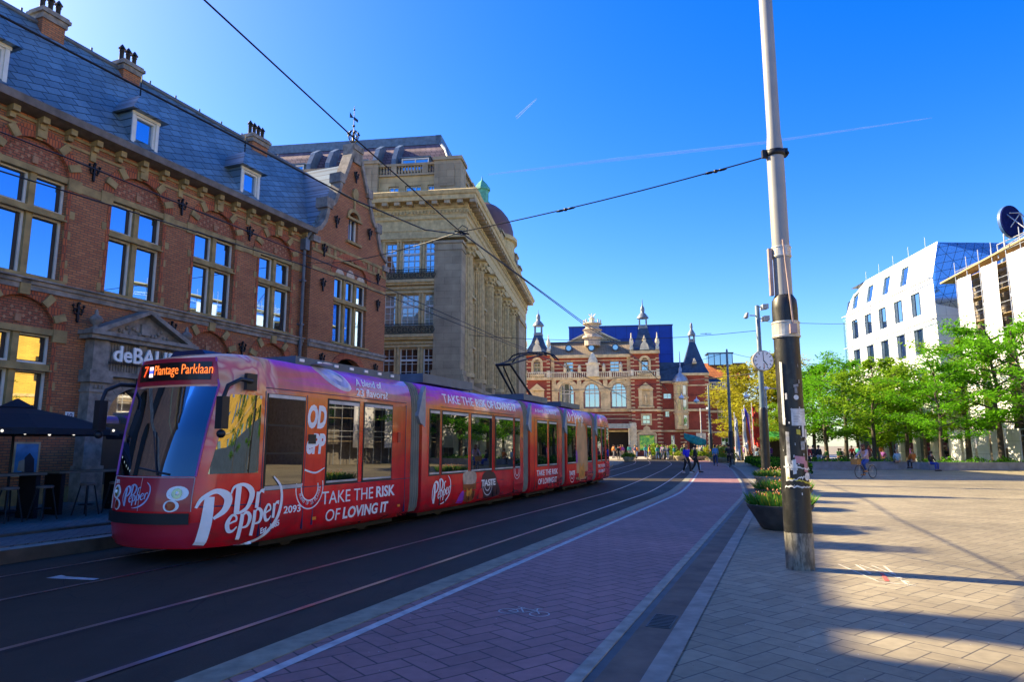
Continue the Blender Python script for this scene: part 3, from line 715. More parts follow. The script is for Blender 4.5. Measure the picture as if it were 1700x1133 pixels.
# corner pilaster and end pilaster with bases
t = MB(); t.box(-2.28, -.30, -.12, 1.5, 6.9, 16.0); t.box(-2.38, -.2, -.2, 1.6, 16.0, 16.2); t.box(-2.33, -.25, -.16, 1.55, 15.5, 15.62)
t.box(-2.55, .0, -.35, 1.8, 5.9, 6.25); t.box(-2.5, -.06, -.3, 1.74, 6.25, 6.55); t.box(-2.4, -.16, -.22, 1.64, 6.55, 6.9); t.box(-2.5, -.06, -.30, 1.74, 0, 5.9)
t.box(-.9, -.1, 29.6, LY-.3, 0, 15.9); t.box(-1.0, .06, 29.4, LY-.1, 15.9, 16.3); t.box(-1.0, .1, 29.3, LY, 0, 6.0)
t.build('pilaster', M_limed, SB)
t = MB(); t.box(-1.0, .02, 1.8, 29.3, 0, 5.7); t.box(-1.0, .12, 1.8, 29.3, 5.7, 6.0)
for k in range(6): t.box(-.65, .1, cols[k]-.8, cols[k]+.8, 6.0, 6.5)
t.build('plinth', M_limed, SB)
def column(parent, x, y, z0, z1, r):
    t = MB(); n = 48; vs = []; fs = []; hs = [0, .3, .34, (z1-z0)*.5, z1-z0-1.05, z1-z0-1.0]
    for i, h in enumerate(hs):
        rr = r*(1.18 if i < 2 else 1.0-.14*h/(z1-z0))
        for k in range(n):
            a = 2*math.pi*k/n; q = rr*(1 if (k % 2 == 0 or i < 2) else .90); vs.append((x+q*math.cos(a), y+q*math.sin(a), z0+h))
    for i in range(len(hs)-1):
        for k in range(n): k2 = (k+1) % n; fs.append((i*n+k, i*n+k2, (i+1)*n+k2, (i+1)*n+k))
    t.add(vs, fs); o = t.build('column', M_limep, parent)
    t = MB(); t.lathe([(r*.88, -1.0), (r*.92, -.9), (r*.9, -.6), (r*1.12, -.45), (r*1.05, -.35), (r*1.3, -.12)], 12, (x, y, z1)); t.box(x-r*1.3, x+r*1.3, y-r*1.3, y+r*1.3, z1-.12, z1)
    for k in range(12):
        a = 2*math.pi*k/12; t.ball((x+r*1.1*math.cos(a), y+r*1.1*math.sin(a), z1-.40), .14, 0, 5); t.ball((x+r*1.02*math.cos(a+.26), y+r*1.02*math.sin(a+.26), z1-.75), .12, 0, 5)
    t.build('capital', M_limep, o)
for k in range(6): column(SB, -.62, cols[k], 6.5, 16.4, .78)
# windows
for (a, b), nx in zip(bays, (2, 3, 2)):
    for i, (z0, z1) in enumerate(rows):
        mullion_window(a, b, z0, z1, .30, nx, 5 if i < 2 else 4, SB, (M_gwin, M_blind, M_gdark, M_gdark)[i], zt=z0+(z1-z0)*.62)
for k in range(5):
    y = cols[k]+2.37
    for z0, z1 in ((13.2, 15.2), (9.3, 11.8), (6.0, 7.6)):
        w = mullion_window(-.8, .8, z0, z1, 0, 2, 3, SB, M_gdark, t=.07); w.rotation_euler = (0, 0, R(90)); w.location = (-.85, y, 0)
t = MB()
for k in range(5):
    y = cols[k]+2.37
    for z in (13.0, 9.1): t.box(-.9, -.25, y-1.0, y+1.0, z-.12, z+.04); t.box(-.7, -.3, y-.8, y-.6, z-.4, z-.12); t.box(-.7, -.3, y+.6, y+.8, z-.4, z-.12)
t.build('window_ledge', M_limep, SB)
# window surrounds, ledges with iron balconies
t = MB()
for a, b in bays:
    for z0, z1 in rows[:3]:
        t.box(a-.16, a-.02, .03, .12, z0-.1, z1+.16); t.box(b+.02, b+.16, .03, .12, z0-.1, z1+.16) if b < -2.5 else None
        t.box(a-.2, b+(.2 if b < -2.5 else .05), -.02, .12, z1+.06, z1+.22)
for z in (13.2, 9.25): t.box(-6.6, -2.28, -.28, .12, z, z+.22); t.box(-6.6, -2.28, -.16, .12, z-.16, z)
t.box(-6.6, -2.28, -.02, .12, 12.75, 12.95); t.box(-6.6, -2.28, -.02, .12, 8.8, 8.95)
t.build('window_surround', M_limep, SB)
for z in (13.42, 9.47):
    t = MB(); t.box(-6.5, -2.3, -.26, -.22, z+.68, z+.73); t.box(-6.5, -2.3, -.26, -.22, z+.02, z+.06); t.box(-6.5, -2.3, -.255, -.225, z+.52, z+.55)
    for i in range(43): t.box(-6.48+i*.1-.012, -6.48+i*.1+.012, -.252, -.228, z, z+.7)
    for i in range(11):
        cx = -6.3+i*.4; pts = [(cx+.14*math.cos(a*.7854), -.27, z+.30+.17*math.sin(a*.7854)) for a in range(9)]; t.tube(pts, .02, 4, cap=False)
    t.build('balcony_rail', M_iron, SB)
# entablature sweeping round the corner: end face and long face
ent = [(0, 16.45), (.12, 16.45), (.12, 17.0), (.16, 17.0), (.16, 17.75), (.26, 17.85), (.26, 18.1)]
def sweep(prof, mat, name, x0=-26, y1=LY, back=.5, cap=True):
    t = MB(); n = len(prof); vs = []
    P = [(o, z) for o, z in prof]
    for o, z in P: vs += [(x0, .0-o, z), (o-.2, -o, z), (o-.2, y1+o*.9, z), (x0, y1+o*.9, z)]
    fs = []
    for i in range(n-1):
        for k in range(3): fs.append((i*4+k, i*4+k+1, (i+1)*4+k+1, (i+1)*4+k))
    t.add(vs, fs)
    if cap:
        b = [vs[(n-1)*4+k] for k in range(4)]; t.add(b, [(0, 1, 2, 3)]); c = [vs[k] for k in range(4)]; t.add(c, [(3, 2, 1, 0)])
    return t.build(name, mat, SB)
sweep(ent, M_limep, 'architrave')
sweep([(.2, 18.1), (.28, 18.12), (.28, 18.55), (.36, 18.6), (.36, 18.95)], M_limep, 'frieze')
sweep([(.36, 18.95), (.98, 18.98), (1.0, 19.3), (1.08, 19.34), (1.18, 19.6), (1.0, 19.72)], M_limep, 'cornice')
t = MB()
x = -9.0
while x < .1: t.box(x, x+.13, -.38, -.27, 18.2, 18.42); x += .26
y = -.2
while y < LY: t.box(.06, .18, y, y+.13, 18.2, 18.42); y += .26
t.build('dentil', M_limep, SB)
t = MB(); x = -8.6
while x < .9: t.box(x-.2, x+.2, -.92, -.3, 18.72, 18.96); x += .92
y = .3
while y < LY: t.box(.1, .72, y-.2, y+.2, 18.72, 18.96); y += .92
t.build('modillion', M_limed, SB)
# attic storey, balustrade and blocks
t = MB(); at = [rect(a+.05, b-.05, 19.75, 20.62) for a, b in bays]
t.panel(rect(-26, -.6, 19.6, 21.5), at, .25, .3); t.box(-26, -.62, .6, .7, 19.6, 21.5); t.box(-.62, -.6, .25, LY, 19.6, 21.45)
t.build('attic_wall', M_lime, SB)
for a, b in bays: mullion_window(a+.07, b-.07, 19.75, 20.6, .42, 3 if b-a > 1 else 2, 2, SB, M_gwin)
t = MB(); t.box(-26, -.5, .1, .5, 21.36, 21.52); t.box(-26, -.5, .08, .48, 22.12, 22.3); t.box(-.95, -.5, .5, LY, 21.36, 21.52); t.box(-.95, -.5, .5, LY, 22.12, 22.3)
t.box(-5.75, -5.35, .1, .46, 21.5, 22.12); t.box(-3.4, -2.95, .1, .46, 21.5, 22.12)
for y in (5, 11, 17, 23, 29, 35): t.box(-1.0, -.45, y-.5, y+.5, 21.4, 22.35)
t.build('balustrade_rail', M_limed, SB)
t = MB(); bp = [(.09, 0), (.09, .05), (.05, .1), (.11, .25), (.06, .45), (.05, .5), (.09, .56), (.09, .62)]
x = -6.6
while x < -2.5:
    if not (-5.85 < x < -5.25 or -3.5 < x < -2.85): t.lathe(bp, 8, (x, .28, 21.5))
    x += .235
y = 1.9
while y < LY: t.lathe(bp, 6, (-.72, y, 21.5)); y += .3
t.build('baluster', M_limed, SB)
t = MB()
for xa, xb in ((-2.42, -.45), (-8.3, -6.7)):
    t.box(xa, xb, -.12, 1.7, 19.72, 22.3); t.box(xa-.1, xb+.1, -.22, 1.8, 22.3, 22.55); t.box(xa+.1, xb-.1, -.02, 1.6, 22.55, 22.62)
    t.box(xa+.45, xb-.45, -.18, -.12, 20.3, 21.9); t.box(xa-.04, xb+.04, -.17, 1.75, 19.72, 20.0)
t.build('parapet_block', M_limed, SB)
# mansard roof with lead fins and dormers
t = MB(); pr = [(.9, 21.4), (1.5, 22.9), (2.3, 24.2), (3.4, 25.2), (3.6, 25.25), (3.6, 25.75)]
vs = []; fs = []
for (o, z) in pr:
    xr = -1.3-(o-.9)*.62; vs += [(-26, o, z), (xr, o, z), (xr, LY-o, z), (-26, LY-o, z)]
for i in range(len(pr)-1):
    for k in range(3): fs.append((i*4+k, i*4+k+1, (i+1)*4+k+1, (i+1)*4+k))
t.add(vs, fs, 0); t.add(vs[-4:], [(0, 1, 2, 3)], 0)
ro = t.build('roof', M_rtile, SB)
t = MB(); xr = -1.3-2.7*.62
t.box(-26, xr+.1, 3.35, 3.7, 25.22, 25.95); t.box(xr-.3, xr+.14, 3.35, LY-4, 25.2, 25.97); t.tube([(xr-(o-3.6)*.62, o-.02, z) for o, z in pr], .16, 6)
t.build('ridge_lead', M_rlead, ro)
for x in (-7.2, -5.7, -10.9, -12.4):
    t = MB(); t.prism([(.35, 21.45), (.5, 22.9), (1.2, 24.1), (2.2, 24.75), (3.0, 24.3), (2.0, 22.5)], 'x', x-.17, x+.17); t.build('roof_fin', M_rlead, ro)
for x in (-4.15, -9.0, -14):
    w = mullion_window(x-1.05, x+1.05, 21.75, 23.0, .85, 2, 1, SB, M_gwin, t=.08)
    t = MB(); t.box(x-1.1, x+1.1, .97, 2.6, 21.6, 23.04); t.box(x-1.2, x+1.2, .8, 2.8, 23.04, 23.12); t.build('dormer', M_rlead, ro)
# dome on a drum with a copper lantern
D = (-3.5, 24.5)
t = MB(); t.lathe([(3.6, 20.5), (3.6, 23.2), (3.9, 23.3), (3.9, 23.7)], 24, (*D, 0), smooth=False); t.build('drum', M_limep, SB)
t = MB(); t.lathe([(3.55*math.cos(a), 23.7+4.3*math.sin(a)) for a in [R(x) for x in (0, 12, 24, 36, 48, 60, 70, 78)]], 28, (*D, 0))
dm = t.build('dome', plain('dome_copper', (.15, .07, .05), .5, var=.3, scale=1), SB)
t = MB(); t.lathe([(.95, 27.7), (.9, 28.1), (.75, 28.15), (.75, 29.4), (.95, 29.45), (.9, 29.7), (.5, 30.3), (.1, 30.7), (.02, 31.2)], 8, (*D, 0), smooth=False); t.build('lantern', M_copper, SB)
for y, z, h in ((27.5, 21.4, 3.2), (31, 21.4, 2.6), (34.2, 21.4, 2.0), (20.0, 21.4, 2.0)):
    t = MB(); t.box(-2.3, -.5, y-.9, y+.9, 19.7, z+h-.4); t.box(-2.45, -.35, y-1.05, y+1.05, z+h-.4, z+h-.2); t.box(-2.2, -.6, y-.8, y+.8, z+h-.2, z+h); t.box(-.52, -.46, y-.4, y+.4, z, z+h-.9, 1)
    t.build('attic_pavilion', [M_limed, plain('dark_opening', (.03, .03, .04), .5)], SB)
# ---------------------------------------------------------------- theatre closing the square (local x right, -y faces the square)
M_tbrick = brickmat('theatre_brick', (.42, .075, .034), (.32, .05, .025), (.16, .05, .035), .24, .08, .01, stain=.3)
M_tst = plain('theatre_stone', (.70, .52, .26), .85, var=.3, scale=1.2)
M_tst2 = plain('theatre_pale_stone', (.76, .66, .44), .85, var=.25, scale=1.4)
M_tslate = plain('theatre_slate', (.035, .06, .105), .4, var=.35, scale=2)
M_tman = brickmat('theatre_mansard_tile', (.36, .27, .17), (.28, .21, .13), (.12, .09, .06), .4, .22, .02)
M_tgl = glass('theatre_glass', .45, (.8, .95, 1.0), dark=(.02, .025, .03))
M_tint = plain('entrance_dark', (.02, .015, .012), .8)
M_gold = plain('gilded_stone', (.55, .36, .08), .5, .2)
TB = thing('theatre', 'red brick and pale stone theatre with pointed slate towers, closing the street', 'theatre', (0, 115, 0), R(-8))
def stripes(t, x0, x1, z0, z1, y, step=.62, h=.2):
    z = z0
    while z+h < z1: t.box(x0, x1, y-.03, y, z, z+h); z += step
# walls
m = MB()
cx3 = (9.2, 13.4, 17.8)
m.panel(rect(6.4, 20.0, 0, 16.5), [arch(c-1.25, c+1.25, 7.9, 10.8, 1.25) for c in cx3]+[rect(c-.75, c+.75, 13.9, 15.6) for c in (9.6, 17.2)]+[rect(7.4, 19.3, .1, 4.3)], 0, .5)
m.box(6.4, 20, .8, 14, 0, 16.5, 1)
for x0, x1, w0 in ((2.2, 6.5, 1), (19.8, 24.4, 2)):
    c = (x0+x1)/2; hs = [arch(c-.55, c+.55, 13.9, 15.4, .55), rect(c-.62, c+.62, 5.2, 6.6)] + ([rect(c-1.2, c+1.2, .9, 3.4)] if w0 == 2 else [rect(c-.8, c+.8, .1, 3.2)])
    m.panel(rect(x0, x1, 0, 16.9), hs, -.7, .4)
    m.add([(x0, -.7, 0), (x0, 5, 0), (x0, 5, 16.9), (x0, -.7, 16.9)], [(0, 1, 2, 3)]); m.add([(x1, -.7, 0), (x1, 5, 0), (x1, 5, 16.9), (x1, -.7, 16.9)], [(3, 2, 1, 0)])
    m.box(x0+.05, x1-.05, -.3, 0, 0, 16.8, 1); m.add([(x0, 5, 10), (x1, 5, 10), (x1, 5, 16.9), (x0, 5, 16.9)], [(3, 2, 1, 0)])
m.panel(rect(24.4, 28.6, 0, 12.2), [rect(25.2, 25.9, 6.3, 7.3), rect(26.0, 26.6, .8, 3.4), rect(25.0, 26.3, 9.3, 10.2)], .5, .3); m.box(24.4, 28.6, .85, 8, 0, 12.2, 1)
m.panel(rect(28.0, 32.2, 0, 13.4), [rect(28.8, 29.6, .4, 3.4)], -.2, .3); m.box(28.05, 32.15, .15, 5, 0, 13.3, 1); m.add([(32.2, -.2, 0), (32.2, 5, 0), (32.2, 5, 13.4), (32.2, -.2, 13.4)], [(3, 2, 1, 0)])
m.panel(rect(32.2, 37.6, 0, 11.0), [arch(33.6, 35.6, 5.4, 8.1, .9), rect(34.0, 35.2, .5, 3.0)], 1.2, .3); m.box(32.2, 37.6, 1.55, 10, 0, 11.0, 1)
m.add([(37.6, 1.2, 0), (37.6, 12, 0), (37.6, 12, 11), (37.6, 1.2, 11)], [(3, 2, 1, 0)])
m.build('wall', [M_tbrick, M_tint], TB)
# stone dressings
t = MB()
for z, h, d in ((16.2, .5, .5), (12.5, .45, .35), (7.2, .35, .35), (3.9, .3, .2)):
    t.box(6.5, 19.8, -d, 0, z, z+h)
    for x0, x1 in ((2.2, 6.5), (19.8, 24.4)): t.box(x0-.12, x1+.12, -.7-d, -.7, z+(.45 if z > 16 else 0), z+h+(.45 if z > 16 else 0))
    if z < 12: t.box(24.4, 28.0, .5-d, .5, z, z+h); t.box(28.0, 32.2, -.2-d, -.2, z, z+h); t.box(32.2, 37.6, 1.2-d, 1.2, z-.2, z+h-.2)
t.box(28.0, 32.3, -.5, -.2, 13.0, 13.4); t.box(28.0, 32.2, -.26, -.2, 8.4, 8.7); t.box(28, 32.2, -.26, -.2, 11.3, 11.5); t.box(32.2, 37.7, .8, 1.2, 10.7, 11.1); t.box(24.4, 28, .3, .5, 11.8, 12.2); t.box(32.2, 37.6, 1.14, 1.2, 7.2, 7.4)
for c in cx3:
    t.prism(arcring(c, 10.8, 1.25, 1.25, 1.95, 1.95), 'y', -.25, .0)
    for sx in (-1, 1): t.box(c+sx*1.62-.22, c+sx*1.62+.22, -.35, 0, 7.6, 10.8); t.box(c+sx*1.62-.36, c+sx*1.62+.36, -.42, 0, 10.5, 10.85)
    t.box(c-1.4, c+1.4, -.6, 0, 7.55, 7.75)
for x in (11.3, 15.6, 7.1, 19.4): t.box(x-.36, x+.36, -.3, 0, 7.6, 12.5)
for x0, x1 in ((2.2, 6.5), (19.8, 24.4)):
    for xa, xb in ((x0-.03, x0+.55), (x1-.55, x1+.03)): stripes(t, xa, xb, .3, 16.4, -.7)
    c = (x0+x1)/2
    t.box(c-.95, c-.6, -.95, -.7, 13.6, 15.6); t.box(c+.6, c+.95, -.95, -.7, 13.6, 15.6); t.prism(arcring(c, 15.4, .56, .56, .95, .95), 'y', -.9, -.7); t.box(c-1.2, c+1.2, -1.15, -.7, 13.05, 13.5)
    t.prism([(c-1.35, 10.8), (c+1.35, 10.8), (c, 11.9)], 'y', -1.1, -.7); t.box(c-1.15, c-.6, -.95, -.7, 8.0, 10.8); t.box(c+.6, c+1.15, -.95, -.7, 8.0, 10.8); t.box(c-.6, c+.6, -.76, -.7, 8.0, 10.8); t.box(c-1.3, c+1.3, -1.1, -.7, 7.75, 8.0); t.lathe([(.14, 0), (.2, .6), (.16, 1.2), (.14, 1.5), (.02, 1.75)], 8, (c, -.85, 8.2))
    t.box(c-.85, c+.85, -.8, -.7, 6.6, 6.85); t.box(c-.85, c+.85, -.8, -.7, 4.95, 5.2); t.box(c-.85, c-.62, -.8, -.7, 5.2, 6.6); t.box(c+.62, c+.85, -.8, -.7, 5.2, 6.6)
[stripes(t, a_, b_, .4, 7.0, 0, 1.0, .16) for a_, b_ in ((6.5, 7.3), (19.3, 19.8))]; [t.box(x0_+.5, x1_-.5, -.725, -.7, z_, z_+.14) for x0_, x1_ in ((2.2, 6.5), (19.8, 24.4)) for z_ in (5.8, 9.4, 14.6, 15.6)]; [t.box(6.5, 19.8, -.025, 0, z_, z_+.14) for z_ in (6.0, 6.7, 14.4, 15.0, 15.7)]; stripes(t, 24.4, 24.8, .3, 12, .5); stripes(t, 27.5, 28.0, .3, 12, .5); stripes(t, 31.6, 32.23, .3, 13.2, -.2); stripes(t, 28.0, 28.4, .3, 13.2, -.2); stripes(t, 36.8, 37.63, .3, 10.8, 1.2); stripes(t, 32.2, 32.7, .3, 10.8, 1.2)
for x in (6.9, 10.0, 14.2, 17.2, 19.5): t.box(x-.28, x+.28, -.12, 0, 13.0, 16.2) if x in (6.9, 19.5) else None
t.prism(arcring(34.6, 8.1, 1.0, .9, 1.4, 1.3), 'y', 1.0, 1.2)
t.eps = .2
c = 22.1; t.box(c-1.55, c-1.2, -1.0, -.7, .7, 3.5); t.box(c+1.2, c+1.55, -1.0, -.7, .7, 3.5); t.prism([(c-1.7, 3.4), (c+1.7, 3.4), (c+1.3, 3.8), (c+.6, 3.9), (c+.5, 4.6), (c, 4.9), (c-.5, 4.6), (c-.6, 3.9), (c-1.3, 3.8)], 'y', -1.0, -.7)
t.build('stone_trim', M_tst, TB)
t = MB()
for x0, x1, y in ((6.6, 19.7, -.3), (2.4, 6.3, -.9), (20.0, 24.2, -.9), (32.3, 37.5, 1.0)):
    z = 12.95 if y != 1.0 else 11.1
    t.box(x0, x1, y-.1, y+.1, z+.75, z+.9); x = x0+.2
    while x < x1: t.box(x-.08, x+.08, y-.06, y+.06, z, z+.75); x += .34
    x = x0
    while x <= x1+.01: t.box(x-.2, x+.2, y-.14, y+.14, z, z+1.0); x += (x1-x0)/max(1, round((x1-x0)/3.3))
t.build('balustrade', M_tst2, TB)
# statues, urns and the central crest
t = MB()
for x, h in ((9.0, 1.5), (11.4, 1.2), (15.4, 1.4), (18.2, 1.6)): t.lathe([(.16, 0), (.3, .1), (.26, .5*h), (.32, .65*h), (.16, .8*h), (.18, .9*h), (.02, h)], 8, (x, -.3, 13.85))
t.box(12.6, 14.6, -.9, 0, 13.0, 15.0); t.box(12.4, 14.8, -1.0, .1, 15.0, 15.25); t.lathe([(.85, 0), (.8, .5), (.55, 1.0), (.35, 1.5), (.1, 1.8)], 9, (13.6, -.45, 15.25))
for x0, x1 in ((2.2, 6.5), (19.8, 24.4)):
    for x in (x0+.2, x1-.2): t.lathe([(.3, 0), (.32, .5), (.2, .6), (.36, 1.2), (.3, 1.7), (.12, 2.1), (.05, 2.9)], 8, (x, -.7, 17.3))
    c = (x0+x1)/2; t.prism([(c-.8, 17.3), (c+.8, 17.3), (c+.55, 18.2), (c+.25, 18.6), (c, 19.6), (c-.25, 18.6), (c-.55, 18.2)], 'y', -1.0, -.6)
t.build('statue', M_tst2, TB)
t = MB(); t.lathe([(1.35, 18.4), (1.35, 19.6), (1.75, 19.7), (1.6, 20.1), (1.2, 20.3), (1.5, 21.0), (1.75, 21.1), (1.1, 21.5), (1.2, 22.0), (1.7, 22.1)], 12, (13.6, 1.2, 0), smooth=False); t.build('roof_turret', plain('pink_stone', (.46, .37, .28), .85), TB)
t = MB(); t.lathe([(1.6, 22.05), (1.6, 22.25), (.5, 22.4), (.35, 22.9), (.6, 23.1), (.3, 23.3)], 10, (13.6, 1.2, 0))
for k in range(8): a = k*math.pi/4; t.lathe([(.12, 22.2), (.16, 22.7), (.02, 22.95)], 5, (13.6+1.4*math.cos(a), 1.2+1.4*math.sin(a), 0)); t.tube([(13.6, 1.2, 23.2), (13.6+.6*math.cos(a), 1.2+.6*math.sin(a), 23.9)], .05, 4)
t.build('crown_ornament', M_tst2, TB)
# roofs
t = MB(); t.prism([(.1, 16.7), (2.6, 19.1), (9, 19.1), (11, 16.7)], 'x', 6.4, 20.0); t.build('mansard_roof', M_tman, TB)
t = MB(); t.box(6.2, 20.2, 2.4, 9.2, 19.1, 19.35)
for c in (9.6, 13.4, 17.4): t.prism([(c+.62*math.cos(k*math.pi/6), 18.0+.62*math.sin(k*math.pi/6)) for k in range(12)], 'y', .5, 2.2)
t.build('roof_lead', M_tslate, TB)
t = MB()
for c in (9.6, 13.4, 17.4): t.prism([(c+.42*math.cos(k*math.pi/6), 18.0+.42*math.sin(k*math.pi/6)) for k in range(12)], 'y', .46, .52)
t.build('round_dormer_pane', M_tgl, TB)
t = MB(); t.prism([(8.6, 19.3), (18.9, 19.3), (13.75, 21.6)], 'y', 5.0, 9.0); t.build('rear_gable', plain('tan_gable', (.42, .36, .22), .8), TB)
t = MB(); t.prism([(8.2, 19.3), (8.6, 19.3), (13.75, 21.6), (13.75, 22.0)], 'y', 4.7, 9.2); t.prism([(19.3, 19.3), (18.9, 19.3), (13.75, 21.6), (13.75, 22.0)][::-1], 'y', 4.7, 9.2); t.build('gable_coping', M_tst2, TB)
def spire(x0, x1, zb, zt, y0, y1, lant, top, tw=.75):
    c = (x0+x1)/2; yc = (y0+y1)/2; a = (x1-x0)/2; b = (y1-y0)/2
    t = MB(); vs = []
    for f, z in ((1.08, zb), (.86, zb+(zt-zb)*.18), (.55, zb+(zt-zb)*.55), (tw/a*.9, zt)):
        vs += [(c-a*f, yc-b*f, z), (c+a*f, yc-b*f, z), (c+a*f, yc+b*f, z), (c-a*f, yc+b*f, z)]
    t.add(vs, [(i*4+k, i*4+(k+1) % 4, (i+1)*4+(k+1) % 4, (i+1)*4+k) for i in range(3) for k in range(4)]); t.add(vs[-4:], [(0, 1, 2, 3)])
    o = t.build('spire_roof', M_tslate, TB)
    l = MB(); l.box(c-tw, c+tw, yc-tw, yc+tw, zt, zt+.3)
    for sx in (-1, 1):
        for sy in (-1, 1): l.box(c+sx*tw*.75-.1, c+sx*tw*.75+.1, yc+sy*tw*.75-.1, yc+sy*tw*.75+.1, zt+.3, zt+lant)
    l.box(c-tw*.6, c+tw*.6, yc-.05, yc+.05, zt+.3, zt+.6)
    l.lathe([(tw*1.35, zt+lant), (tw*1.25, zt+lant+.25), (tw*.7, zt+lant+.8), (tw*.4, zt+lant+1.0), (tw*.5, zt+lant+1.4), (tw*.4, zt+lant+1.9), (tw*.15, zt+lant+2.2), (tw*.1, top-.8), (.02, top)], 8, (c, yc, 0))
    l.build('lantern', plain('lead_grey', (.16, .19, .22), .5), o)
    d = MB(); d.prism([(c-.35, zb+1.6), (c+.35, zb+1.6), (c, zb+2.5)], 'y', y0-.25, yc); d.build('spire_dormer', M_tst2, o)
spire(2.3, 6.4, 17.2, 20.4, -.6, 4, 1.7, 25.0); spire(19.9, 24.3, 17.3, 21.2, -.6, 4, 1.8, 26.4); spire(28.0, 32.2, 13.4, 18.8, -.1, 4.5, 1.2, 22.2, .5)
t = MB(); t.prism([(.5, 12.2), (1.4, 15.4), (6, 15.4), (8, 12.2)], 'x', 24.4, 28.6); t.prism([(1.2, 11.0), (2.2, 12.6), (9, 12.6), (10, 11.0)], 'x', 32.2, 37.5); t.build('slate_roof', M_tslate, TB)
t = MB(); t.prism([(3.2, 12.6), (7, 15.8), (10.5, 12.6)], 'x', 31.5, 39.5); t.build('orange_tile_roof', brickmat('orange_tile', (.55, .17, .04), (.42, .12, .03), (.2, .06, .02), .5, .3, .03), TB)
t = MB(); t.box(33.2, 37.2, 6, 8.6, 15.4, 17.3); t.build('rooftop_glasshouse', M_tgl, TB)
t = MB(); t.box(33.0, 37.4, 5.8, 8.8, 17.3, 17.5)
for k in range(5): t.box(33.15+k*1.0, 33.25+k*1.0, 5.9, 6.0, 15.4, 17.3)
t.build('glasshouse_frame', M_tslate, TB)
# oriel with a little dome
t = MB(); t.lathe([(1.05, 4.3), (1.15, 4.6), (1.15, 11.6), (1.35, 11.7), (1.35, 12.0)], 8, (27.8, .1, 0), smooth=False)
for z in (6.8, 9.3): t.lathe([(1.3, z), (1.3, z+.25)], 8, (27.8, .1, 0), smooth=False)
t.build('oriel', M_tst, TB)
t = MB(); t.lathe([(1.3, 12.0), (1.2, 12.5), (.8, 13.1), (.35, 13.5), (.3, 14.2), (.12, 14.4), (.05, 17)], 10, (27.8, .1, 0)); t.build('oriel_dome', plain('silver_dome', (.45, .47, .48), .35, .5), TB)
t = MB()
for z0, z1 in ((4.9, 6.5), (7.4, 9.0), (9.8, 11.3)):
    for a in (R(-112), R(-68)): t.cbox((27.8+1.12*math.cos(a), .1+1.12*math.sin(a), (z0+z1)/2), .5, .06, z1-z0, rot=(0, 0, a+math.pi/2))
t.build('oriel_pane', M_tgl, TB)
# windows
M_tfr = plain('cream_sash', (.6, .55, .42), .6)
for c in cx3:
    f = MB(); f.prism(arcring(c, 10.8, 1.05, 1.05, 1.25, 1.25), 'y', .2, .35)
    for x in (-1.18, -.45, .45, 1.18): f.box(c+x-.07, c+x+.07, .2, .34, 7.9, 10.8+(.0 if abs(x) > 1 else .95))
    for z in (8.0, 10.3, 10.8): f.box(c-1.2, c+1.2, .21, .33, z-.08, z+.08)
    for x in (-.22, 0, .22): f.box(c+x-.03, c+x+.03, .22, .3, 8, 10.3) if c == 9.2 else None
    o = f.build('window', M_tfr, TB)
    p = MB(); p.prism(arch(c-1.25, c+1.25, 7.9, 10.8, 1.24), 'y', .36, .4); p.build('pane', M_tgl if c != 9.2 else M_tgl, o)
for x0, x1, z0, z1, y in ((8.85, 10.35, 13.9, 15.6, .2), (16.45, 17.95, 13.9, 15.6, .2), (3.72, 4.98, 5.2, 6.6, -.5), (21.48, 22.72, 5.2, 6.6, -.5), (25.2, 25.9, 6.3, 7.3, .65), (26.0, 26.6, .8, 3.4, .65), (25.0, 26.3, 9.3, 10.2, .65), (33.6, 35.6, 5.4, 8.1, 1.35), (34.0, 35.2, .5, 3.0, 1.35), (3.8, 4.9, 13.9, 15.4, -.5), (21.55, 22.65, 13.9, 15.4, -.5)):
    mullion_window(x0, x1, z0, z1, y, 3 if x1-x0 > 1.9 else 2, 3 if z1-z0 > 1.5 else 2, TB, M_tgl, fr=M_tfr, t=.1)
# canopy on posts and a bright poster screen
t = MB(); t.box(8.2, 19.4, -3.6, 0, 4.7, 4.95); t.box(8.2, 19.4, -3.7, -3.55, 4.4, 5.15)
for k in range(28): t.box(8.2+k*.4, 8.24+k*.4, -3.72, -3.7, 4.4, 5.15)
t.build('canopy', plain('canopy_grey', (.28, .32, .30), .5), TB)
t = MB()
for x in (8.5, 12, 15.5, 19.2): t.lathe([(.28, 0), (.3, .6), (.14, .7), (.12, 4.2), (.2, 4.4)], 8, (x, -3.4, 0))
stripes(t, 19.4, 20.5, .2, 5.2, -1.3, .5, .22); t.box(19.45, 20.45, -1.29, -.7, 0, 5.3)
t.build('canopy_post', M_tst2, TB)
n = NT('poster_screen_picture'); v = n.coord(); f = n.noise(v, 1.6, 4, .7, .5)
M_screen = n.fin((.01, .02, .02), .4); n.set(n.b.inputs['Emission Color'], n.ramp(f, [(.3, (.0, .04, .03)), (.5, (.05, .22, .04)), (.62, (.35, .40, .03)), (.75, (.02, .12, .12))])); n.b.inputs['Emission Strength'].default_value = .35
t = MB(); t.box(20.95, 23.25, -.62, -.55, 1.0, 3.3); t.build('poster_screen', M_screen, TB)
t = MB(); t.box(29.9, 31.4, -.3, -.2, .6, 3.7); t.build('stone_tablet', M_tst2, TB)
# tall dark blue block behind the theatre
M_blue = brickmat('blue_panel', (.006, .055, .34), (.005, .045, .29), (.003, .02, .13), 2.1, 3.2, .04, offs=0, stain=.15)
t = thing('fly_tower', 'plain tall deep blue panelled block rising behind the theatre roof', 'tower block', (0, 115, 0), R(-8))
m = MB(); m.box(8.6, 28.7, 20, 34, 0, 24.9); m.build('wall', M_blue, t)
m = MB(); m.box(8.5, 28.8, 19.9, 34.1, 24.9, 25.1); m.build('parapet', M_tslate, t)
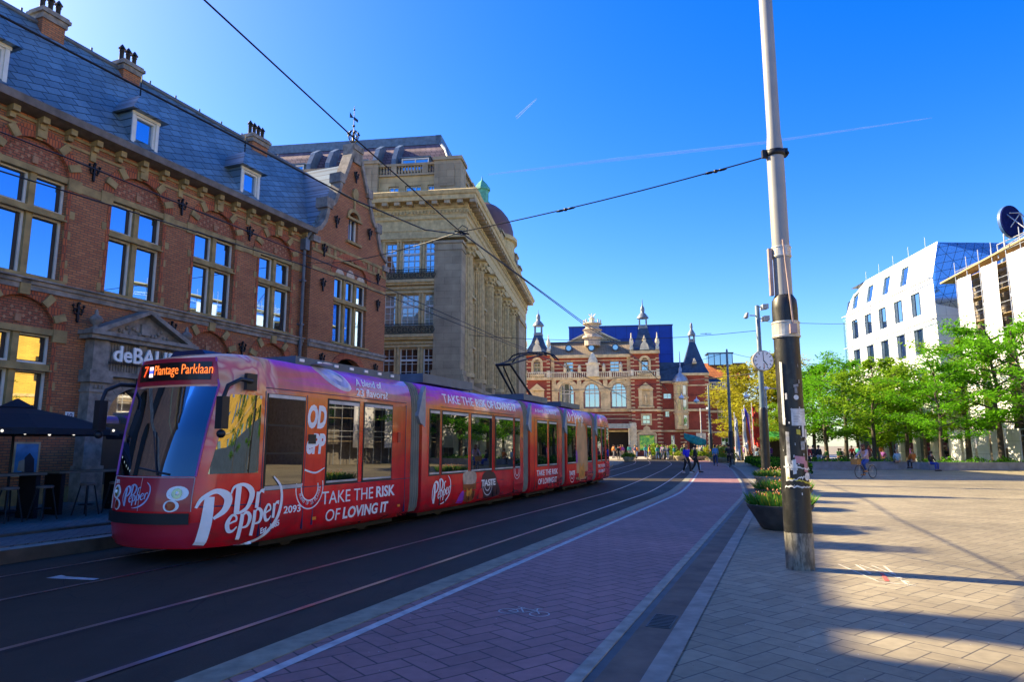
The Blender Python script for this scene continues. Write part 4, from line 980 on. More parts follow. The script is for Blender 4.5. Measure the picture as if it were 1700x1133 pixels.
# ---------------------------------------------------------------- white corner building on the right (local x towards the camera, -y faces the square)
M_wht = brickmat('white_panels', (.80, .80, .78), (.76, .77, .77), (.52, .54, .56), 1.95, 1.02, .025, offs=.5, stain=.06)
M_whp = plain('white_perforated_panel', (.78, .80, .82), .5, var=.08, scale=1)
n = NT('mirror_roof_tiles'); v = n.coord(); x, y, z = n.sep(v)
w = n.comb(n.math('ADD', n.math('MULTIPLY', x, .35), y), z, 0)
def tri_lines(n, w, rot, sp, lw):
    a, b, c = n.sep(n.mapping(w, rot=(0, 0, rot))); f = n.math('FRACT', n.math('DIVIDE', a, sp)); return n.math('LESS_THAN', f, lw)
ln = n.math('MAXIMUM', tri_lines(n, w, R(20), .8, .05), n.math('MAXIMUM', tri_lines(n, w, R(80), .8, .05), tri_lines(n, w, R(-40), 1.6, .025)))
M_mtile = n.fin(n.mix(ln, (.30, .45, .62), (.01, .025, .05)), n.mix(ln, (.16,)*3, (.6,)*3), n.mix(ln, (.75,)*3, (0, 0, 0)))
WB = thing('white_corner_building', 'bright white modern building with slim windows and a mirror tiled roof end', 'building', (41.5, 65.6, 0), R(-94.4))
wins = []
for k in range(5):
    x = -18.6+k*3.75; wins += [rect(x-.95, x+.95, 14.9, 17.3), rect(x-.95, x+.95, 10.9, 13.5), rect(x-.95, x+.95, 6.9, 9.5)]
m = MB(); m.panel(rect(-21, 0, 4.8, 18.2), wins, 0, .25)
m.add([(-21, 0, 4.8), (-21, 14, 4.8), (-21, 14, 20.2), (-21, 2.2, 21.4), (-21, .35, 20.0), (-21, 0, 18.2)], [(5, 4, 3, 2, 1, 0)])
m.add([(0, 0, 0), (0, 14, 0), (0, 14, 12), (0, 0, 15.5)], [(0, 1, 2, 3)])
for k in range(7): x = -20.6+k*3.4; m.box(x-.35, x+.35, .3, 1.0, 0, 4.8)
m.add([(-21, 0, 4.8), (0, 0, 4.8), (0, 3, 4.8), (-21, 3, 4.8)], [(0, 1, 2, 3)])
m.build('wall', M_wht, WB)
m = MB()   # sloped white top storey; its near corner is cut by the mirror tiles
m.panel([(-21, 18.2), (0, 18.2), (0, 21.8), (-16.5, 21.8), (-20.2, 20.2)], [rect(x-.8, x+.8, 18.7, 20.8) for x in (-18.7, -14.6, -10.4, -6.2)], 0, .3)
m.v = [(a, b+max(0, (c-18.2))*.22, c) for a, b, c in m.v]; m.build('sloped_storey', M_wht, WB)
m = MB(); m.add([(0, .0, 15.5), (-.02, .02, 18.2), (-.3, .8, 21.8), (-2.5, 9.5, 22.2), (-.2, 14, 18), (0, 14, 12)], [(5, 4, 3, 2, 1, 0)]); m.add([(-.3, .8, 21.8), (-2.5, 9.5, 22.2), (-2.5, 14, 22), (-.2, 14, 18)], [(0, 3, 2, 1)])
m.add([(-.3, .8, 21.8), (-21, .8, 21.8), (-21, 14, 21.8), (-2.5, 14, 22), (-2.5, 9.5, 22.2)], [(0, 4, 3, 2, 1)])
o = m.build('mirror_roof', M_mtile, WB)
m = MB(); m.box(-.9, .35, 7.1, 7.2, 18.6, 20.4); m.box(-.9, .35, 9.5, 9.6, 18.6, 20.4); m.box(-.9, .45, 7.0, 9.7, 20.4, 20.55); m.build('roof_window_surround', M_wht, o)
m = MB(); m.box(-.8, .2, 7.2, 9.5, 18.6, 20.4); m.build('roof_window', glass('blue_dark_glass', .25, (.4, .6, 1)), o)
M_wgl = glass('white_building_glass', .5, (.65, .85, 1.0), dark=(.02, .04, .05))
for k in range(5):
    x = -18.6+k*3.75
    for z0, z1 in ((14.9, 17.3), (10.9, 13.5), (6.9, 9.5)):
        m = MB(); m.panel(rect(x-.95, x+.95, z0, z1), [rect(x-.44, x+.44, z0+.06, z1-.06)], .12, .06); o = m.build('window', M_tslate, WB)
        m = MB(); m.add([(x-.95, .18, z0), (x+.95, .18, z0), (x+.95, .18, z1), (x-.95, .18, z1)], [(0, 1, 2, 3)]); m.build('pane', M_wgl, o)
for x in (-18.7, -14.6, -10.4, -6.2):
    m = MB(); m.add([(x-.8, .26, 18.7), (x+.8, .26, 18.7), (x+.8, .72, 20.8), (x-.8, .72, 20.8)], [(0, 1, 2, 3)]); m.build('pane', M_wgl, WB)
m = MB()
for z in (18.05, 13.95, 9.95):
    for k in range(46): x = -20.8+k*.46; m.add([(x, -.02, z), (x+.06, -.02, z), (x+.26, -.55, z-.05), (x+.2, -.55, z-.05), (x, -.02, z+.16), (x+.06, -.02, z+.16), (x+.26, -.55, z+.02), (x+.2, -.55, z+.02)], [(0, 1, 2, 3), (4, 5, 6, 7), (0, 3, 7, 4), (1, 2, 6, 5)])
    m.box(-21, 0, -.6, -.54, z-.06, z+.02)
m.build('sunshade_rack', plain('pale_metal', (.55, .58, .60), .4, .3), WB)
m = MB()
for k in range(6): x = -16.6+k*2.1; m.box(x-.02, x+.02, .25, .29, 19.0, 20.8)
m.build('facade_slit', M_tslate, WB)
m = MB(); m.box(-21.6, -21.02, -.2, 3, 9.5, 17.9); m.build('glass_corner', glass('pale_blue_glass', .4, (.6, .85, 1.0), dark=(.12, .3, .45)), WB)
m = MB(); m.add([(-21, .7, 0), (0, .7, 0), (0, .7, 4.8), (-21, .7, 4.8)], [(0, 1, 2, 3)]); m.build('shopfront', glass('shop_glass', .3, (.8, .9, 1)), WB)
m = MB()
for k in range(5): m.tube([(-19+k*3.6, 2, 21.7), (-19+k*3.6, 2, 23.6)], .025, 4)
m.build('lightning_rod', M_wfr, WB)
# scaffolded building nearer the camera
CB = thing('scaffolded_building', 'building under renovation wrapped in scaffolding and white sheeting, nearest on the right', 'building', (41.3, 61.9, 0), R(-94.4))
m = MB(); m.box(0, 24, 1.4, 14, 0, 17.2)
m.build('wall', plain('stone_front', (.2, .17, .14), .85, var=.3), CB)
m = MB()
for k in range(6):
    for z in (3.5, 7.2, 10.9, 14.2): m.box(1.9+k*3.7, 4.1+k*3.7, 1.36, 1.45, z, z+2.2)
m.build('window', glass('building_glass', .35, (.8, .85, 1)), CB)
m = MB()
for k in range(5): m.box(.2+k*2.0, 1.75+k*2.0, -2.0, -1.9, 0, 3.0)
m.build('hoarding', M_wht, CB)
M_sheet = plain('scaffold_sheeting', (.76, .73, .76), .7, var=.12, scale=1.1, bump=.3)
m = MB()
for k in range(6):
    x0 = .1+k*3.7
    vs = []; N = 5
    for i in range(N+1):
        for j in range(7): vs.append((x0+2.3*i/N, -.02+.05*math.sin(i*2.1+j*1.3+k), 1.5+(16.9+.05*x0-1.5)*j/6))
    m.add(vs, [(i*7+j, (i+1)*7+j, (i+1)*7+j+1, i*7+j+1) for i in range(N) for j in range(6)], 0, True)
o = m.build('sheeting', M_sheet, CB); sol = o.modifiers.new('thickness', 'SOLIDIFY'); sol.thickness = .02
M_stl = plain('scaffold_steel', (.45, .46, .48), .4, .6); M_plk = plain('scaffold_plank', (.42, .30, .16), .8)
m = MB(); k = 0; x = .0
while x < 24.1:
    for y in (0.0, 1.1): m.tube([(x, y, 0), (x, y, 18.6+.05*x)], .04, 5)
    x += 1.85
for z in range(1, 9):
    for y in (0.0, 1.1):
        m.tube([(0, y, z*2.1+.9), (24, y, z*2.1+.9)], .035, 5); m.tube([(0, y, z*2.1+.4), (24, y, z*2.1+.4)], .03, 5) if z % 2 else None
for k in range(6): m.tube([(k*3.7, 0, 2), (k*3.7+3.6, 0, 8)], .03, 4); m.tube([(k*3.7+3.6, 0, 8), (k*3.7, 0, 14)], .03, 4)
m.build('scaffold_tube', M_stl, CB)
m = MB()
for z in range(1, 9): m.box(0, 24, .05, 1.05, z*2.1-.04, z*2.1)
m.add([(-2.5, -.1, 17.15), (24, -.1, 18.7), (24, 1.2, 18.7), (-2.5, 1.2, 17.15), (-2.5, -.1, 17.3), (24, -.1, 18.85), (24, 1.2, 18.85), (-2.5, 1.2, 17.3)], [(0, 1, 2, 3), (4, 5, 6, 7), (0, 1, 5, 4), (3, 2, 6, 7)])
m.build('plank', M_plk, CB)
# round roof sign seen from behind
t = thing('round_roof_sign', 'round dark blue rooftop sign seen from behind on its steel truss', 'sign', (41.2, 54, 18.35), R(-94.4))
m = MB(); m.prism([(1.36*math.cos(k*math.pi/16), 1.62+1.36*math.sin(k*math.pi/16)) for k in range(32)], 'x', -.32, .0); m.v = [(a, b-0, c) for a, b, c in m.v]
m.build('disc', [plain('sign_blue_back', (.004, .010, .085), .9, spec=.1)], t, rot=(0, 0, R(25)))
m = MB(); m.lathe([(1.38, -.33), (1.38, -.1)], 32, m=0); 
o = m.build('rim', plain('sign_rim', (.06, .14, .34), .5), t, (0, 0, 1.62), (0, R(90), R(25)))
m = MB()
for a, b in (((.1, -.9, .3), (.1, -.6, 2.3)), ((.1, .9, .3), (.1, .6, 2.3)), ((.1, -.6, 2.3), (.1, .6, 2.3)), ((.1, -.9, .3), (.1, .6, 2.3)), ((.1, -.6, 2.3), (1.6, .2, .2)), ((.1, .6, 2.3), (1.6, .8, .2)), ((.1, -.9, .3), (.1, -.9, -.6)), ((.1, .9, .3), (.1, .9, -.6)), ((-1.8, -.3, .15), (2.4, -.3, .15)), ((-1.8, .7, .15), (2.4, .7, .15)), ((-1.8, -.3, -.4), (2.4, -.3, .1)), ((-1.8, -.3, .15), (-1.8, -.3, -1.0)), ((1.6, .2, .2), (1.6, .2, -.8))): m.tube([a, b], .05, 5)
m.build('truss', M_stl, t)
# yellow brick building on the near right: the tram and the ground floor windows mirror it
M_ybrick = brickmat('yellow_brick', (.62, .40, .06), (.55, .34, .05), (.40, .26, .06), .5, .16, .02)
YB = thing('yellow_brick_building', 'sunlit yellow brick building on the near right side of the square', 'building', (46, 34, 0), R(-94.4))
ws = [rect(1+k*4.2, 2.6+k*4.2, z, z+2.6) for k in range(14) for z in (3.2, 8.2, 13.2)]
m = MB(); m.panel(rect(0, 60, 0, 17), ws, 0, .3); m.box(0, 60, .4, 12, 0, 17); m.build('wall', M_ybrick, YB)
m = MB()
for w in ws: m.add([(w[0][0], .25, w[0][1]), (w[1][0], .25, w[0][1]), (w[1][0], .25, w[2][1]), (w[0][0], .25, w[2][1])], [(0, 1, 2, 3)])
m.build('pane', M_tgl, YB)
m = MB(); m.box(0, 60, -.25, 0, 16.8, 17.2); m.box(0, 60, -.1, 0, 6.6, 6.9); m.build('cornice', M_limep, YB)
m = MB(); m.box(0, 60, -.2, -.003, 0, 4.6); m.build('shopfront', M_tslate, YB)
# ---------------------------------------------------------------- tram (local x back along the street from the nose, -y is the side towards the camera)
TR = thing('tram', 'red and purple articulated tram covered in drink advertising, line 7', 'tram', st(7.2, -8.9, 0.012), RZ)
n = NT('tram_advert_paint'); v = n.coord(); x, y, z = n.sep(v)
w = n.comb(n.math('MULTIPLY', x, .35), 0, n.math('MULTIPLY', z, 1.6)); f = n.noise(w, 1.1, 3, .6, .8)
zz = n.math('DIVIDE', n.math('SUBTRACT', n.math('ADD', z, n.math('MULTIPLY', n.math('SUBTRACT', f, .5), 1.0)), .2), 3.0)
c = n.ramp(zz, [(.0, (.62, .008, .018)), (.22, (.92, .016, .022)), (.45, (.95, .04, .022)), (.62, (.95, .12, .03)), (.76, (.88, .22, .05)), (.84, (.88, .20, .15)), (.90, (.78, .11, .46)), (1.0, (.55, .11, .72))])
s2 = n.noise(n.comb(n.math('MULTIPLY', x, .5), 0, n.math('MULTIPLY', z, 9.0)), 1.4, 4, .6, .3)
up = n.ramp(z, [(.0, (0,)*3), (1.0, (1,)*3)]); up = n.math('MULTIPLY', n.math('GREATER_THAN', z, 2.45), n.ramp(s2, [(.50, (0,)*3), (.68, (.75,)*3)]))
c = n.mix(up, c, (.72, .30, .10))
cab = n.math('MULTIPLY', n.ramp(n.math('SUBTRACT', 1.75, x), [(.0, (0,)*3), (.12, (1,)*3)]), n.ramp(n.math('DIVIDE', z, 3.2), [(.36, (0,)*3), (.72, (1,)*3)]))
fp = n.noise(n.comb(n.math('MULTIPLY', x, 1.6), 0, n.math('MULTIPLY', z, .9)), 1.2, 2, .5, 1.2)
c = n.mix(cab, c, n.ramp(fp, [(.36, (.95, .20, .05)), (.46, (1.0, .50, .26)), (.54, (.80, .16, .16)), (.58, (1.0, .52, .34)), (.74, (1.0, .32, .07))]))
gr = n.noise(n.comb(n.math('MULTIPLY', x, 1.3), 0, n.math('MULTIPLY', z, 3.0)), 2.2, 4, .65); c = n.mix(n.math('MULTIPLY', n.ramp(gr, [(.4, (0,)*3), (.7, (.75,)*3)]), n.ramp(z, [(.22, (1,)*3), (.75, (0,)*3)])), c, (.10, .045, .035)); c = n.mix(1.0, c, n.ramp(n.noise(n.comb(n.math('MULTIPLY', x, 2.0), 0, z), 1.7, 3), [(.35, (.86,)*3), (.6, (1.05,)*3)]), 'MULTIPLY')
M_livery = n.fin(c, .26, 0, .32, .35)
M_nose = plain('tram_maroon', (.46, .014, .035), .3, var=.12, scale=1, coat=.25)
M_blk = plain('black_rubber', (.008, .009, .012), .5)
M_trim = plain('dark_blue_trim', (.012, .022, .085), .35)
M_tglass = glass('tram_glass', .17, (.95, .97, 1.0), dark=(.006, .007, .008), rough=.01, wob=.02)
M_wsglass = glass('windscreen_glass', .09, (.5, .75, 1.0), dark=(.004, .006, .010), rough=.01, wob=.35)
M_adw = plain('advert_white', (.93, .91, .88), .35, var=.06)
M_troof = plain('tram_roof_grey', (.07, .10, .13), .5)
M_bel = plain('bellows_rubber', (.27, .25, .18), .8, var=.2)
PROF = [(-1.10, .20), (-1.17, .30), (-1.2, .55), (-1.2, 1.0), (-1.2, 2.5), (-1.175, 2.76), (-1.10, 2.98), (-.98, 3.10), (-.75, 3.15)]
def ys(z):
    for a, b in zip(PROF, PROF[1:]):
        if a[1] <= z <= b[1]: return a[0]+(b[0]-a[0])*(z-a[1])/(b[1]-a[1])
    return -1.2
FULL = PROF + [(-y, z) for y, z in reversed(PROF)]
def body(x0, x1, name='car_body'):
    t = MB(); N = len(FULL); nx = 2; vs = []
    for i in range(nx): vs += [(x0+(x1-x0)*i/(nx-1), y, z) for y, z in FULL]
    t.add(vs, [(k, N+k, N+(k+1) % N, (k+1) % N) for k in range(N)], 0, True)
    t.add(vs[:N], [tuple(reversed(range(N)))]); t.add(vs[N:], [tuple(range(N))])
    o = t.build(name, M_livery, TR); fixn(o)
    # skirt gear in the dark
    t = MB(); t.box(x0+.3, x1-.3, -.95, .95, .10, .32)
    for sx in (.25, .75):
        xc = x0+(x1-x0)*sx
        for sy in (-1, 1): t.prism([(xc+.30*math.cos(k*math.pi/7), .29+.29*math.sin(k*math.pi/7)) for k in range(14)], 'y', sy*.72-.06, sy*.72+.06)
    t.build('wheel_gear', M_blk, o)
    return o
def pane(par, x0, x1, z0, z1, name='window', y=None, gl=None):
    y = -1.2 if y is None else y
    t = MB(); t.box(x0-.035, x1+.035, y-.006, y+.01, z0-.035, z1+.035, 0); t.box(x0, x1, y-.014, y-.0061, z1-.06, z1, 1); t.box(x0, x1, y-.014, y-.0061, z0, z0+.035, 1)
    t.add([(x0, y-.010, z0+.035), (x1, y-.010, z0+.035), (x1, y-.010, z1-.06), (x0, y-.010, z1-.06)], [(0, 1, 2, 3)], 2)
    return t.build(name, [M_blk, plain_strip, gl or M_tglass], par)
plain_strip = plain('window_edge_strip', (.55, .52, .48), .4)
A = body(1.44, 6.0); B = body(6.5, 12.9); Cc = body(13.5, 16.85); Dd = body(17.35, 21.25); Ee = body(21.75, 24.6)
for a, b in ((3.06, 4.0), (4.2, 5.2)): pane(A, a, b, 1.03, 2.5)
# door with panes, a grey cover in the middle
t = MB(); t.box(1.47, 2.42, -1.206, -1.19, .98, 2.52); dr = t.build('door', M_blk, A)
t = MB()
for z0, z1 in ((1.06, 1.55), (1.58, 2.0), (2.03, 2.44)): t.add([(1.51, -1.21, z0), (2.38, -1.21, z0), (2.38, -1.21, z1), (1.51, -1.21, z1)], [(0, 1, 2, 3)])
t.build('door_pane', M_tglass, A)
t = MB(); t.box(1.50, 2.40, -1.215, -1.206, 2.455, 2.51); t.box(1.50, 2.40, -1.215, -1.206, .99, 1.05); t.build('door_strip', plain_strip, A)
t = MB(); t.box(2.52, 2.72, -1.216, -1.2, 1.72, 1.88); t.build('door_button_plate', M_blk, A)
for a, b in ((6.86, 7.32), (7.48, 8.89), (9.11, 10.42), (10.67, 12.0), (12.2, 12.58)): pane(B, a, b, 1.03, 2.5)
for a, b in ((14.2, 15.15), (15.4, 16.2)): pane(Cc, a, b, 1.03, 2.5)
for a, b in ((17.5, 18.6), (20.4, 21.0)): pane(Dd, a, b, 1.03, 2.5)
for a, b in ((22.1, 22.75), (22.95, 23.55), (24.0, 24.4)): pane(Ee, a, b, 1.03, 2.5)
# panel seams
for par, xs in ((A, (1.44, 2.46, 5.78)), (B, (7.4, 9.0, 10.55, 12.1)), (Cc, (13.9, 16.4)), (Dd, (18.8, 20.2)), (Ee, (22.0, 23.7))):
    t = MB()
    for xx in xs: t.box(xx-.008, xx+.008, -1.2035, -1.15, .3, 2.55)
    if par is A: t.box(1.44, 6, -1.2035, -1.15, .985, .997)
    t.box(min(xs), max(xs), -1.2035, -1.15, 2.60, 2.612)
    for xx in xs[:-1]: t.box(xx+.25, xx+.27, -1.2035, -1.15, .34, .72); t.box(xx+.25, xx+.8, -1.2032, -1.15, .715, .725)
    t.build('panel_seam', M_trim if par is A else M_blk, par)
# bellows
def bellows(x0, x1):
    t = MB(); nf = 5
    for i in range(nf):
        a = x0+(x1-x0)*i/nf; b = x0+(x1-x0)*(i+1)/nf; mid = (a+b)/2; N = len(FULL); vs = []
        for xx, s in ((a, .86), (mid-.01, .955), (mid+.01, .955), (b, .86)): vs += [(xx, y*s, .25+(z-.2)*(.97 if s < .95 else .985)) for y, z in FULL]
        t.add(vs, [(j*N+k, (j+1)*N+k, (j+1)*N+(k+1) % N, j*N+(k+1) % N) for j in range(3) for k in range(N)])
    o = t.build('bellows', M_bel, TR)
    t = MB(); t.prism([(x1-.10, 2.2), (x1+.12, 2.1), (x1+.12, 3.05), (x1-.0, 2.9), (x1-.2, 2.35)], 'y', -1.21, -1.1); t.build('bellows_bracket', plain('bracket_grey', (.30, .31, .34), .4), o)
for a, b in ((6.0, 6.5), (12.9, 13.5), (16.85, 17.35), (21.25, 21.75)): bellows(a, b)
# nose
PLAN = [(1.44, 1.2, 0), (1.1, 1.155, 0), (.75, 1.05, .15), (.45, .925, .40), (.26, .80, .65), (.09, .50, .93), (.02, .22, .99), (0, 0, 1)]
FX = [(.20, .36), (.32, .30), (.50, .28), (.72, .27), (.95, .28), (1.22, .32), (1.5, .37), (1.9, .45), (2.3, .56), (2.6, .65), (2.64, .64), (3.0, .65), (3.06, .68), (3.11, .80), (3.15, 1.05)]
def fx(z):
    for a, b in zip(FX, FX[1:]):
        if a[0] <= z <= b[0]: return a[1]+(b[1]-a[1])*(z-a[0])/(b[0]-a[0])
    return FX[-1][1]
def ringpts(z, push=0.0):
    k = -ys(z)/1.2; F = fx(z); out = []
    R_ = [(X, -Y, e) for X, Y, e in PLAN] + [(X, Y, e) for X, Y, e in reversed(PLAN[:-1])]
    wz = max(0.0, min(1.0, (z-1.2)/1.4))
    for X, Y, e in R_:
        xx = F+(1.44-F)*(X/1.44); yy = Y*k*(1+wz*.10*e*(1-e)*4*(.55+.45*(e > .5)))
        out.append((xx-push*e, yy*(1+push*.5*(1-e)), z))
    return out
def noseface(name, z0, z1, mat, j0, j1, push=0.0, nz=6, par=None, inner=True):
    t = MB(); zs = [z0+(z1-z0)*i/nz for i in range(nz+1)]; vs = []; n = None
    for z in zs: r = ringpts(z, push)[j0:j1+1]; n = len(r); vs += r
    fs = [(i*n+k, i*n+k+1, (i+1)*n+k+1, (i+1)*n+k) for i in range(nz) for k in range(n-1)]
    t.add(vs, fs, 0, True)
    return t.build(name, mat, par or TR)
nose = noseface('cab_body', .20, 3.15, M_livery, 0, 14, 0, 24)
t = MB(); rr = ringpts(3.148); t.add(rr, [tuple(range(len(rr)))]); rr = ringpts(.21); t.add(rr, [tuple(reversed(range(len(rr))))]); t.build('cab_roof', M_troof, nose)
FPX = lambda y, z: (lambda r: next(((a[0]+(b[0]-a[0])*((y-a[1])/(b[1]-a[1]+1e-9))) for a, b in zip(r, r[1:]) if min(a[1], b[1])-1e-6 <= y <= max(a[1], b[1])+1e-6), 0))(ringpts(z)[2:13])
noseface('windscreen', 1.24, 2.60, M_wsglass, 4, 10, .012, 10, nose)
noseface('front_panel', .74, 1.22, M_nose, 4, 10, .014, 5, nose)
noseface('lower_panel', .22, .58, M_nose, 3, 11, .010, 4, nose)
noseface('bumper', .56, .72, M_blk, 4, 10, .075, 3, nose)
hd = noseface('display_surround', 2.62, 3.04, M_nose, 4, 10, .014, 4, nose)
t = MB(); zs = (2.69, 2.97); n_ = 9
vs = []
for z in zs:
    for i in range(n_): yy = -.74+1.48*i/(n_-1); vs.append((FPX(yy, z)-.024, yy, z))
t.add(vs, [(i, i+1, n_+i+1, n_+i) for i in range(n_-1)]); t.build('display_screen', plain('display_black', (.006, .006, .006), .3), nose)
def front(z0, y0): return lambda a, b, c: Vector((FPX(max(-.85, min(.85, y0-a)), z0+b)-.028-c, y0-a, z0+b))
M_led = emit('amber_led', (1.0, .20, .03), .62); M_led2 = emit('red_led', (1.0, .09, .02), .62)
text_mesh('Plantage Parklaan', 'display_text', M_led, nose, width=1.10, height=.20, depth=.004, bold=-.008, M=front(2.735, .33))
text_mesh('7', 'display_number', M_led2, nose, width=.12, height=.17, depth=.004, M=front(2.765, .62), shear=.1)
t = MB()
for k, mi in ((0, 0), (1, 1), (2, 0)):
    z0 = 2.755+k*.055; t.add([(FPX(.46, z0)-.03, .46, z0), (FPX(.37, z0)-.03, .37, z0), (FPX(.37, z0+.055)-.03, .37, z0+.055), (FPX(.46, z0+.055)-.03, .46, z0+.055)], [(0, 1, 2, 3)], mi)
t.build('display_flag', [emit('led_pink_white', (.8, .55, .6), .9), emit('led_blue', (.05, .08, .8), .9)], nose)
# headlights: white bezel, lens; red lamp below
def disc(t, y, z, ry, rz, dx, m, n=18):
    t.add([(FPX(y+ry*math.cos(2*math.pi*k/n), z+rz*math.sin(2*math.pi*k/n))-dx, y+ry*math.cos(2*math.pi*k/n), z+rz*math.sin(2*math.pi*k/n)) for k in range(n)], [tuple(reversed(range(n)))], m)
M_lens = glass('lamp_lens', .25, (1, .95, .6), dark=(.16, .17, .06)); M_rlens = plain('red_lens', (.35, .02, .01), .15)
for sy in (-1, 1):
    t = MB(); disc(t, sy*.61, 1.0, .15, .105, .02, 0); disc(t, sy*.61, 1.0, .07, .075, .03, 1); t.ball((FPX(sy*.61, 1.0)-.02, sy*.61, 1.0), .03, 0); t.build('headlight', [M_adw, M_lens], nose)
    t = MB(); disc(t, sy*.54, .82, .11, .085, .02, 0); disc(t, sy*.54, .82, .07, .065, .03, 1); t.build('tail_light', [M_adw, M_rlens], nose)
t = MB()
r0 = [p for p in ringpts(1.225, .02)[4:11]]; t.tube(r0, .008, 4); r1 = [ringpts(z_, .02)[4] for z_ in (1.225, 1.1, .95, .8, .74)]; t.tube(r1, .008, 4); t.tube([ringpts(z_, .02)[10] for z_ in (1.225, 1.1, .95, .8, .74)], .008, 4); t.tube([ringpts(z_, .018)[7] for z_ in (1.225, 1.0, .74)], .004, 4)
t.build('panel_edge', plain('pale_edge', (.5, .42, .42), .4), nose)
t = MB(); t.tube([ringpts(z_, .012)[4] for z_ in (1.24, 1.6, 2.0, 2.3, 2.6, 3.04)], .018, 5); t.tube([ringpts(z_, .012)[10] for z_ in (1.24, 1.6, 2.0, 2.3, 2.6, 3.04)], .018, 5); t.build('pillar_edge', plain('pillar_purple', (.35, .06, .30), .4), nose)
# wiper, front number, tow mark
t = MB(); t.tube([(FPX(-.25, 1.26)-.03, -.25, 1.26), (FPX(-.02, 1.9)-.04, -.02, 1.9)], .012, 4); t.tube([(FPX(-.45, 1.27)-.03, -.45, 1.27), (FPX(.1, 1.33)-.04, .1, 1.36)], .016, 4); t.build('wiper', M_blk, nose)
text_mesh('2093', 'fleet_number', M_adw, nose, width=.16, height=.06, depth=.003, bold=.02, M=lambda a, b, c: Vector((FPX(.74-a, 1.12)-.018-c, .74-a, 1.12+b)))
# cab side window, following the nose plan
def plany(xq, z):
    r = ringpts(z)[:8]
    for a, b in zip(r, r[1:]):
        if b[0] <= xq <= a[0]: return a[1]+(b[1]-a[1])*(xq-a[0])/(b[0]-a[0]+1e-9)
    return -1.2 if xq >= 1.44 else r[-1][1]
t = MB(); vs = []; N = 5; Mz = 5
for j in range(Mz+1):
    z = 1.27+(2.47-1.27)*j/Mz; xa = .64+(.90-.64)*j/Mz; xb = 1.36
    for i in range(N+1): xx = xa+(xb-xa)*i/N; vs.append((xx, plany(xx, z)-.012, z))
t.add(vs, [(j*(N+1)+i, j*(N+1)+i+1, (j+1)*(N+1)+i+1, (j+1)*(N+1)+i) for j in range(Mz) for i in range(N)], 0, True)
t.build('cab_window', M_tglass, nose)
t = MB()
for xa, xb, za, zb in ((.92, 1.36, 2.42, 2.47),):
    t.add([(xa, plany(xa, za)-.018, za), (xb, plany(xb, za)-.018, za), (xb, plany(xb, zb)-.018, zb), (xa, plany(xa, zb)-.018, zb)], [(0, 1, 2, 3)])
t.build('cab_window_strip', plain_strip, nose)
t = MB(); t.tube([(0.56+i*.22, plany(.56+i*.22, .80)-.008, .80) for i in range(5)], .010, 4); t.build('blue_line', M_trim, nose)
# mirrors
for sy in (-1, 1):
    t = MB(); t.box(1.02, 1.24, sy*1.16-.03, sy*1.16+.03, 2.54, 2.80); t.tube([(1.13, sy*1.18, 2.68), (.80, sy*1.27, 2.68), (.56, sy*1.27, 2.57), (.49, sy*1.26, 2.38)], [.036, .032, .032, .03], 8)
    o = t.build('mirror_arm', M_blk, nose)
    t = MB(); t.box(.42, .56, sy*1.26-.06, sy*1.26+.06, 1.93, 2.40); t.ball((.49, sy*1.26, 1.86), .065, 0, 8, 1.0); t.build('mirror_housing', M_blk, o)
# roof boxes, blue beacon fairing, pantograph
t = MB(); t.box(2.4, 5.9, -.95, .95, 3.1, 3.25); t.prism([(-.30, 3.12), (-.2, 3.22), (.4, 3.22), (.5, 3.12)], 'x', 1.05, 1.45, 1); t.box(7.2, 10.0, -.8, .8, 3.2, 3.42); t.box(14, 16.4, -.8, .8, 3.2, 3.4); t.box(18, 20.6, -.8, .8, 3.2, 3.38); t.build('roof_box', [M_troof, M_trim], TR)
t = MB()
for k in range(7): t.box(2.5+k*.5, 2.62+k*.5, -.97, -.95, 3.16, 3.21)
t.build('roof_marker', M_adw, TR)
t = MB()
PX = 16.2
for sy in (-.45, .45): t.tube([(PX, sy*.8, 3.35), (14.15, sy*.55, 4.42)], .045, 5); t.tube([(14.15, sy*.5, 4.42), (17.1, sy*.9, 5.12)], .03, 5)
t.tube([(14.15, -.28, 4.42), (14.15, .28, 4.42)], .05, 5); t.tube([(PX, -.5, 3.35), (PX, .5, 3.35)], .06, 5); t.tube([(14.15, 0, 4.35), (15.6, .1, 3.45)], .03, 4)
for dx in (-.22, .22): t.tube([(17.1+dx, -.95, 4.9), (17.1+dx, -.75, 5.1), (17.1+dx, -.5, 5.17), (17.1+dx, .5, 5.17), (17.1+dx, .75, 5.1), (17.1+dx, .95, 4.9)], .03, 5)
t.box(16.86, 17.34, -.5, -.45, 5.08, 5.12); t.box(16.86, 17.34, .45, .5, 5.08, 5.12)
t.build('pantograph', M_iron, TR)
# ---- advertising lettering
def side(x0, z0, lift=.006): return lambda a, b, c: Vector((x0+a, ys(z0+b)-lift-c, z0+b))
def ad(body_, par, x0, z0, w, h, bold=0.0, name='advert_text', shear=0): return text_mesh(body_, name, M_adw, par, width=w, height=h, depth=.003, bold=bold, M=side(x0, z0), shear=shear)
ad('A blend of', A, 3.95, 2.84, .92, .14, .014); ad('23 flavors?', A, 3.92, 2.64, 1.12, .15, .014)
ad('TAKE THE', A, 2.95, .66, 1.62, .22); ad('RISK', A, 4.68, .665, .70, .22, .03); ad('OF', A, 3.10, .35, .42, .21); ad('LOVING IT', A, 3.62, .35, 1.52, .215, .03)
ad('2093', A, 1.98, .59, .42, .12, .02, 'fleet_number')
ad('TAKE THE', B, 7.55, 2.72, 1.75, .22); ad('RISK OF LOVING IT', B, 9.45, 2.72, 2.9, .22, .03); ad('TASTE', B, 9.75, .60, .95, .18, .03)
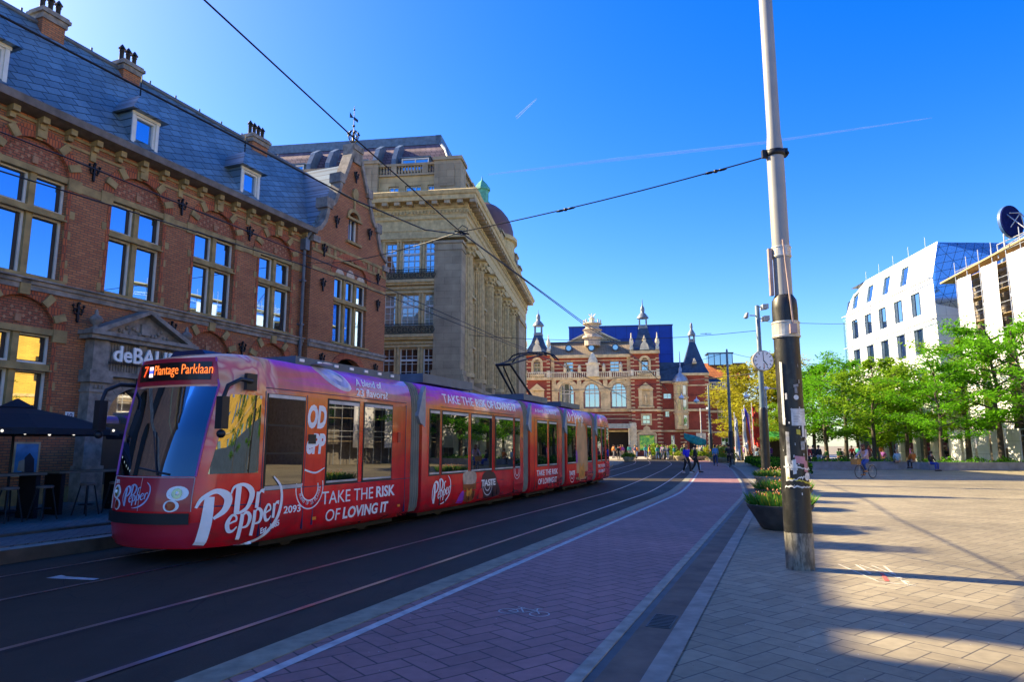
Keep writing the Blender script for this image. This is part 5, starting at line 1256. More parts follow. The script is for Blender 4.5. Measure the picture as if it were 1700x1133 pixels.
ad('TAKE THE RISK', Cc, 14.1, .70, 2.2, .19, .015); ad('OF LOVING IT', Cc, 14.25, .42, 1.95, .19, .02); ad('A blend of 23 flavors?', Cc, 14.1, 2.78, 2.2, .13)
ad('TASTE', Dd, 17.7, .58, .75, .16, .03)
ad('TAKE THE RISK', Ee, 22.1, .74, 1.5, .13, .015); ad('OF LOVING IT', Ee, 22.2, .52, 1.35, .13, .02)
# the scripted drink logo, drawn stroke by stroke with a broad nib
GL = {'P': [[(.10, -.42, .22), (.17, .2, .23), (.22, .86, .20)], [(-.10, .62, .05), (.05, .86, .08), (.40, .98, .11), (.72, .74, .20), (.64, .42, .14), (.34, .24, .06)]],
      'e': [[(.12, .30, .05), (.34, .36, .06), (.50, .40, .07), (.46, .58, .08), (.28, .63, .09), (.10, .36, .16), (.18, .05, .14), (.38, -.02, .08), (.56, .12, .04)]],
      'p': [[(.06, -.44, .15), (.12, .1, .15), (.16, .60, .14)], [(.12, .46, .05), (.34, .62, .09), (.56, .40, .17), (.46, .06, .11), (.20, .02, .05)]],
      'r': [[(.10, -.02, .15), (.14, .3, .15), (.16, .60, .14)], [(.16, .40, .05), (.30, .60, .08), (.50, .56, .15)]],
      'D': [[(.14, .0, .18), (.17, .5, .18), (.20, .96, .18)], [(-.12, .74, .05), (.02, .98, .08), (.44, .97, .11), (.80, .60, .22), (.62, .14, .14), (.30, -.01, .08), (.04, .02, .06)]]}
def smooth(p, k=5):
    out = []
    for i in range(len(p)-1):
        a, b, c_, d = p[max(0, i-1)], p[i], p[i+1], p[min(len(p)-1, i+2)]
        for q in range(k):
            t = q/k; out.append(tuple(.5*((2*b[j])+(-a[j]+c_[j])*t+(2*a[j]-5*b[j]+4*c_[j]-d[j])*t*t+(-a[j]+3*b[j]-3*c_[j]+d[j])*t**3) for j in range(3)))
    return out+[p[-1]]
def stroke(mb, pts, M):
    ps = smooth(pts); vs = []
    for i, (x, y, w) in enumerate(ps):
        a = ps[max(0, i-1)]; b = ps[min(len(ps)-1, i+1)]; dx, dy = b[0]-a[0], b[1]-a[1]; L = math.hypot(dx, dy) or 1
        nx, ny = -dy/L*w/2, dx/L*w/2; vs += [M(x+nx, y+ny), M(x-nx, y-ny)]
    mb.add(vs, [(2*i, 2*i+1, 2*i+3, 2*i+2) for i in range(len(ps)-1)])
def logo(par, place, name='drink_logo', mat=None, heavy=1.25):
    """place(u,v) -> 3D in the logo's own units: u 0..2 to the right, v 0..1.1 up"""
    mb = MB(); lay = [0]
    def glyph(ch, x, y, s):
        for g in GL[ch]:
            lay[0] += 1; stroke(mb, [(a, b, w*heavy*s) for a, b, w in g] if False else [(x+a*s, y+b*s+(x+a*s)*.16, w*heavy*s) for a, b, w in g], lambda a, b, q=lay[0]: place(a, b, .0008*q))
    glyph('P', .06, .27, .68)
    for ch, x in zip('epper', (.52, .80, 1.11, 1.42, 1.70)): glyph(ch, x, .12, .46)
    glyph('D', .66, .44, .52); glyph('r', 1.16, .44, .50)
    stroke(mb, [(1.72, 1.22, .03), (1.98, 1.0, .07), (2.02, .66, .09), (1.84, .30, .09), (1.48, .05, .075), (1.12, -.05, .05), (.84, -.07, .02)], lambda a, b: place(a, b, .0004))
    if place is not bigplace: stroke(mb, [(.10, .02, .03), (-.06, .30, .07), (-.02, .64, .08), (.16, .90, .06), (.34, .98, .03)], lambda a, b: place(a, b, .0004))
    return mb.build(name, mat or M_adw, par)
def bigplace(u, v, l):
    x = .52+u*.68; z = .25+v*.78
    yy = (plany(x, z) if x < 1.44 else ys(z)); return (x, yy-.024-l, z)
logo(nose, bigplace)
text_mesh('Est. 1885', 'logo_date', M_adw, A, width=.42, height=.09, depth=.003, bold=.03, M=lambda a, b, c: Vector((1.46+a, -1.214-c, .33+b+a*.22)))
logo(B, lambda u, v, l: (7.05+u*.44, ys(.36+v*.5)-.007-l, .36+v*.5))
M_adb = plain('advert_pale_blue', (.42, .46, .62), .35)
def frontplace(u, v, l):
    y = .36-u*.27; z = .80+v*.29; return (FPX(y, z)-.020-l, y, z)
logo(nose, frontplace, mat=M_adb)
# pieces of the logo on the door pillar, seals, can, glass and hand shapes
text_mesh('OD', 'advert_lettering', M_adw, A, width=.52, height=.42, depth=.003, bold=.05, M=side(2.48, 1.98), shear=.15); text_mesh('ePP', 'advert_lettering', M_adw, A, width=.52, height=.36, depth=.003, bold=.05, M=side(2.48, 1.54), shear=.15)
mb = MB()
stroke(mb, [(2.46, 1.28, .03), (2.75, 1.22, .03), (3.0, 1.30, .02)], lambda a, b: (a, -1.2065, b))
mb.build('advert_lettering', M_adw, A)
def seal(par, x, z, r, z0=0):
    mb = MB()
    for rr, ww in ((1, .06), (.62, .07)): stroke(mb, [(x+rr*r*math.cos(R(a)), z+rr*r*math.sin(R(a)), ww*r) for a in range(-200, 40, 24)], lambda a, b: (a, -1.2062, b))
    mb.build('advert_seal', M_adw, par)
    for k, ch in enumerate('BLEND OF 23 FLAVORS'):
        if ch == ' ': continue
        an = R(200+k*8.5); text_mesh(ch, 'seal_letter', M_adw, par, width=r*.10, height=r*.14, depth=.002, M=lambda a, b, c, an=an: Vector((x+(.82*r)*math.cos(an)-a*math.sin(an)+b*math.cos(an)*-1, -1.207-c, z+(.82*r)*math.sin(an)+a*math.cos(an)-b*math.sin(an)))) if par is A else None
    for q in GL['P']: pass
seal(A, 2.62, .98, .36); seal(B, 10.15, .68, .32); seal(Dd, 18.05, .66, .34); seal(B, 12.35, .95, .25)
def blob(par, pts, mat, lift, name):
    mb = MB(); ps = smooth([(a, b, 0) for a, b in pts]+[(*pts[0], 0)], 4)[:-1]
    mb.prism([(a, b) for a, b, _ in ps], 'y', -1.2-lift, -1.2-lift+.003); mb.v = [(x, y+(ys(z)+1.2), z) for x, y, z in mb.v]; return mb.build(name, mat, par)
M_can = plain('advert_can_silver', (.42, .40, .62), .3, var=.6, scale=3); M_can2 = plain('advert_can_rim', (.68, .62, .66), .3, var=.3, scale=4)
def ell(cx, cz, a, b, rot, n=12): return [(cx+a*math.cos(t)*math.cos(rot)-b*math.sin(t)*math.sin(rot), cz+a*math.cos(t)*math.sin(rot)+b*math.sin(t)*math.cos(rot)) for t in [2*math.pi*k/n for k in range(n)]]
blob(A, ell(3.28, 2.94, .52, .17, R(-20)), M_can2, .006, 'advert_can'); blob(A, ell(3.30, 2.96, .42, .12, R(-20)), M_can, .008, 'advert_can_lid'); blob(A, ell(3.34, 2.96, .2, .05, R(-20)), M_can2, .010, 'advert_can_tab')
M_cola = plain('advert_cola', (.26, .07, .012), .3, var=.5, scale=5); M_foam = plain('advert_foam', (.55, .42, .30), .4, var=.3, scale=8); M_skin = plain('advert_skin_tone', (.45, .22, .12), .4, var=.2); M_dark = plain('advert_dark', (.05, .012, .02), .4); M_pur = plain('advert_purple', (.30, .04, .42), .4); M_flame = plain('advert_orange', (.65, .26, .03), .4, var=.4, scale=6)
blob(B, [(8.70, .30), (9.30, .30), (9.36, .98), (8.66, .98)], M_cola, .005, 'advert_glass'); blob(B, [(8.67, .72), (9.35, .72), (9.36, 1.0), (8.66, 1.0)], M_foam, .007, 'advert_foam'); blob(B, [(8.85, .42), (9.1, .40), (9.16, .60), (8.98, .54), (8.86, .62)], M_flame, .008, 'advert_flame')
blob(B, [(8.3, .28), (8.7, .28), (8.68, .55), (8.5, .5)], M_pur, .005, 'advert_sleeve')
blob(B, [(9.5, .30), (11.0, .30), (10.8, .72), (10.55, .96), (9.9, .96), (9.75, .62)], M_dark, .0045, 'advert_figure'); blob(B, [(9.62, .3), (9.9, .32), (9.8, .55), (9.62, .5)], plain('advert_red', (.6, .02, .02), .4), .007, 'advert_red_patch')
blob(Dd, [(18.7, .4), (20.3, .4), (20.25, 2.1), (19.8, 2.55), (19.1, 2.6), (18.75, 1.9)], plain('advert_tan', (.55, .30, .14), .4, var=.35, scale=1.5), .004, 'advert_figure'); blob(Dd, [(19.0, .45), (19.9, .45), (19.75, 1.0), (19.45, .85), (19.15, 1.0)], M_flame, .007, 'advert_flame')
blob(Dd, [(18.45, 1.05), (18.85, 1.05), (18.8, 1.5), (18.5, 1.4)], M_pur, .006, 'advert_sleeve')
mb = MB()
for k, (ch, xx) in enumerate((('D', 17.6), ('r', 18.2), ('P', 18.55), ('e', 19.05), ('p', 19.5))):
    for g in GL[ch]: stroke(mb, [(xx+a*.5, 2.62+b*.42, w*.5) for a, b, w in g], lambda a, b: (a, ys(min(3.1, b))-.007, min(3.1, b)))
mb.build('advert_lettering', M_adw, Dd)
t = MB(); 
for xx, zz in ((5.45, 1.75), ): t.box(xx, xx+.10, -1.212, -1.2, zz, zz+.22)
t.build('door_handle', plain('handle_red', (.4, .03, .02), .3), A)
t = MB(); t.box(5.5, 5.6, -1.208, -1.2, .42, .47); t.box(2.72, 2.82, -1.208, -1.2, .42, .47); t.build('side_marker', plain('orange_marker', (.8, .25, .02), .3), A)
for o_, dy, a_ in ((Dd, -.02, .8), (Ee, -.08, 2.2)): o_.rotation_euler = (0, 0, R(a_)); o_.location = Vector((17.35, 0, 0))-Matrix.Rotation(R(a_), 3, 'Z') @ Vector((17.35, 0, 0)) if o_ is Dd else Vector((21.6, .06, 0))-Matrix.Rotation(R(a_), 3, 'Z') @ Vector((21.6, 0, 0))
# ---------------------------------------------------------------- foreground tram pole
M_polew = plain('pole_grey_paint', (.30, .30, .285), .5, var=.12, scale=2)
M_tin = plain('steel_band', (.50, .48, .42), .4, .4, var=.3, scale=9)
M_stick = [plain('sticker_white', (.65, .64, .60), .6, var=.25, scale=12), plain('sticker_yellow', (.55, .45, .05), .6), plain('sticker_pink', (.5, .22, .25), .6), plain('sticker_grey', (.28, .28, .28), .6, var=.4, scale=20)]
n = NT('worn_black_paint'); v = n.coord(); x, y, z = n.sep(v)
f = n.noise(v, 7, 5, .7); g = n.noise(n.mapping(v, (1, 1, .25)), 16, 4, .7)
c = n.mix(n.ramp(f, [(.55, (0,)*3), (.66, (.6,)*3)]), (.010, .0105, .010), (.045, .045, .038))
c = n.mix(n.ramp(g, [(.70, (0,)*3), (.74, (1,)*3)]), c, (.30, .30, .28))
low = n.math('LESS_THAN', n.math('ADD', z, n.math('MULTIPLY', n.math('SUBTRACT', f, .5), .06)), .50)
c = n.mix(low, c, n.mix(n.ramp(g, [(.42, (0,)*3), (.58, (1,)*3)]), (.23, .215, .175), (.08, .075, .06)))
M_pblack = n.fin(c, n.ramp(g, [(.3, (.3,)*3), (.7, (.6,)*3)]))
PB = Vector((4.03, 9.9, 0))
P1 = thing('tram_pole', 'thick foreground tram pole, grey above and black below with stickers and torn tape', 'pole', PB)
m = MB(); m.lathe([(.192, 0), (.190, .9), (.175, 2.0), (.180, 3.70), (.172, 3.82), (.128, 3.90)], 28); m.build('black_sleeve', M_pblack, P1)
m = MB(); m.lathe([(.125, 3.85), (.125, 6.15), (.100, 6.45), (.098, 9.9), (.02, 10.0)], 24); m.build('shaft', M_polew, P1)
for k, (z, h, r) in enumerate(((3.38, .24, .190), (4.56, .17, .135))):
    m = MB(); m.lathe([(r, z-h/2), (r+.004, z-h/2), (r+.004, z+h/2), (r, z+h/2)], 28, smooth=False); m.lathe([(r+.006, z-h/2+.01), (r+.012, z-h/2+.02), (r+.006, z-h/2+.03)], 28); m.lathe([(r+.006, z+h/2-.03), (r+.012, z+h/2-.02), (r+.006, z+h/2-.01)], 28); m.build('steel_band', M_tin, P1)
m = MB(); m.tube([(-.02, -.14, 4.72), (.02, -.20, 3.6), (.03, -.20, 3.42)], .014, 6); m.box(-.03, .07, -.235, -.19, 3.30, 3.44); m.box(-.20, -.15, -.03, .03, 3.9, 4.62); m.build('earth_cable', plain('cable_pink_grey', (.42, .30, .27), .5), P1)
m = MB(); m.lathe([(.13, 6.07), (.145, 6.08), (.145, 6.16), (.13, 6.17)], 20); m.box(-.20, -.10, -.03, .03, 6.06, 6.18); m.box(.10, .18, -.05, .05, 6.08, 6.2); m.ball((.17, -.05, 6.12), .03, 0, 6); m.build('wire_collar', M_iron, P1)
def wrap(mb, a0, a1, z0, z1, r, m=0, tilt=0.0, k=8, jag=0.0):
    """paper stuck round the pole between two angles (degrees, -90 faces the camera)"""
    vs = []
    for i in range(k+1):
        a = R(a0+(a1-a0)*i/k); t = tilt*i/k+rnd.uniform(-jag, jag); z1_ = z1+rnd.uniform(-jag, jag)*.7; vs += [(r*math.cos(a), r*math.sin(a), z0+t), (r*math.cos(a), r*math.sin(a), z1_+t)]
    mb.add(vs, [(2*i, 2*i+2, 2*i+3, 2*i+1) for i in range(k)], m, True)
m = MB(); wrap(m, -112, -38, 1.98, 2.22, .187); m.build('poster', M_stick[0], P1)
m = MB()
for k in range(7): wrap(m, -104, -84+(k*7) % 12, 2.03+k*.022, 2.036+k*.022, .1885)
for k in range(3): wrap(m, -72, -50+(k*5) % 9, 2.17-k*.02, 2.174-k*.02, .1885)
m.build('poster_print', plain('print_grey', (.25, .25, .25), .7), P1)
m = MB(); rs = random.Random(3)
for a0, a1, z0, z1, mi in ((-95, -78, 1.86, 1.93, 1), (-70, -56, 1.82, 1.98, 0), (-52, -34, 1.80, 1.93, 0), (-80, -58, 1.64, 1.76, 3), (-44, -34, 1.50, 1.78, 3), (-108, -62, 1.46, 1.56, 2), (-70, -50, 1.34, 1.5, 2), (-118, -104, 1.3, 1.5, 0), (-150, -138, 2.0, 2.9, 0), (-140, -125, 1.45, 1.9, 3), (-150, -132, 1.2, 1.55, 0), (-128, -100, 1.36, 1.44, 0), (-96, -74, 2.52, 2.56, 3), (-92, -80, 2.44, 2.52, 3), (-132, -124, 2.35, 2.44, 0)): wrap(m, a0, a1, z0, z1, .1915, mi, rs.uniform(-.02, .02))
for k in range(26): a = rs.uniform(-160, -30); z = rs.uniform(1.0, 2.7); wrap(m, a, a+rs.uniform(2, 6), z, z+rs.uniform(.01, .05), .1905, rs.choice((0, 0, 3)), rs.uniform(-.02, .02), 2)
for z0, t, mi in ((1.12, .0, 0), (1.24, -.09, 1), (1.20, .10, 0), (1.40, -.04, 0)): wrap(m, -165+rs.uniform(0, 40), -15-rs.uniform(0, 30), z0, z0+.02, .196, mi, t, 22, .012)
m.build('sticker', M_stick, P1)
m = MB()
for a, z, r in ((-58, 1.27, .055), (-88, 2.38, .036)):
    ar = R(a); c = Vector((.194*math.cos(ar), .194*math.sin(ar), z)); tx = Vector((-math.sin(ar), math.cos(ar), 0)); nn = Vector((math.cos(ar), math.sin(ar), 0))
    m.add([c+tx*r*math.cos(k*math.pi/8)+Vector((0, 0, r*math.sin(k*math.pi/8)))+nn*.003 for k in range(16)], [tuple(range(16))])
m.build('round_sticker', M_stick[0], P1)
# ---------------------------------------------------------------- overhead wires
def wire(label, pts, r=.011, name='overhead_wire', group='overhead tram wires'):
    m = MB(); o = Vector(pts[0]); m.tube([Vector(p)-o for p in pts], r, 5); t = m.build(name, M_iron, None, o); return tag(t, label, 'wire', group)
def sag(a, b, s, n=8):
    a = Vector(a); b = Vector(b); return [a.lerp(b, i/n)-Vector((0, 0, s*4*(i/n)*(1-i/n))) for i in range(n+1)]
K = st(11.1, -5.5, 5.67)
trk = lambda q, z, ss: [along(s, q, z) for s in ss]
far = [24, 30, 36, 44, 52, 60, 68, 76, 84, 92]
wire('steep overhead wire dropping to the knot over the near track', [st(-6, -5.5, 7.7), st(4.9, -5.5, 6.39), st(7.5, -5.5, 6.05), K]+trk(-5.5, 5.36, [19])+trk(-5.5, 5.32, far))
wire('contact wire over the near track, passing below the steep wire', [st(-6, -5.42, 4.85), st(2.6, -5.42, 4.95), st(5.7, -5.42, 5.04), st(7.6, -5.42, 5.08), st(9.6, -5.42, 5.25), st(11.1, -5.42, 5.60)]+trk(-5.42, 5.24, [19])+trk(-5.42, 5.2, far))
wire('contact wire over the far track where the pantograph touches', [st(-6, -8.9, 5.0), st(5, -8.9, 5.07), st(10.7, -8.9, 5.30), st(14, -8.9, 5.32), st(22, -8.9, 5.20)]+trk(-8.9, 5.2, far))
wire('upper wire over the far track', [st(-6, -9.0, 5.5), st(6, -9.0, 5.62), st(14, -9.0, 5.55), st(22, -9.0, 5.32)]+trk(-9.0, 5.3, far[:6]), .011)
wire('span wire from the foreground pole to the knot', sag((PB.x, PB.y, 6.12), K, .06), .011, 'span_wire', 'span wires across the street')
wire('span wire from the knot to the brick building by its downpipe', sag(K, st(24.4, -19.9, 9.95), .25), .013, 'span_wire', 'span wires across the street')
def insul(label, p, d, L=.34):
    t = thing('wire_insulator', label, 'insulator', p); d = Vector(d).normalized(); t.rotation_euler = d.to_track_quat('X', 'Z').to_euler()
    m = MB(); m.tube([(-L/2, 0, 0), (L/2, 0, 0)], .014, 6); m.lathe([(.0, 0), (.03, .01), (.03, .05), (.0, .06)], 8, (0, 0, -.03))
    for k in (-1, 1): m.tube([(k*L*.18, -.03, 0), (k*L*.42, -.03, 0), (k*L*.42, .03, 0), (k*L*.18, .03, 0), (k*L*.18, -.03, 0)], .009, 5)
    m.build('body', M_iron, t)
a = Vector((PB.x, PB.y, 6.12)); d = K-a
insul('dark insulator on the span wire nearest the foreground pole', a+d*.16-Vector((0, 0, .04)), d); insul('dark shackle insulator midway along the span wire', a+d*.62-Vector((0, 0, .065)), d)
t = thing('wire_knot', 'looped clamp where span and contact wires meet above the street', 'wire clamp', K)
m = MB(); m.tube([(.0, 0, -.06), (-.05, 0, .06), (.03, 0, .13), (.12, 0, .08), (.12, 0, -.03), (0, 0, -.06)], .010, 5); m.tube([(-.12, -.06, 0), (.15, .07, -.02)], .016, 5); m.ball((0, 0, 0), .035, 0, 6); m.ball((.07, .03, -.03), .032, 0, 6); m.build('clamp', M_iron, t)
# ---------------------------------------------------------------- clock pole
CP = Vector((11.35, 31, 0))
t = thing('clock_pole', 'grey street pole with flood lamps on top, carrying the round clock', 'pole', CP)
m = MB(); m.lathe([(.13, 3.3), (.115, 5), (.10, 8.1), (.02, 8.15)], 14); m.build('shaft', plain('pole_blue_grey', (.12, .18, .22), .5), t)
m = MB(); m.lathe([(.20, 0), (.19, 2.6), (.19, 3.3), (.14, 3.4)], 16); m.build('black_sleeve', M_pblack, t)
for dx, dz, sgn in ((-.38, -.35, -1), (.30, .05, 1), (.32, -.5, 1)):
    m = MB(); m.tube([(0, 0, 8.0+dz), (dx, -.05, 8.0+dz)], .03, 5); m.prism([(dx-.12, 7.86+dz), (dx+.2*sgn-.04, 7.9+dz), (dx+.16*sgn, 8.12+dz), (dx-.1, 8.1+dz)], 'y', -.22, .12); m.build('flood_lamp', plain('lamp_grey', (.3, .32, .33), .4), t)
c = thing('station_clock', 'round white faced clock on the grey pole reading five o clock', 'clock', CP+Vector((.06, -.16, 5.52)))
m = MB(); m.prism([(.47*math.cos(k*math.pi/18), .47*math.sin(k*math.pi/18)) for k in range(36)], 'y', -.09, .13); m.build('case', plain('clock_case', (.35, .33, .28), .4), c)
m = MB(); m.prism([(.43*math.cos(k*math.pi/18), .43*math.sin(k*math.pi/18)) for k in range(36)], 'y', -.10, -.0901); m.build('dial', M_signw, c)
m = MB()
for k in range(12): a_ = k*math.pi/6; m.cbox((.36*math.sin(a_), -.103, .36*math.cos(a_)), .035, .004, .09, rot=(0, a_, 0))
m.build('hour_mark', M_blk, c)
m = MB(); m.cbox((0, -.108, .16), .03, .004, .38, rot=(0, R(-2), 0)); m.cbox((.09, -.110, -.11), .04, .004, .30, rot=(0, R(-38), 0)); m.build('hand', M_blk, c)
m = MB(); m.cbox((.02, -.106, -.17), .05, .003, .05); m.cbox((.02, -.106, -.25), .05, .003, .05); m.cbox((.02, -.106, -.32), .05, .003, .05); m.build('dial_emblem', M_rlens, c)
wire('span wire from the clock pole to the far left', sag((CP.x, CP.y, 6.95), (-2.2, 34.5, 7.3), .35), .013, 'span_wire', 'span wires across the street')
insul('insulator on the span wire left of the clock pole', Vector((9.1, 31.6, 6.9)), (1, -.1, 0), .5)
wire('thin wire from the clock pole to the white building', sag((CP.x, CP.y, 7.4), (41.4, 66, 14.6), .5), .014, 'span_wire', 'span wires across the street')
wire('thin wire low over the square from the clock pole', sag((CP.x, CP.y, 5.0), (2, 62, 6.6), .2), .016, 'span_wire', 'span wires across the street')
# ---------------------------------------------------------------- far poles, lamps, flags and the sign
def far_pole(label, p, h, r=.12):
    t = thing('street_pole', label, 'pole', p); m = MB(); m.lathe([(r, 2.6), (r*.7, h*.7), (r*.5, h), (.01, h+.1)], 10); m.build('shaft', plain('pole_blue_grey', (.10, .15, .19), .5), t)
    m = MB(); m.lathe([(r*1.4, 0), (r*1.35, 2.9), (r, 3.0)], 12); m.build('black_sleeve', M_pblack, t)
far_pole('tall thin grey pole left of the flags carrying wires', (19.7, 62, 0), 10.4, .17); far_pole('shorter grey pole before the theatre wing', (21.6, 75, 0), 8.2, .17)
wire('wires slung from the tall thin pole to the left', sag((19.7, 62, 10.2), (6, 70, 8.2), .6), .02, 'span_wire', 'span wires across the street'); wire('wires slung from the tall thin pole to the right', sag((19.7, 62, 10.2), (31, 64, 9.4), .5), .02, 'span_wire', 'span wires across the street')
def street_lamp(label, p, h, dx):
    t = thing('street_lamp', label, 'street lamp', p, 0, 'slim street lamps on the square'); m = MB(); m.lathe([(.09, 0), (.06, h), (.01, h+.05)], 8); m.tube([(0, 0, h-.1), (dx, 0, h)], .035, 5); m.build('post', plain('lamp_post_grey', (.40, .40, .38), .5), t)
    m = MB(); m.lathe([(.02, .12), (.16, .08), (.26, -.05), (.2, -.14), (.02, -.17)], 10, (dx, 0, h)); m.build('lamp_head', M_adw, t)
street_lamp('slim pale lamp post just right of the clock pole', (22.5, 60.5, 0), 6.8, -.6); street_lamp('slim lamp post hidden behind the foreground pole, arm to the left', (21.8, 55, 0), 6.3, -1.3); street_lamp('slim lamp post in front of the theatre wing', (22.0, 80, 0), 6.0, .9)
def flag(label, p, h, cols, w, ln, ph):
    t = thing('flag', label, 'flag', p, 0, 'flags on poles before the theatre'); m = MB(); m.lathe([(.06, 0), (.04, h), (.07, h+.05), (.01, h+.12)], 8); m.build('flagpole', M_adw, t)
    m = MB(); N = 8; k = len(cols); vs = []
    for j in range(2*N+1):
        z = h-.1-ln*j/(2*N)
        for i in range(k*2+1): xx = w*i/(k*2)*(.55+.45*j/(2*N)); vs.append((.05+xx, .12*math.sin(i*1.5+j*.5+ph), z-.25*i/(k*2)-.6*(i/(k*2))))
    W = k*2+1
    for j in range(2*N):
        for i in range(k*2): m.add([vs[j*W+i], vs[j*W+i+1], vs[(j+1)*W+i+1], vs[(j+1)*W+i]], [(0, 1, 2, 3)], i//2, True)
    o = m.build('cloth', cols, t); sol = o.modifiers.new('thickness', 'SOLIDIFY'); sol.thickness = .015
fw_, fr_, fb_, fo_ = plain('flag_white', (.7, .7, .72), .7), plain('flag_red', (.62, .03, .02), .7), plain('flag_blue', (.02, .04, .55), .7), plain('flag_orange', (.6, .12, .03), .7)
flag('white and pale blue flag hanging limp, leftmost of the flags', (24.3, 75, 0), 5.2, [fw_, plain('flag_pale_blue', (.3, .4, .7), .7)], .5, 4.2, 0)
flag('red and white flag hanging from its pole', (25.2, 75, 0), 5.5, [fw_, fo_], .8, 3.8, 1); flag('dark blue flag with white marks', (25.75, 76, 0), 6.0, [fb_, fb_, fw_], .9, 4.4, 2); flag('bright red flag, rightmost of the flags', (26.25, 75, 0), 6.2, [fr_, fr_], 1.2, 4.3, .5)
p = along(51, -12.0, .13)
t = thing('traffic_sign', 'blue and red round traffic sign on a post at the island behind the tram', 'sign', p)
m = MB(); m.lathe([(.04, 0), (.04, 3.0)], 8); m.build('post', M_tin, t)
m = MB(); m.prism([(.34*math.cos(k*math.pi/10), 2.7+.34*math.sin(k*math.pi/10)) for k in range(20)], 'y', -.07, -.04, 0); m.prism([(-.2, 2.5), (.2, 2.5), (0, 2.92)], 'y', -.08, -.07, 1); m.build('panel', [fb_, M_signw], t)
m = MB(); m.prism([(-.3, 2.25), (.3, 2.25), (0, 1.75)], 'y', -.07, -.04); m.build('triangle_panel', fr_, t)
wire('lamp wire strung across the square before the theatre wing', sag((11.5, 60, 6.5), (22.3, 60.5, 6.5), .35), .014, 'span_wire', 'span wires across the street')
for k, (x, z) in enumerate(((14.9, 5.9), (16.2, 5.6), (20.6, 6.0))):
    t = thing('hanging_lamp', ['white lamp hanging from the wire, left of the oriel', 'white lamp hanging from the wire before the oriel', 'white lamp hanging from the wire near the yellow tree'][k], 'street lamp', (x, 60, z), 0, 'lamps hanging on the wire'); m = MB(); m.lathe([(.02, .35), (.05, .18), (.22, .05), (.26, -.05), (.15, -.16), (.02, -.2)], 12); m.build('lamp_shade', M_signw, t); m = MB(); m.tube([(0, 0, .3), (0, 0, .75)], .015, 4); m.build('hanger', M_iron, t)
t = thing('market_kiosk', 'low kiosk with a bright green awning under the yellow trees', 'kiosk', (29.4, 78, 0)); m = MB(); m.prism([(-.9, 2.3), (-.9, 2.5), (.9, 3.3), (.9, 3.1)], 'x', -1.1, 1.6); m.build('awning', plain('awning_green', (.03, .26, .04), .7), t); m = MB(); m.box(-1.0, 1.5, .0, .9, 0, 2.6); m.build('counter', M_tint, t)
for x in (-1.0, 1.5): m = MB(); m.tube([(x, -.85, 0), (x, -.85, 2.4)], .04, 6); m.build('post', M_tin, t)
# ---------------------------------------------------------------- café terrace under the brick building
M_canvas = plain('black_canvas', (.008, .010, .018), .8)
def parasol(label, s, q, zt, r, drop):
    t = thing('parasol', label, 'parasol', st(s, q, .05), RZ, 'dark terrace parasols'); m = MB()
    N = 8; ap = (0, 0, zt); vs = [ap]+[(r*.52*math.cos(k*math.pi/4+.4), r*.52*math.sin(k*math.pi/4+.4), zt-drop*.42) for k in range(N)]+[(r*math.cos(k*math.pi/4+.4), r*math.sin(k*math.pi/4+.4), zt-drop) for k in range(N)]+[(r*math.cos(k*math.pi/4+.4), r*math.sin(k*math.pi/4+.4), zt-drop-.14) for k in range(N)]
    fs = [(0, 1+k, 1+(k+1) % N) for k in range(N)]+[(1+k, 9+k, 9+(k+1) % N, 1+(k+1) % N) for k in range(N)]+[(9+k, 17+k, 17+(k+1) % N, 9+(k+1) % N) for k in range(N)]
    m.add(vs, fs); m.lathe([(.40, -.06), (.02, .16)], 8, (0, 0, zt)); m.build('canopy', M_canvas, t)
    m = MB(); m.lathe([(.03, 0), (.03, zt)], 8); m.lathe([(.32, 0), (.32, .08), (.05, .1)], 12)
    for k in range(N): m.tube([(0, 0, zt-.75), (r*.55*math.cos(k*math.pi/4+.4), r*.55*math.sin(k*math.pi/4+.4), zt-drop*.45)], .012, 4)
    m.build('pole', M_iron, t)
parasol('wide black parasol open over the terrace, nearest the left edge', 10.9, -17.3, 2.62, 2.3, .58); parasol('lower dark blue parasol beside the portico, further along', 15.0, -16.8, 2.32, 1.7, .35); parasol('black parasol open over the terrace, cut by the left edge', 7.2, -17.6, 2.7, 2.2, .55)
def high_table(label, s, q):
    t = thing('terrace_table', label, 'table', st(s, q, .05), RZ, 'high terrace tables'); m = MB(); m.box(-.95, .95, -.36, .36, .98, 1.03); m.build('table_top', plain('worn_wood', (.16, .12, .09), .7), t)
    for dx in (-.8, .8): m = MB(); m.box(dx-.05, dx+.05, -.3, .3, 0, .98); m.build('leg', M_iron, t)
high_table('long high wooden table under the big parasol', 10.0, -16.4); high_table('high wooden table in front of the framed posters', 12.4, -16.7); high_table('high wooden table at the left edge of the terrace', 7.6, -16.5)
def stool(label, s, q):
    t = thing('bar_stool', label, 'stool', st(s, q, .05), RZ+rnd.uniform(-.3, .3), 'terrace bar stools'); m = MB(); m.lathe([(.17, .70), (.18, .74), (.15, .76)], 12); m.build('seat', plain('stool_wood', (.12, .07, .05), .6), t)
    for sx in (-1, 1):
        for sy in (-1, 1): m = MB(); m.tube([(sx*.1, sy*.1, .7), (sx*.2, sy*.2, 0)], .018, 5); m.build('leg', M_iron, t)
    m = MB(); m.tube([(.16*math.cos(k*math.pi/4), .16*math.sin(k*math.pi/4), .25) for k in range(9)], .012, 4); m.build('foot_ring', M_iron, t)
for k, s in enumerate((7.2, 8.0, 9.3, 10.0, 10.7, 11.8, 12.5, 13.2)): stool(('dark bar stool tucked along the terrace tables, ' + ['first', 'second', 'third', 'fourth', 'fifth', 'sixth', 'seventh', 'eighth'][k] + ' from the left'), s, -15.7-.1*(k % 2))
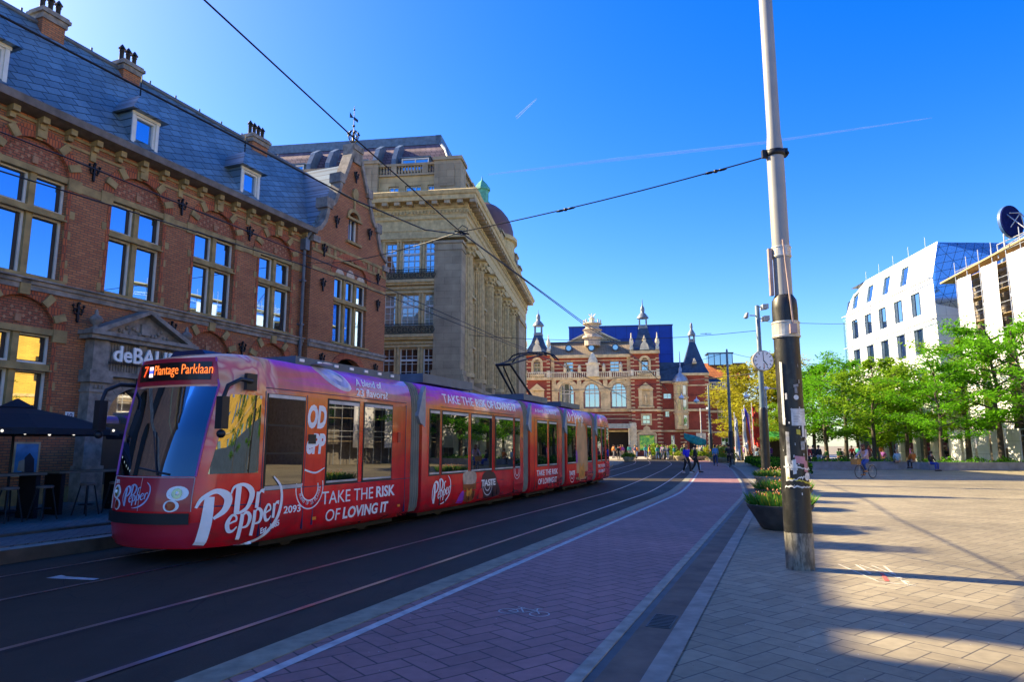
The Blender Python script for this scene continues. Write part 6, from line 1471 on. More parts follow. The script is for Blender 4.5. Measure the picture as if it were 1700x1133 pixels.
def box_hedge(label, s, q, L):
    t = thing('hedge_planter', label, 'planter', st(s, q, .05), RZ, 'terrace hedge planters'); m = MB(); m.box(-L/2, L/2, -.22, .22, 0, .55); m.box(-L/2-.03, L/2+.03, -.25, .25, .5, .56); m.build('box', plain('planter_black', (.012, .012, .014), .6), t)
    m = MB(); rr = random.Random(int(s*10))
    for k in range(900): c = Vector((rr.uniform(-L/2, L/2), rr.uniform(-.25, .25), .55+rr.random()*.32)); a = Vector((rr.uniform(-1, 1), rr.uniform(-1, 1), rr.uniform(-.4, 1))).normalized()*.05; b = a.cross(Vector((rr.uniform(-1, 1), rr.uniform(-1, 1), rr.uniform(-1, 1)))).normalized()*.03; m.add([c-a, c+b, c+a, c-b], [(0, 1, 2, 3)])
    m.build('hedge', plain('hedge_leaf', (.03, .10, .015), .6, var=.5, scale=9), t)
box_hedge('black trough with a low green hedge on the terrace edge, right one', 14.6, -15.2, 2.4); box_hedge('black trough with a low green hedge on the terrace edge, left one', 5.5, -15.2, 2.2)
for s, mats, lb in ((11.75, ((.35, .18, .09), (.25, .03, .05), (.45, .42, .5)), 'framed poster with an orange sky on the brick wall, left of the parasol pole'), (12.98, ((.05, .22, .42), (.02, .02, .03), (.35, .3, .2)), 'framed poster with a blue sky on the brick wall, right of the parasol pole')):
    t = thing('framed_poster', lb, 'poster', st(s, -20.0, 1.32), RZ, 'framed posters on the brick wall'); m = MB(); m.panel(rect(-.36, .36, -.48, .48), [rect(-.31, .31, -.43, .43)], -.06, .03); m.box(-.36, .36, -.05, -.002, -.48, .48); m.build('frame', plain('poster_frame', (.45, .36, .20), .5), t)
    m = MB(); m.add([(-.31, -.053, -.43), (.31, -.053, -.43), (.31, -.053, .43), (-.31, -.053, .43)], [(0, 1, 2, 3)], 0); m.add([(-.1, -.055, -.43), (.25, -.055, -.43), (.22, -.055, .0), (.08, -.055, .18), (-.05, -.055, .05)], [(0, 1, 2, 3, 4)], 1); m.add([(-.22, -.057, -.3), (-.02, -.057, -.35), (-.05, -.057, .0), (-.2, -.057, -.05)], [(0, 1, 2, 3)], 2); m.build('print', [plain('print_tone', c_, .5, var=.3, scale=4) for c_ in mats], t)
t = thing('chalkboard', 'tall black chalkboard with white handwriting beside the portico behind the tram', 'chalkboard', st(16.3, -16.4, .05), RZ); m = MB(); m.box(-.55, .55, -.03, .03, .5, 2.15); m.box(-.5, -.44, -.03, .03, 0, .5); m.box(.44, .5, -.03, .03, 0, .5); m.build('board', M_blk, t)
m = MB(); rr = random.Random(5)
for k in range(9):
    x = -.45
    while x < .3: w = rr.uniform(.05, .16); m.tube([(x, -.034, 2.0-k*.15), (x+w*.3, -.034, 2.04-k*.15), (x+w*.6, -.034, 1.98-k*.15), (x+w, -.034, 2.02-k*.15)], .007, 4); x += w+.05
m.build('handwriting', M_stick[0], t)
t = thing('string_lights', 'string of small bulbs hung along the terrace below the parasols', 'string lights', st(6, -15.4, 2.12), RZ); m = MB(); m.tube([(k*.5, .1*math.sin(k), -.12*abs(math.sin(k*.52))) for k in range(22)], .008, 4); m.build('cable', M_iron, t)
m = MB()
for k in range(22): m.ball((k*.5, .1*math.sin(k), -.12*abs(math.sin(k*.52))-.05), .032, 0, 6)
m.build('bulb', emit('bulb_glow', (.9, .85, .75), .45), t)
# two condensation trails far away
n = NT('vapour'); tr = n.n('ShaderNodeBsdfTransparent'); di = n.n('ShaderNodeBsdfDiffuse'); di.inputs[0].default_value = (.9, .9, .9, 1); mx = n.n('ShaderNodeMixShader'); n.set(mx.inputs[0], n.math('MULTIPLY', n.noise(n.mapping(n.coord(), (.002, .002, .02)), 1.0, 4), .3)); n.t.links.new(tr.outputs[0], mx.inputs[1]); n.t.links.new(di.outputs[0], mx.inputs[2]); n.t.links.new(mx.outputs[0], n.out.inputs[0]); M_vap = n.mat
def trail(label, pts, r):
    m = MB(); m.tube(pts, r, 8, cap=False); tag(m.build('vapour_trail', M_vap), label, 'vapour trail')
trail('long thin vapour trail rising to the right behind the tall pole', [(-330, 9000, 3720), (1500, 9000, 3950), (3450, 9000, 4180), (5900, 9000, 4560)], [10, 24, 20, 6]); trail('short faint vapour trail above the dome', [(60, 9000, 4560), (350, 9000, 4850)], [20, 8])
# ---------------------------------------------------------------- people
BASE = dict(pel=(0, 0, .93), wai=(0, .01, 1.08), che=(0, .01, 1.28), nek=(0, 0, 1.46), hb=(0, -.015, 1.56), ht=(0, -.02, 1.68), hipL=(.09, 0, .90), kneL=(.10, -.01, .50), ankL=(.10, .01, .09), toeL=(.11, -.16, .035),
            hipR=(-.09, 0, .90), kneR=(-.10, -.01, .50), ankR=(-.10, .01, .09), toeR=(-.11, -.16, .035), shL=(.17, .01, 1.40), elL=(.23, .03, 1.13), wrL=(.24, -.05, .89), haL=(.235, -.08, .79), shR=(-.17, .01, 1.40), elR=(-.23, .03, 1.13), wrR=(-.24, -.05, .89), haR=(-.235, -.08, .79))
RAD = dict(pel=.125, wai=.115, che=.135, nek=.052, hb=.078, ht=.070, hipL=.095, kneL=.058, ankL=.040, toeL=.034, shL=.062, elL=.042, wrL=.028, haL=.034)
for k in list(RAD):
    if k.endswith('L'): RAD[k[:-1]+'R'] = RAD[k]
EDG = [('pel', 'wai'), ('wai', 'che'), ('che', 'nek'), ('nek', 'hb'), ('hb', 'ht')]+[e for s in 'LR' for e in (('pel', 'hip'+s), ('hip'+s, 'kne'+s), ('kne'+s, 'ank'+s), ('ank'+s, 'toe'+s), ('che', 'sh'+s), ('sh'+s, 'el'+s), ('el'+s, 'wr'+s), ('wr'+s, 'ha'+s))]
def skin_mesh(name, J, edges, rad, root, sub=1):
    """grow one continuous surface on a skeleton and return it as a plain mesh"""
    ks = []
    for a, b in edges:
        for k in (a, b):
            if k not in ks: ks.append(k)
    ix = {k: i for i, k in enumerate(ks)}
    me = bpy.data.meshes.new(name); me.from_pydata([J[k] for k in ks], [(ix[a], ix[b]) for a, b in edges], [])
    o = bpy.data.objects.new(name, me); col.objects.link(o); sm = o.modifiers.new('skin', 'SKIN'); sm.use_smooth_shade = True
    sv = me.skin_vertices[0].data
    for k in ks: r = rad[k]; sv[ix[k]].radius = (r, r); sv[ix[k]].use_root = (k == root)
    sb = o.modifiers.new('smooth', 'SUBSURF'); sb.levels = sub; sb.render_levels = sub
    bpy.context.view_layer.update(); dg = bpy.context.evaluated_depsgraph_get(); out = bpy.data.meshes.new_from_object(o.evaluated_get(dg)); bpy.data.objects.remove(o); out.name = name
    out.materials.clear(); out.materials.append(None); return out
def fingers(J, rad, edges, s):
    """palm, four curled fingers and a thumb on each wrist"""
    w = Vector(J['wr'+s]); h = Vector(J['ha'+s]); d = (h-w).normalized(); side = d.cross(Vector((1 if s == 'L' else -1, 0, 0)));
    if side.length < .2: side = Vector((0, -1, 0))
    side.normalize(); curl = d.cross(side).normalized()*(1 if s == 'L' else 1)
    for k in range(4):
        b = h+side*(k-1.5)*.019; n1 = f'f{k}a{s}'; n2 = f'f{k}b{s}'; L = (.075, .085, .08, .065)[k]
        J[n1] = tuple(b+d*L*.55); J[n2] = tuple(b+d*L*.95+curl*L*.35); rad[n1] = .0095; rad[n2] = .008; edges += [('ha'+s, n1), (n1, n2)]
    n1 = 'ta'+s; n2 = 'tb'+s; b = w.lerp(h, .4)-side*.035; J[n1] = tuple(b+d*.02-side*.015); J[n2] = tuple(b+d*.06-side*.02+curl*.015); rad[n1] = .011; rad[n2] = .009; edges += [('wr'+s, n1), (n1, n2)]
def figure(pose, fine=False, skirt=False, short=False):
    J = dict(BASE); J.update(pose); rad = dict(RAD); edges = list(EDG)
    if fine: fingers(J, rad, edges, 'L'); fingers(J, rad, edges, 'R')
    F = {'body': skin_mesh('person', J, edges, rad, 'pel', 2 if fine else 1)}
    up = {k: v*1.16+.012 for k, v in RAD.items()}
    J2 = dict(J); 
    for s in 'LR': J2['cf'+s] = tuple(Vector(J['el'+s]).lerp(Vector(J['wr'+s]), .15 if short else .85)); up['cf'+s] = (.055 if short else .044)
    J2['nk'] = tuple(Vector(J['che']).lerp(Vector(J['nek']), .6)); up['nk'] = .085
    F['shirt'] = skin_mesh('shirt', J2, [('pel', 'wai'), ('wai', 'che'), ('che', 'nk')]+[e for s in 'LR' for e in (('che', 'sh'+s), ('sh'+s, 'el'+s), ('el'+s, 'cf'+s))], up, 'pel')
    lo = {k: v*1.13+.010 for k, v in RAD.items()}
    F['trousers'] = skin_mesh('trousers', J, [('wai', 'pel')]+[e for s in 'LR' for e in (('pel', 'hip'+s), ('hip'+s, 'kne'+s), ('kne'+s, 'ank'+s))], dict(lo, wai=.12), 'pel')
    m = MB()
    for s in 'LR':
        a = Vector(J['ank'+s]); t = Vector(J['toe'+s]); d = (t-a); d.z = 0; d = d.normalized() if d.length > .01 else Vector((0, -1, 0)); b = a-d*.06; b.z = t.z+.005; m.tube([b, (b+t)/2+Vector((0, 0, .012)), t+d*.07], [.045, .05, .032], 8)
    F['shoes'] = m
    hb, ht = Vector(J['hb']), Vector(J['ht']); c = hb.lerp(ht, .62)+Vector((0, .018, .012)); m = MB()
    m.lathe([(.01, .105), (.06, .095), (.092, .06), (.102, .0), (.098, -.04), (.085, -.075)], 10, c, sy=1.08)
    if skirt: m.lathe([(.085, -.06), (.10, -.14), (.085, -.24), (.03, -.27)], 8, c+Vector((0, .03, 0)))
    F['hair'] = m
    f = hb.lerp(ht, .45)+Vector((0, -.085, 0)); m = MB()
    for sx in (-1, 1): m.ball(f+Vector((sx*.032, -.001, .01)), .011, 0, 6)
    m.tube([f+Vector((-.022, .004, -.05)), f+Vector((0, -.003, -.052)), f+Vector((.022, .004, -.05))], .005, 4)
    F['face'] = m
    m = MB(); m.tube([f+Vector((0, .0, .015)), f+Vector((0, -.022, -.018)), f+Vector((0, -.004, -.024))], [.008, .014, .010], 6)
    for sx in (-1, 1): m.ball(f+Vector((sx*.083, .075, -.005)), .022, 0, 6)
    F['nose'] = m
    for k in ('shoes', 'hair', 'face', 'nose'): o = F[k].build(k, [M_blk]); F[k] = o.data; bpy.data.objects.remove(o)
    return F
_mc = {}
def cm(c, r=.8):
    k = tuple(c)
    if k not in _mc: _mc[k] = plain('cloth', c, r, var=.15)
    return _mc[k]
SKINS = [plain('skin', c, .55, var=.08) for c in ((.50, .29, .20), (.42, .23, .15), (.22, .11, .07))]
def person(F, label, loc, rz, shirt, trousers, hair=(.05, .03, .02), sk=0, group=None, shoes=(.02, .02, .02), scale=1.0, face=False):
    def mk(k, mat, par, name):
        o = bpy.data.objects.new(name, F[k]); link(o, par); o.material_slots[0].link = 'OBJECT'; o.material_slots[0].material = mat; return o
    b = mk('body', SKINS[sk], None, 'person'); b.location = loc; b.rotation_euler = (0, 0, rz); b.scale = (scale,)*3; tag(b, label, 'person', group)
    mk('shirt', cm(shirt), b, 'shirt'); mk('trousers', cm(trousers), b, 'trousers'); mk('shoes', cm(shoes), b, 'shoes'); mk('hair', cm(hair), b, 'hair')
    if face: mk('face', M_blk, b, 'face'); mk('nose', SKINS[sk], b, 'nose')
    return b
WALK = dict(kneL=(.10, -.17, .53), ankL=(.10, -.22, .10), toeL=(.11, -.38, .06), kneR=(-.10, .05, .50), ankR=(-.10, .26, .16), toeR=(-.11, .14, .05), elL=(.22, .12, 1.14), wrL=(.23, .14, .90), haL=(.23, .14, .80), elR=(-.22, -.02, 1.14), wrR=(-.23, -.18, .94), haR=(-.23, -.24, .86))
SIT = dict(pel=(0, 0, .52), wai=(0, .0, .68), che=(0, -.02, .88), nek=(0, -.04, 1.06), hb=(0, -.07, 1.16), ht=(0, -.08, 1.28), hipL=(.09, 0, .50), hipR=(-.09, 0, .50), kneL=(.12, -.43, .50), kneR=(-.12, -.43, .50), ankL=(.12, -.40, .09), ankR=(-.12, -.42, .09), toeL=(.12, -.57, .035), toeR=(-.12, -.59, .035), shL=(.17, -.01, 1.0), shR=(-.17, -.01, 1.0), elL=(.22, -.1, .75), elR=(-.22, -.1, .75), wrL=(.13, -.30, .62), wrR=(-.13, -.30, .62), haL=(.1, -.38, .60), haR=(-.1, -.38, .60))
RIDE = dict(pel=(0, .12, .98), wai=(0, .07, 1.12), che=(0, -.02, 1.32), nek=(0, -.08, 1.49), hb=(0, -.11, 1.59), ht=(0, -.13, 1.71), hipL=(.09, .10, .95), hipR=(-.09, .10, .95), kneL=(.10, -.28, .72), kneR=(-.10, -.20, .62), ankL=(.10, -.10, .42), ankR=(-.10, -.02, .22), toeL=(.11, -.25, .36), toeR=(-.11, -.17, .17), shL=(.17, -.04, 1.43), shR=(-.17, -.04, 1.43), elL=(.25, -.22, 1.22), elR=(-.25, -.22, 1.22), wrL=(.24, -.44, 1.10), wrR=(-.24, -.44, 1.10), haL=(.24, -.51, 1.08), haR=(-.24, -.51, 1.08))
ARM = dict(elR=(-.24, -.10, 1.15), wrR=(-.14, -.30, 1.18), haR=(-.10, -.37, 1.22), elL=(.24, .02, 1.12), wrL=(.22, -.12, .92), haL=(.22, -.17, .84))
F_man = figure(dict(WALK), True, short=True); F_ride = figure(RIDE, True, skirt=True); F_ride2 = figure(RIDE, True)
F_walk = figure(WALK); F_stand = figure({}); F_sit = figure(SIT); F_arm = figure(ARM, skirt=True)
# the man in the bright blue shirt walking across the track
P = Vector((10.75, 42.6, .01)); person(F_man, 'man in a bright blue t-shirt and black trousers walking across the tram track', P, R(20), (.015, .02, .62), (.012, .012, .014), (.45, .20, .05), 0, face=True, shoes=(.5, .5, .48))
person(F_walk, 'person in black behind the man in the blue shirt', (11.55, 43.6, .01), R(70), (.012, .012, .014), (.012, .012, .014), (.03, .02, .02), 1)
# bicycles
M_tyre = plain('bicycle_tyre', (.03, .028, .025), .8); M_bfr = plain('bicycle_frame_pale', (.35, .33, .30), .4, .3); M_bdk = plain('bicycle_frame_black', (.015, .015, .018), .4)
def bicycle(label, loc, rz, fm, basket=False):
    t = thing('bicycle', label, 'bicycle', loc, rz)
    for y in (-.55, .55):
        m = MB(); m.tube([(0, y+.33*math.cos(k*math.pi/12), .34+.33*math.sin(k*math.pi/12)) for k in range(25)], .02, 6, cap=False)
        w = m.build('wheel', M_tyre, t); m = MB()
        for k in range(12): m.tube([(0, y, .34), (0, y+.32*math.cos(k*math.pi/6), .34+.32*math.sin(k*math.pi/6))], .003, 3, cap=False)
        m.tube([(0, y+.30*math.cos(k*math.pi/12), .34+.30*math.sin(k*math.pi/12)) for k in range(25)], .008, 4, cap=False); m.tube([(-.05, y, .34), (.05, y, .34)], .02, 6); m.build('rim', M_tin, w)
    m = MB()
    for a, b in (((0, -.55, .34), (0, -.42, .95)), ((0, -.44, .86), (0, .02, .36)), ((0, -.45, .78), (0, .0, .34)), ((0, .02, .34), (0, .16, .88)), ((.03, .02, .34), (.03, .55, .34)), ((-.03, .02, .34), (-.03, .55, .34)), ((0, .14, .8), (0, .55, .34)), ((0, -.42, .95), (0, -.40, 1.06))): m.tube([a, b], .017, 6)
    m.tube([(0, .24, .70), (0, .72, .70)], .02, 5); m.tube([(0, .7, .7), (0, .55, .34)], .012, 5); m.build('frame', fm, t)
    m = MB(); m.tube([(-.28, -.40, 1.05), (-.18, -.52, 1.08), (0, -.42, 1.08), (.18, -.52, 1.08), (.28, -.40, 1.05)], .014, 6); m.build('handlebar', M_tin, t)
    m = MB(); m.prism([(-.03, .02), (.03, .02), (.10, .26), (.07, .32), (-.07, .32), (-.10, .26)], 'z', .90, .96); m.build('saddle', M_blk, t)
    m = MB(); m.tube([(0.08, 0, .34), (.08, -.12, .40), (.15, -.12, .40)], .012, 5); m.tube([(-.08, 0, .34), (-.08, .10, .22), (-.15, .10, .22)], .012, 5); m.build('pedal', M_iron, t)
    if basket:
        m = MB(); m.prism([(-.17, .72), (.17, .72), (.22, 1.02), (-.22, 1.02)], 'y', -.90, -.60); m.build('basket', brickmat('wicker', (.52, .30, .08), (.42, .22, .06), (.22, .12, .04), .05, .03, .006), t)
    return t
P = Vector((18.65, 36.6, 0)); rz = R(-62)
bicycle('pale city bicycle with a wicker basket crossing the plaza', P, rz, M_bfr, True)
person(F_ride, 'woman in a pale pink coat cycling across the plaza', P, rz, (.50, .36, .40), (.03, .08, .30), (.10, .035, .02), 0, face=True, shoes=(.45, .2, .05))
mt = Matrix.Rotation(rz, 4, 'Z')
t = tag(MB().box(-.15, .15, -.08, .10, 0, .42).build('backpack', cm((.10, .03, .03)), None, P+(mt @ Vector((0, .22, 1.10))), (R(-12), 0, rz)), 'dark red backpack on the cycling woman', 'backpack'); bv = t.modifiers.new('round', 'BEVEL'); bv.width = .06; bv.segments = 3
P = Vector((16.95, 54, .02)); rz = R(180-16)
bicycle('black bicycle ridden away along the bike path', P, rz, M_bdk); person(F_ride2, 'cyclist in black seen from behind on the bike path', P, rz, (.012, .012, .014), (.015, .015, .02), (.02, .015, .01), 1)
person(F_walk, 'person in a light blue jacket walking beside the bike path hedge', (16.9, 57.5, .02), R(170), (.10, .28, .52), (.03, .06, .16), (.05, .03, .02), 0)
# people on the plaza near the foreground pole and the planters
X = [(F_walk, 'person in dark clothes with a red top walking right of the foreground pole', (1343, 780), 160, (.30, .02, .03), (.012, .012, .015), (.03, .02, .02)),
     (F_stand, 'person in a black jacket and pale jeans standing right of the foreground pole', (1361, 778), 200, (.015, .016, .02), (.28, .36, .44), (.04, .02, .015)),
     (F_stand, 'person in dark clothing behind the foreground pole', (1352, 776), 30, (.02, .02, .03), (.03, .03, .05), (.02, .02, .02)),
     (F_walk, 'person with a pink bag strap behind the near planters', (1280, 772), 190, (.12, .02, .13), (.02, .02, .03), (.03, .02, .02)),
     (F_arm, 'person in a blue shirt behind the low hedge', (1272, 768), 10, (.14, .30, .48), (.04, .05, .09), (.25, .14, .05)),
     (F_stand, 'blond person in dark coat behind the low hedge', (1280, 766), 60, (.03, .03, .04), (.03, .03, .04), (.4, .26, .1)),
     (F_sit, 'person in light blue sitting on the bench behind the hedge', (1256, 766), 150, (.25, .42, .58), (.05, .09, .18), (.3, .18, .08)),
     (F_stand, 'person in black standing by the traffic sign behind the tram', (1027, 764), 20, (.012, .012, .014), (.014, .014, .016), (.02, .015, .01)),
     (F_sit, 'person in white sitting behind the hedge', (1240, 765), 200, (.6, .58, .55), (.05, .05, .06), (.06, .03, .02))]
def gp(u, v):
    a = (u-850)/1133; b = (566.5-v)/1133; p_ = math.atan(174/1133); d = Vector((a, math.cos(p_)-b*math.sin(p_), math.sin(p_)+b*math.cos(p_))); return Vector((0, 0, 1.7))+d*(-1.7/d.z)
for F, lb, uv, a, sh, tr_, ha in X: person(F, lb, gp(*uv), R(a), sh, tr_, ha)
person(F_sit, 'person in a dark jacket and blue jeans sitting on the planter edge', (28.6, 47.3, 0), R(20), (.02, .016, .02), (.02, .05, .30), (.03, .02, .015))
person(F_sit, 'person in orange sitting behind the planter edge', (28.6, 49.4, .1), R(180), (.5, .14, .02), (.04, .04, .05), (.35, .15, .04)); person(F_sit, 'person in pale blue sitting behind the planter edge', (27.4, 49.2, .1), R(170), (.3, .45, .5), (.04, .04, .05), (.35, .25, .12))
# the crowd in front of the theatre and under the trees
rc = random.Random(21)
COLS = [('white', (.65, .64, .62)), ('navy', (.02, .03, .10)), ('red', (.45, .03, .03)), ('light blue', (.2, .38, .6)), ('black', (.012, .012, .014)), ('orange', (.55, .18, .03)), ('pink', (.55, .25, .3)), ('grey', (.25, .25, .26)), ('purple', (.2, .05, .28)), ('beige', (.45, .36, .24)), ('teal', (.03, .28, .26)), ('green', (.06, .2, .05))]
TRO = [('black', (.014, .014, .016)), ('blue', (.05, .10, .24)), ('grey', (.16, .16, .17)), ('beige', (.36, .29, .2))]
place = ['before the theatre doors', 'left of the round planters', 'beside the poster screen', 'by the theatre wing', 'near the flags']
seen = set(); k = 0
def crowd(n_, xa, xb, ya, yb, where, figs):
    global k
    for i in range(n_):
        xx = xa+(xb-xa)*(i+rc.random()*.8)/n_; yy = rc.uniform(ya, yb); cn, cc = COLS[k*5 % 12 if k % 3 else rc.randrange(12)]; tn, tc = rc.choice(TRO); F = rc.choice(figs); act = {id(F_walk): 'walking', id(F_stand): 'standing', id(F_sit): 'sitting', id(F_arm): 'holding a phone'}[id(F)]
        hn, hc = rc.choice((('dark', (.03, .02, .015)), ('brown', (.12, .06, .03)), ('fair', (.4, .27, .11))))
        lb = f'{hn} haired person in {cn} top and {tn} trousers {act} {where}'
        if lb in seen: lb = f'{hn} haired person in {cn} top and {tn} trousers {act} further right {where}'
        seen.add(lb); person(F, lb, (xx, yy, .03), rc.uniform(0, 6.28), cc, tc, hc, rc.choice((0, 0, 1, 2)), 'crowd on the square', scale=rc.uniform(.94, 1.06)); k += 1
crowd(9, 17, 22, 93, 104, 'by the theatre canopy', [F_walk, F_stand]); crowd(20, 20.5, 29, 88, 100, 'before the poster screen', [F_walk, F_stand, F_arm]); crowd(20, 26, 36, 82, 96, 'before the theatre wing', [F_walk, F_stand, F_sit]); crowd(12, 16.5, 22, 78, 84, 'among the round planters', [F_walk, F_stand, F_arm]); crowd(12, 21.5, 27, 74, 82, 'by the path bend', [F_walk, F_stand]); crowd(6, 13.5, 17, 88, 98, 'left of the canopy', [F_walk, F_stand]); crowd(12, 25, 33, 72, 80, 'near the flags', [F_sit, F_stand, F_sit]); crowd(18, 33, 39.5, 66, 86, 'under the plane trees', [F_sit, F_sit, F_stand]); crowd(10, 29, 38, 88, 104, 'far under the trees', [F_stand, F_walk])
# green flag carried in the crowd
t = thing('green_banner', 'sea green banner waving above the crowd right of the man in blue', 'flag', (15.6, 58.5, 0)); m = MB(); m.tube([(0, 0, .9), (.5, 0, 2.9)], .02, 5); m.build('stick', M_tin, t)
m = MB(); vs = [(-1.0+1.9*i/8, .15*math.sin(i*1.1), 2.75-.55*(i/8)**1.3-.75*j/3*(.6+.4*math.sin(i*.4))) for j in range(4) for i in range(9)]; m.add(vs, [(j*9+i, j*9+i+1, (j+1)*9+i+1, (j+1)*9+i) for j in range(3) for i in range(8)], 0, True); o = m.build('cloth', plain('sea_green_cloth', (.02, .30, .26), .7, var=.4), t); sol = o.modifiers.new('thickness', 'SOLIDIFY'); sol.thickness = .01
# ---------------------------------------------------------------- trees, planters, hedges
def leafmat(name, ca, cb, tr=.45):
    n = NT(name); g = n.n('ShaderNodeNewGeometry'); f = n.noise(n.coord(), .9, 2); r = n.math('MULTIPLY_ADD', g.outputs['Random Per Island'], .55, n.math('MULTIPLY', f, .5))
    c = n.ramp(r, [(.15, ca), (.85, cb)]); d = n.n('ShaderNodeBsdfDiffuse'); t = n.n('ShaderNodeBsdfTranslucent'); n.set(d.inputs[0], c); n.set(t.inputs[0], n.mix(.5, c, cb))
    mx = n.n('ShaderNodeMixShader'); mx.inputs[0].default_value = tr; n.t.links.new(d.outputs[0], mx.inputs[1]); n.t.links.new(t.outputs[0], mx.inputs[2]); n.t.links.new(mx.outputs[0], n.out.inputs[0]); return n.mat
M_leaf = leafmat('tree_leaf', (.022, .13, .006), (.19, .49, .022)); M_leaf2 = leafmat('olive_leaf', (.085, .19, .010), (.28, .46, .028)); M_leaf3 = leafmat('spring_yellow_leaf', (.17, .17, .012), (.44, .41, .035))
M_bark = plain('bark', (.075, .058, .042), .9, var=.4, scale=5, bump=.5)
def tree_meshes(seed, H, spread, nleaf, lsz, droop=.0, first=.28, flat=.42):
    r = random.Random(seed); wood = MB(); leaf = MB(); tips = []
    top = Vector((r.uniform(-.3, .3), r.uniform(-.3, .3), H*.9)); tp = [Vector((0, 0, 0)).lerp(top, i/7)+Vector((r.uniform(-.07, .07), r.uniform(-.07, .07), 0))*i*.6 for i in range(8)]
    wood.tube(tp, [.17*H/9*(1-.86*i/7)+.012 for i in range(8)], 8)
    nb = 17
    for b in range(nb):
        f = first+(.97-first)*b/nb; z = f*7; i = min(6, int(z)); p = tp[i].lerp(tp[i+1], z-i); az = b*2.399+r.uniform(-.4, .4); env = math.sin(math.pi*min(1, max(.0, (f-first+.10)/(1.06-first))))**.6; L = spread*env*r.uniform(.7, 1.15); up = r.uniform(.12, .40)+.35*f
        pts = [p]; d = Vector((math.cos(az), math.sin(az), up)).normalized()
        for q in range(5): d = (d+Vector((r.uniform(-.16, .16), r.uniform(-.16, .16), -.05+r.uniform(-.08, .08)-droop))).normalized(); pts.append(pts[-1]+d*L/5)
        wood.tube(pts, [.055*H/9*(1-.8*q/5) for q in range(6)], 5)
        for q in range(2, 6):
            tips.append((pts[q], L*.20+.25))
            for w in range(2):
                d2 = (d+Vector((r.uniform(-1, 1), r.uniform(-1, 1), r.uniform(-.25, .35)))).normalized(); e = pts[q]+d2*L*r.uniform(.18, .36); wood.tube([pts[q], (pts[q]+e)/2+Vector((0, 0, .03)), e], [.018, .013, .006], 4, cap=False); tips.append((e, L*.16+.22))
    tips.append((tp[-1], .6)); n = max(8, nleaf//len(tips))
    for c, rad in tips:
        for k in range(n):
            u = Vector((r.gauss(0, 1), r.gauss(0, 1), r.gauss(0, 1))).normalized()*(r.random()**.45)*rad*1.25; pos = c+Vector((u.x, u.y, u.z*flat+r.uniform(-.08, .08))); s = lsz*r.uniform(.55, 1.25)
            a = Vector((r.uniform(-1, 1), r.uniform(-1, 1), r.uniform(-.5, .5))).normalized()*s; b_ = a.cross(Vector((r.uniform(-.6, .6), r.uniform(-.6, .6), 1))).normalized()*s*.48
            leaf.add([pos-a, pos+b_-a*.1, pos+a, pos-b_-a*.1], [(0, 1, 2, 3)])
    o1 = wood.build('trunk', M_bark); o2 = leaf.build('crown', M_leaf); r1, r2 = o1.data, o2.data; bpy.data.objects.remove(o1); bpy.data.objects.remove(o2); return r1, r2
TV = [tree_meshes(11, 9.5, 4.0, 8000, .13, flat=.32), tree_meshes(12, 9.5, 4.4, 8000, .13, flat=.32), tree_meshes(13, 9.5, 3.6, 6200, .13, .02, flat=.36), tree_meshes(15, 10, 3.9, 10000, .17, .0, .2, .8)]
def tree(label, p, v, s, rz, mat=None, group='trees on the square', name='leafy_tree'):
    t = thing(name, label, 'tree', p, rz, group); t.scale = (s,)*3
    w = bpy.data.objects.new('trunk', TV[v][0]); link(w, t); c = bpy.data.objects.new('crown', TV[v][1]); link(c, t)
    if mat: c.material_slots[0].link = 'OBJECT'; c.material_slots[0].material = mat
def ux(u, Y): return (u-850)/1133*Y/1.0117
for u, Y, v, s, a, mat, lb in ((1712, 48, 1, 1.16, 10, None, 'large fresh green tree at the right edge with wide layered boughs'), (1662, 51, 0, 1.27, 80, None, 'tall fresh green tree before the scaffolding'), (1607, 55, 2, 1.2, 200, M_leaf2, 'olive green tree left of the tall tree before the scaffolding'), (1563, 51, 1, .90, 300, None, 'open branched green tree with its trunk clear before the white building'),
    (1506, 60, 0, .98, 140, None, 'bright green tree below the white building windows'), (1449, 59, 3, 1.0, 30, M_leaf2, 'upright olive tinted tree behind the cycling woman'), (1405, 65, 1, 1.12, 260, None, 'spreading green tree just left of the white building'), (1372, 74, 0, 1.2, 20, None, 'green tree in the row right of the foreground pole'), (1350, 84, 3, 1.25, 0, None, 'dense green tree close beside the foreground pole'), (1322, 95, 2, 1.1, 90, None, 'distant green tree behind the foreground pole'),
    (1640, 66, 3, 1.12, 220, M_leaf2, 'tree in the second row behind the tall tree'), (1536, 68, 2, .88, 45, None, 'thin green tree in the second row by the shopfront'), (1480, 72, 3, .9, 160, None, 'green tree in the second row before the glass corner'), (1425, 80, 0, .98, 330, None, 'green tree in the second row left of the glass corner'), (1690, 60, 2, 1.15, 100, None, 'tree in the second row at the right edge')):
    tree(lb, (ux(u, Y), Y, .0), v, s, R(a), mat)
tree('tall yellow green tree behind the clock', (ux(1262, 84), 84, 0), 3, 1.42, R(40), M_leaf3); tree('yellow green tree behind the clock, right part near the foreground pole', (ux(1296, 88), 88, 0), 3, 1.45, R(150), M_leaf3); tree('green tree low behind the clock pole', (ux(1304, 72), 72, 0), 0, .72, R(250), M_leaf2); tree('lower yellow tree beside the theatre wing', (ux(1236, 92), 92, 0), 1, 1.1, R(0), M_leaf3)
# trees on the near right of the plaza: seen mirrored in the tram and shading the pavement edge
for k, (x, y) in enumerate(((24, 20), (27, 13), (30, 5), (33, 24), (26, -3))): tree(['green plaza tree beyond the right edge, nearest the planters', 'second green plaza tree beyond the right edge', 'third green plaza tree beyond the right edge', 'plaza tree beyond the right edge before the yellow building', 'plaza tree behind the viewpoint on the right'][k], (x, y, 0), k % 3, .95, R(70*k))
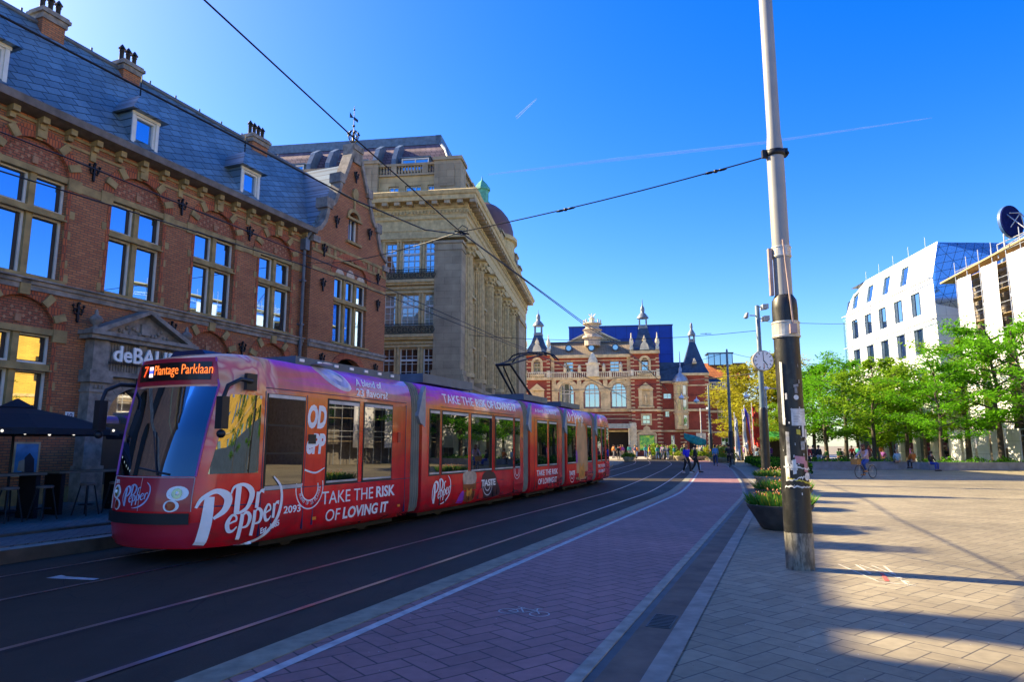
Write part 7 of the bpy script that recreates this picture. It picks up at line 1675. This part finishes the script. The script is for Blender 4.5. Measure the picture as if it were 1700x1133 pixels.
# low planter walls under the trees
M_pw = plain('planter_granite', (.20, .22, .25), .7, var=.25, scale=2)
def ground_leaves(name, label, pts, h, dens, mats, cat='plants', group=None, ls=.10, kind=None):
    """a bed of small leaves over the given footprint (x0,x1,y0,y1)"""
    x0, x1, y0, y1 = pts; m = MB(); r = random.Random(int(x0*7+y0)); n = int((x1-x0)*(y1-y0)*dens)
    for k in range(n):
        c = Vector((r.uniform(x0, x1), r.uniform(y0, y1), 0)); c.z = h*(.35+.65*r.random())*(.7+.3*math.sin(c.x*3.1)*math.cos(c.y*2.3)); a = Vector((r.uniform(-1, 1), r.uniform(-1, 1), r.uniform(.2, 1.4))).normalized()*ls*r.uniform(.6, 1.3); b = a.cross(Vector((r.uniform(-1, 1), r.uniform(-1, 1), .2))).normalized()*ls*.4; m.add([c-a, c+b, c+a, c-b], [(0, 1, 2, 3)], r.choice(range(len(mats))))
    return m, n
M_hedge = leafmat('dark_hedge_leaf', (.015, .05, .01), (.06, .15, .02), .3)
for (x0, x1, y0, y1), lb in (((29.3, 38.5, 47.6, 51.5), 'long low granite planter wall at the right, before the tall trees'), ((20.8, 28.2, 49.5, 53.5), 'low granite planter wall behind the cycling woman')):
    t = thing('planter_wall', lb, 'planter', (x0, y0, 0)); w, d = x1-x0, y1-y0; m = MB(); m.box(0, w, 0, .35, 0, .52); m.box(0, w, d-.35, d, 0, .52); m.box(0, .35, .35, d-.35, 0, .52); m.box(w-.35, w, .35, d-.35, 0, .52); m.box(-.03, w+.03, -.03, .38, .522, .56); m.build('kerb', M_pw, t); m = MB(); m.box(.35, w-.35, .35, d-.35, 0, .42); m.build('soil', plain('soil', (.05, .035, .025), .9), t)
    m, _ = ground_leaves('', '', (x0+.4, x1-.4, y0+.4, y1-.4), .95, 110, [M_hedge, M_leaf]); tag(m.build('planted_bed', [M_hedge, M_leaf]), 'low dark green planting in the ' + lb[:28].replace('long low granite planter wall', 'right wall').strip() if False else ('dark green planting in the right granite bed' if x0 > 29 else 'dark green planting in the bed behind the cycling woman'), 'plants', kind='stuff')
# bowl planters along the kerb
def flowers(p, r0, zr, lb, seed, blo):
    r = random.Random(seed); m = MB()
    for k in range(900):
        a = r.uniform(0, 6.283); q = r0*math.sqrt(r.random())*.98; b = Vector((q*math.cos(a), q*math.sin(a), 0)); h = r.uniform(.14, .34); lean = Vector((b.x*.28+r.uniform(-.08, .08), b.y*.28+r.uniform(-.08, .08), h)); s = Vector((-math.sin(a+r.uniform(-1, 1)), math.cos(a), 0)).normalized()*r.uniform(.012, .024)
        m.add([b-s, b+s, b+lean*.6+s*.9, b+lean, b+lean*.6-s*.9], [(0, 1, 2, 3, 4)], r.choice((0, 0, 1)))
    for k in range(85):
        a = r.uniform(0, 6.283); q = r0*math.sqrt(r.random())*.95; c = Vector((q*math.cos(a)*1.12, q*math.sin(a)*1.12, r.uniform(.14, .42)-.10*(q/r0)**2)); s = r.uniform(.012, .024)
        m.lathe([(.004, -s*1.2), (s*.9, -s*.3), (s*.8, s*.6), (.004, s*1.1)], 5, c, 2+r.choice((0, 0, 1, 2)))
    return tag(m.build('flowers', [M_tul, M_tul2]+blo, None, (p[0], p[1], zr)), lb, 'flowers', 'flower plantings in the bowls')
M_tul = leafmat('tulip_leaf', (.03, .13, .02), (.11, .32, .05), .35); M_tul2 = leafmat('yellow_green_leaf', (.12, .18, .02), (.34, .40, .05), .35)
BLO = [plain('blossom_salmon', (.62, .26, .14), .6, var=.3, scale=20), plain('blossom_orange', (.60, .20, .04), .6, var=.3, scale=20), plain('blossom_cream', (.66, .50, .28), .6, var=.3, scale=20)]
M_bowl = plain('bowl_dark_concrete', (.055, .050, .046), .75, var=.35, scale=5, bump=.3); M_bowl2 = plain('bowl_pale_concrete', (.45, .38, .25), .75, var=.2, scale=4)
def bowl(label, x, y, r, h, mat, fl, seed):
    t = thing('planter_bowl', label, 'planter', (x, y, .0), 0, 'bowl planters along the kerb'); m = MB(); m.lathe([(r*.52, 0), (r*.60, .03), (r*.72, h*.35), (r*.90, h*.75), (r, h*.96), (r, h), (r*.90, h), (r*.86, h*.85)], 32); m.build('bowl', mat, t); m = MB(); m.lathe([(.01, h*.86), (r*.87, h*.86)], 24); m.build('soil', plain('soil', (.045, .03, .02), .9), t); flowers((x, y), r*.9, h*.88, fl, seed, BLO)
bowl('nearest dark bowl planter, partly behind the foreground pole', 5.55, 14.5, .66, .50, M_bowl, 'salmon and orange flowers with green leaves in the nearest bowl', 1)
bowl('second dark bowl planter behind the nearest one', 7.47, 19.2, .76, .52, M_bowl, 'yellow green and orange planting in the second bowl', 2); bowl('pale bowl planter, third from the foreground pole', 10.25, 27.2, .76, .52, M_bowl2, 'yellow flowers in the pale third bowl', 3)
# low hedge strip along the inside of the bend and far round planters
vs = []; m = MB(); r = random.Random(9)
for k in range(9000):
    s = r.uniform(41, 66); q = r.uniform(.2, 2.4); c = along(s, q, 0); c.z = .75*(.3+.7*r.random()); a = Vector((r.uniform(-1, 1), r.uniform(-1, 1), r.uniform(.1, 1))).normalized()*.13; b = a.cross(Vector((r.uniform(-1, 1), r.uniform(-1, 1), .3))).normalized()*.06; m.add([c-a, c+b, c+a, c-b], [(0, 1, 2, 3)], 0 if r.random() < .75 else 1)
tag(m.build('hedge', [M_hedge, M_leaf]), 'low dark hedge along the outside of the bike path bend', 'hedge', kind='stuff')
def shrub_planter(label, x, y, r_, hs, mat):
    t = thing('shrub_planter', label, 'planter', (x, y, .02), 0, 'round planters before the theatre'); m = MB(); m.lathe([(r_*.6, 0), (r_*.9, .35), (r_, .5), (r_*.92, .52)], 18); m.build('bowl', M_bowl2, t); m = MB(); r = random.Random(int(x*10))
    for k in range(700): u = Vector((r.gauss(0, 1), r.gauss(0, 1), abs(r.gauss(0, 1)))).normalized()*(r.random()**.4); c = Vector((u.x*r_*1.1, u.y*r_*1.1, .5+u.z*hs)); a = Vector((r.uniform(-1, 1), r.uniform(-1, 1), r.uniform(-.2, 1))).normalized()*.14; b = a.cross(Vector((.3, r.uniform(-1, 1), .5))).normalized()*.07; m.add([c-a, c+b, c+a, c-b], [(0, 1, 2, 3)], 0 if r.random() < .6 else 1)
    m.build('shrub', [mat, M_tul2], t)
for lb, u, Y, r_, hs, mt_ in (('full round shrub planter below the poster screen', 1086, 86, .8, 1.5, M_leaf2), ('second round shrub planter, under the poster screen edge', 1098, 86, .75, 1.3, M_leaf), ('round shrub planter left of the man in blue', 1116, 85, .75, 1.4, M_leaf2), ('small flower planter behind the man in blue', 1130, 80, .8, .6, M_tul2), ('wide shrub planter right of the man in blue', 1158, 80, 1.0, .8, M_leaf2), ('orange tinted shrub planter near the green banner', 1177, 84, .9, 1.3, M_leaf3), ('yellow green shrub by the bike path bend', 1198, 70, 1.4, 1.2, M_tul2), ('low round planter by the island', 1043, 74, .7, .4, M_tul2), ('yellow shrub planter beside the flags', 1222, 82, 1.2, 1.1, M_leaf3)): shrub_planter(lb, ux(u, Y), Y, r_, hs, mt_)
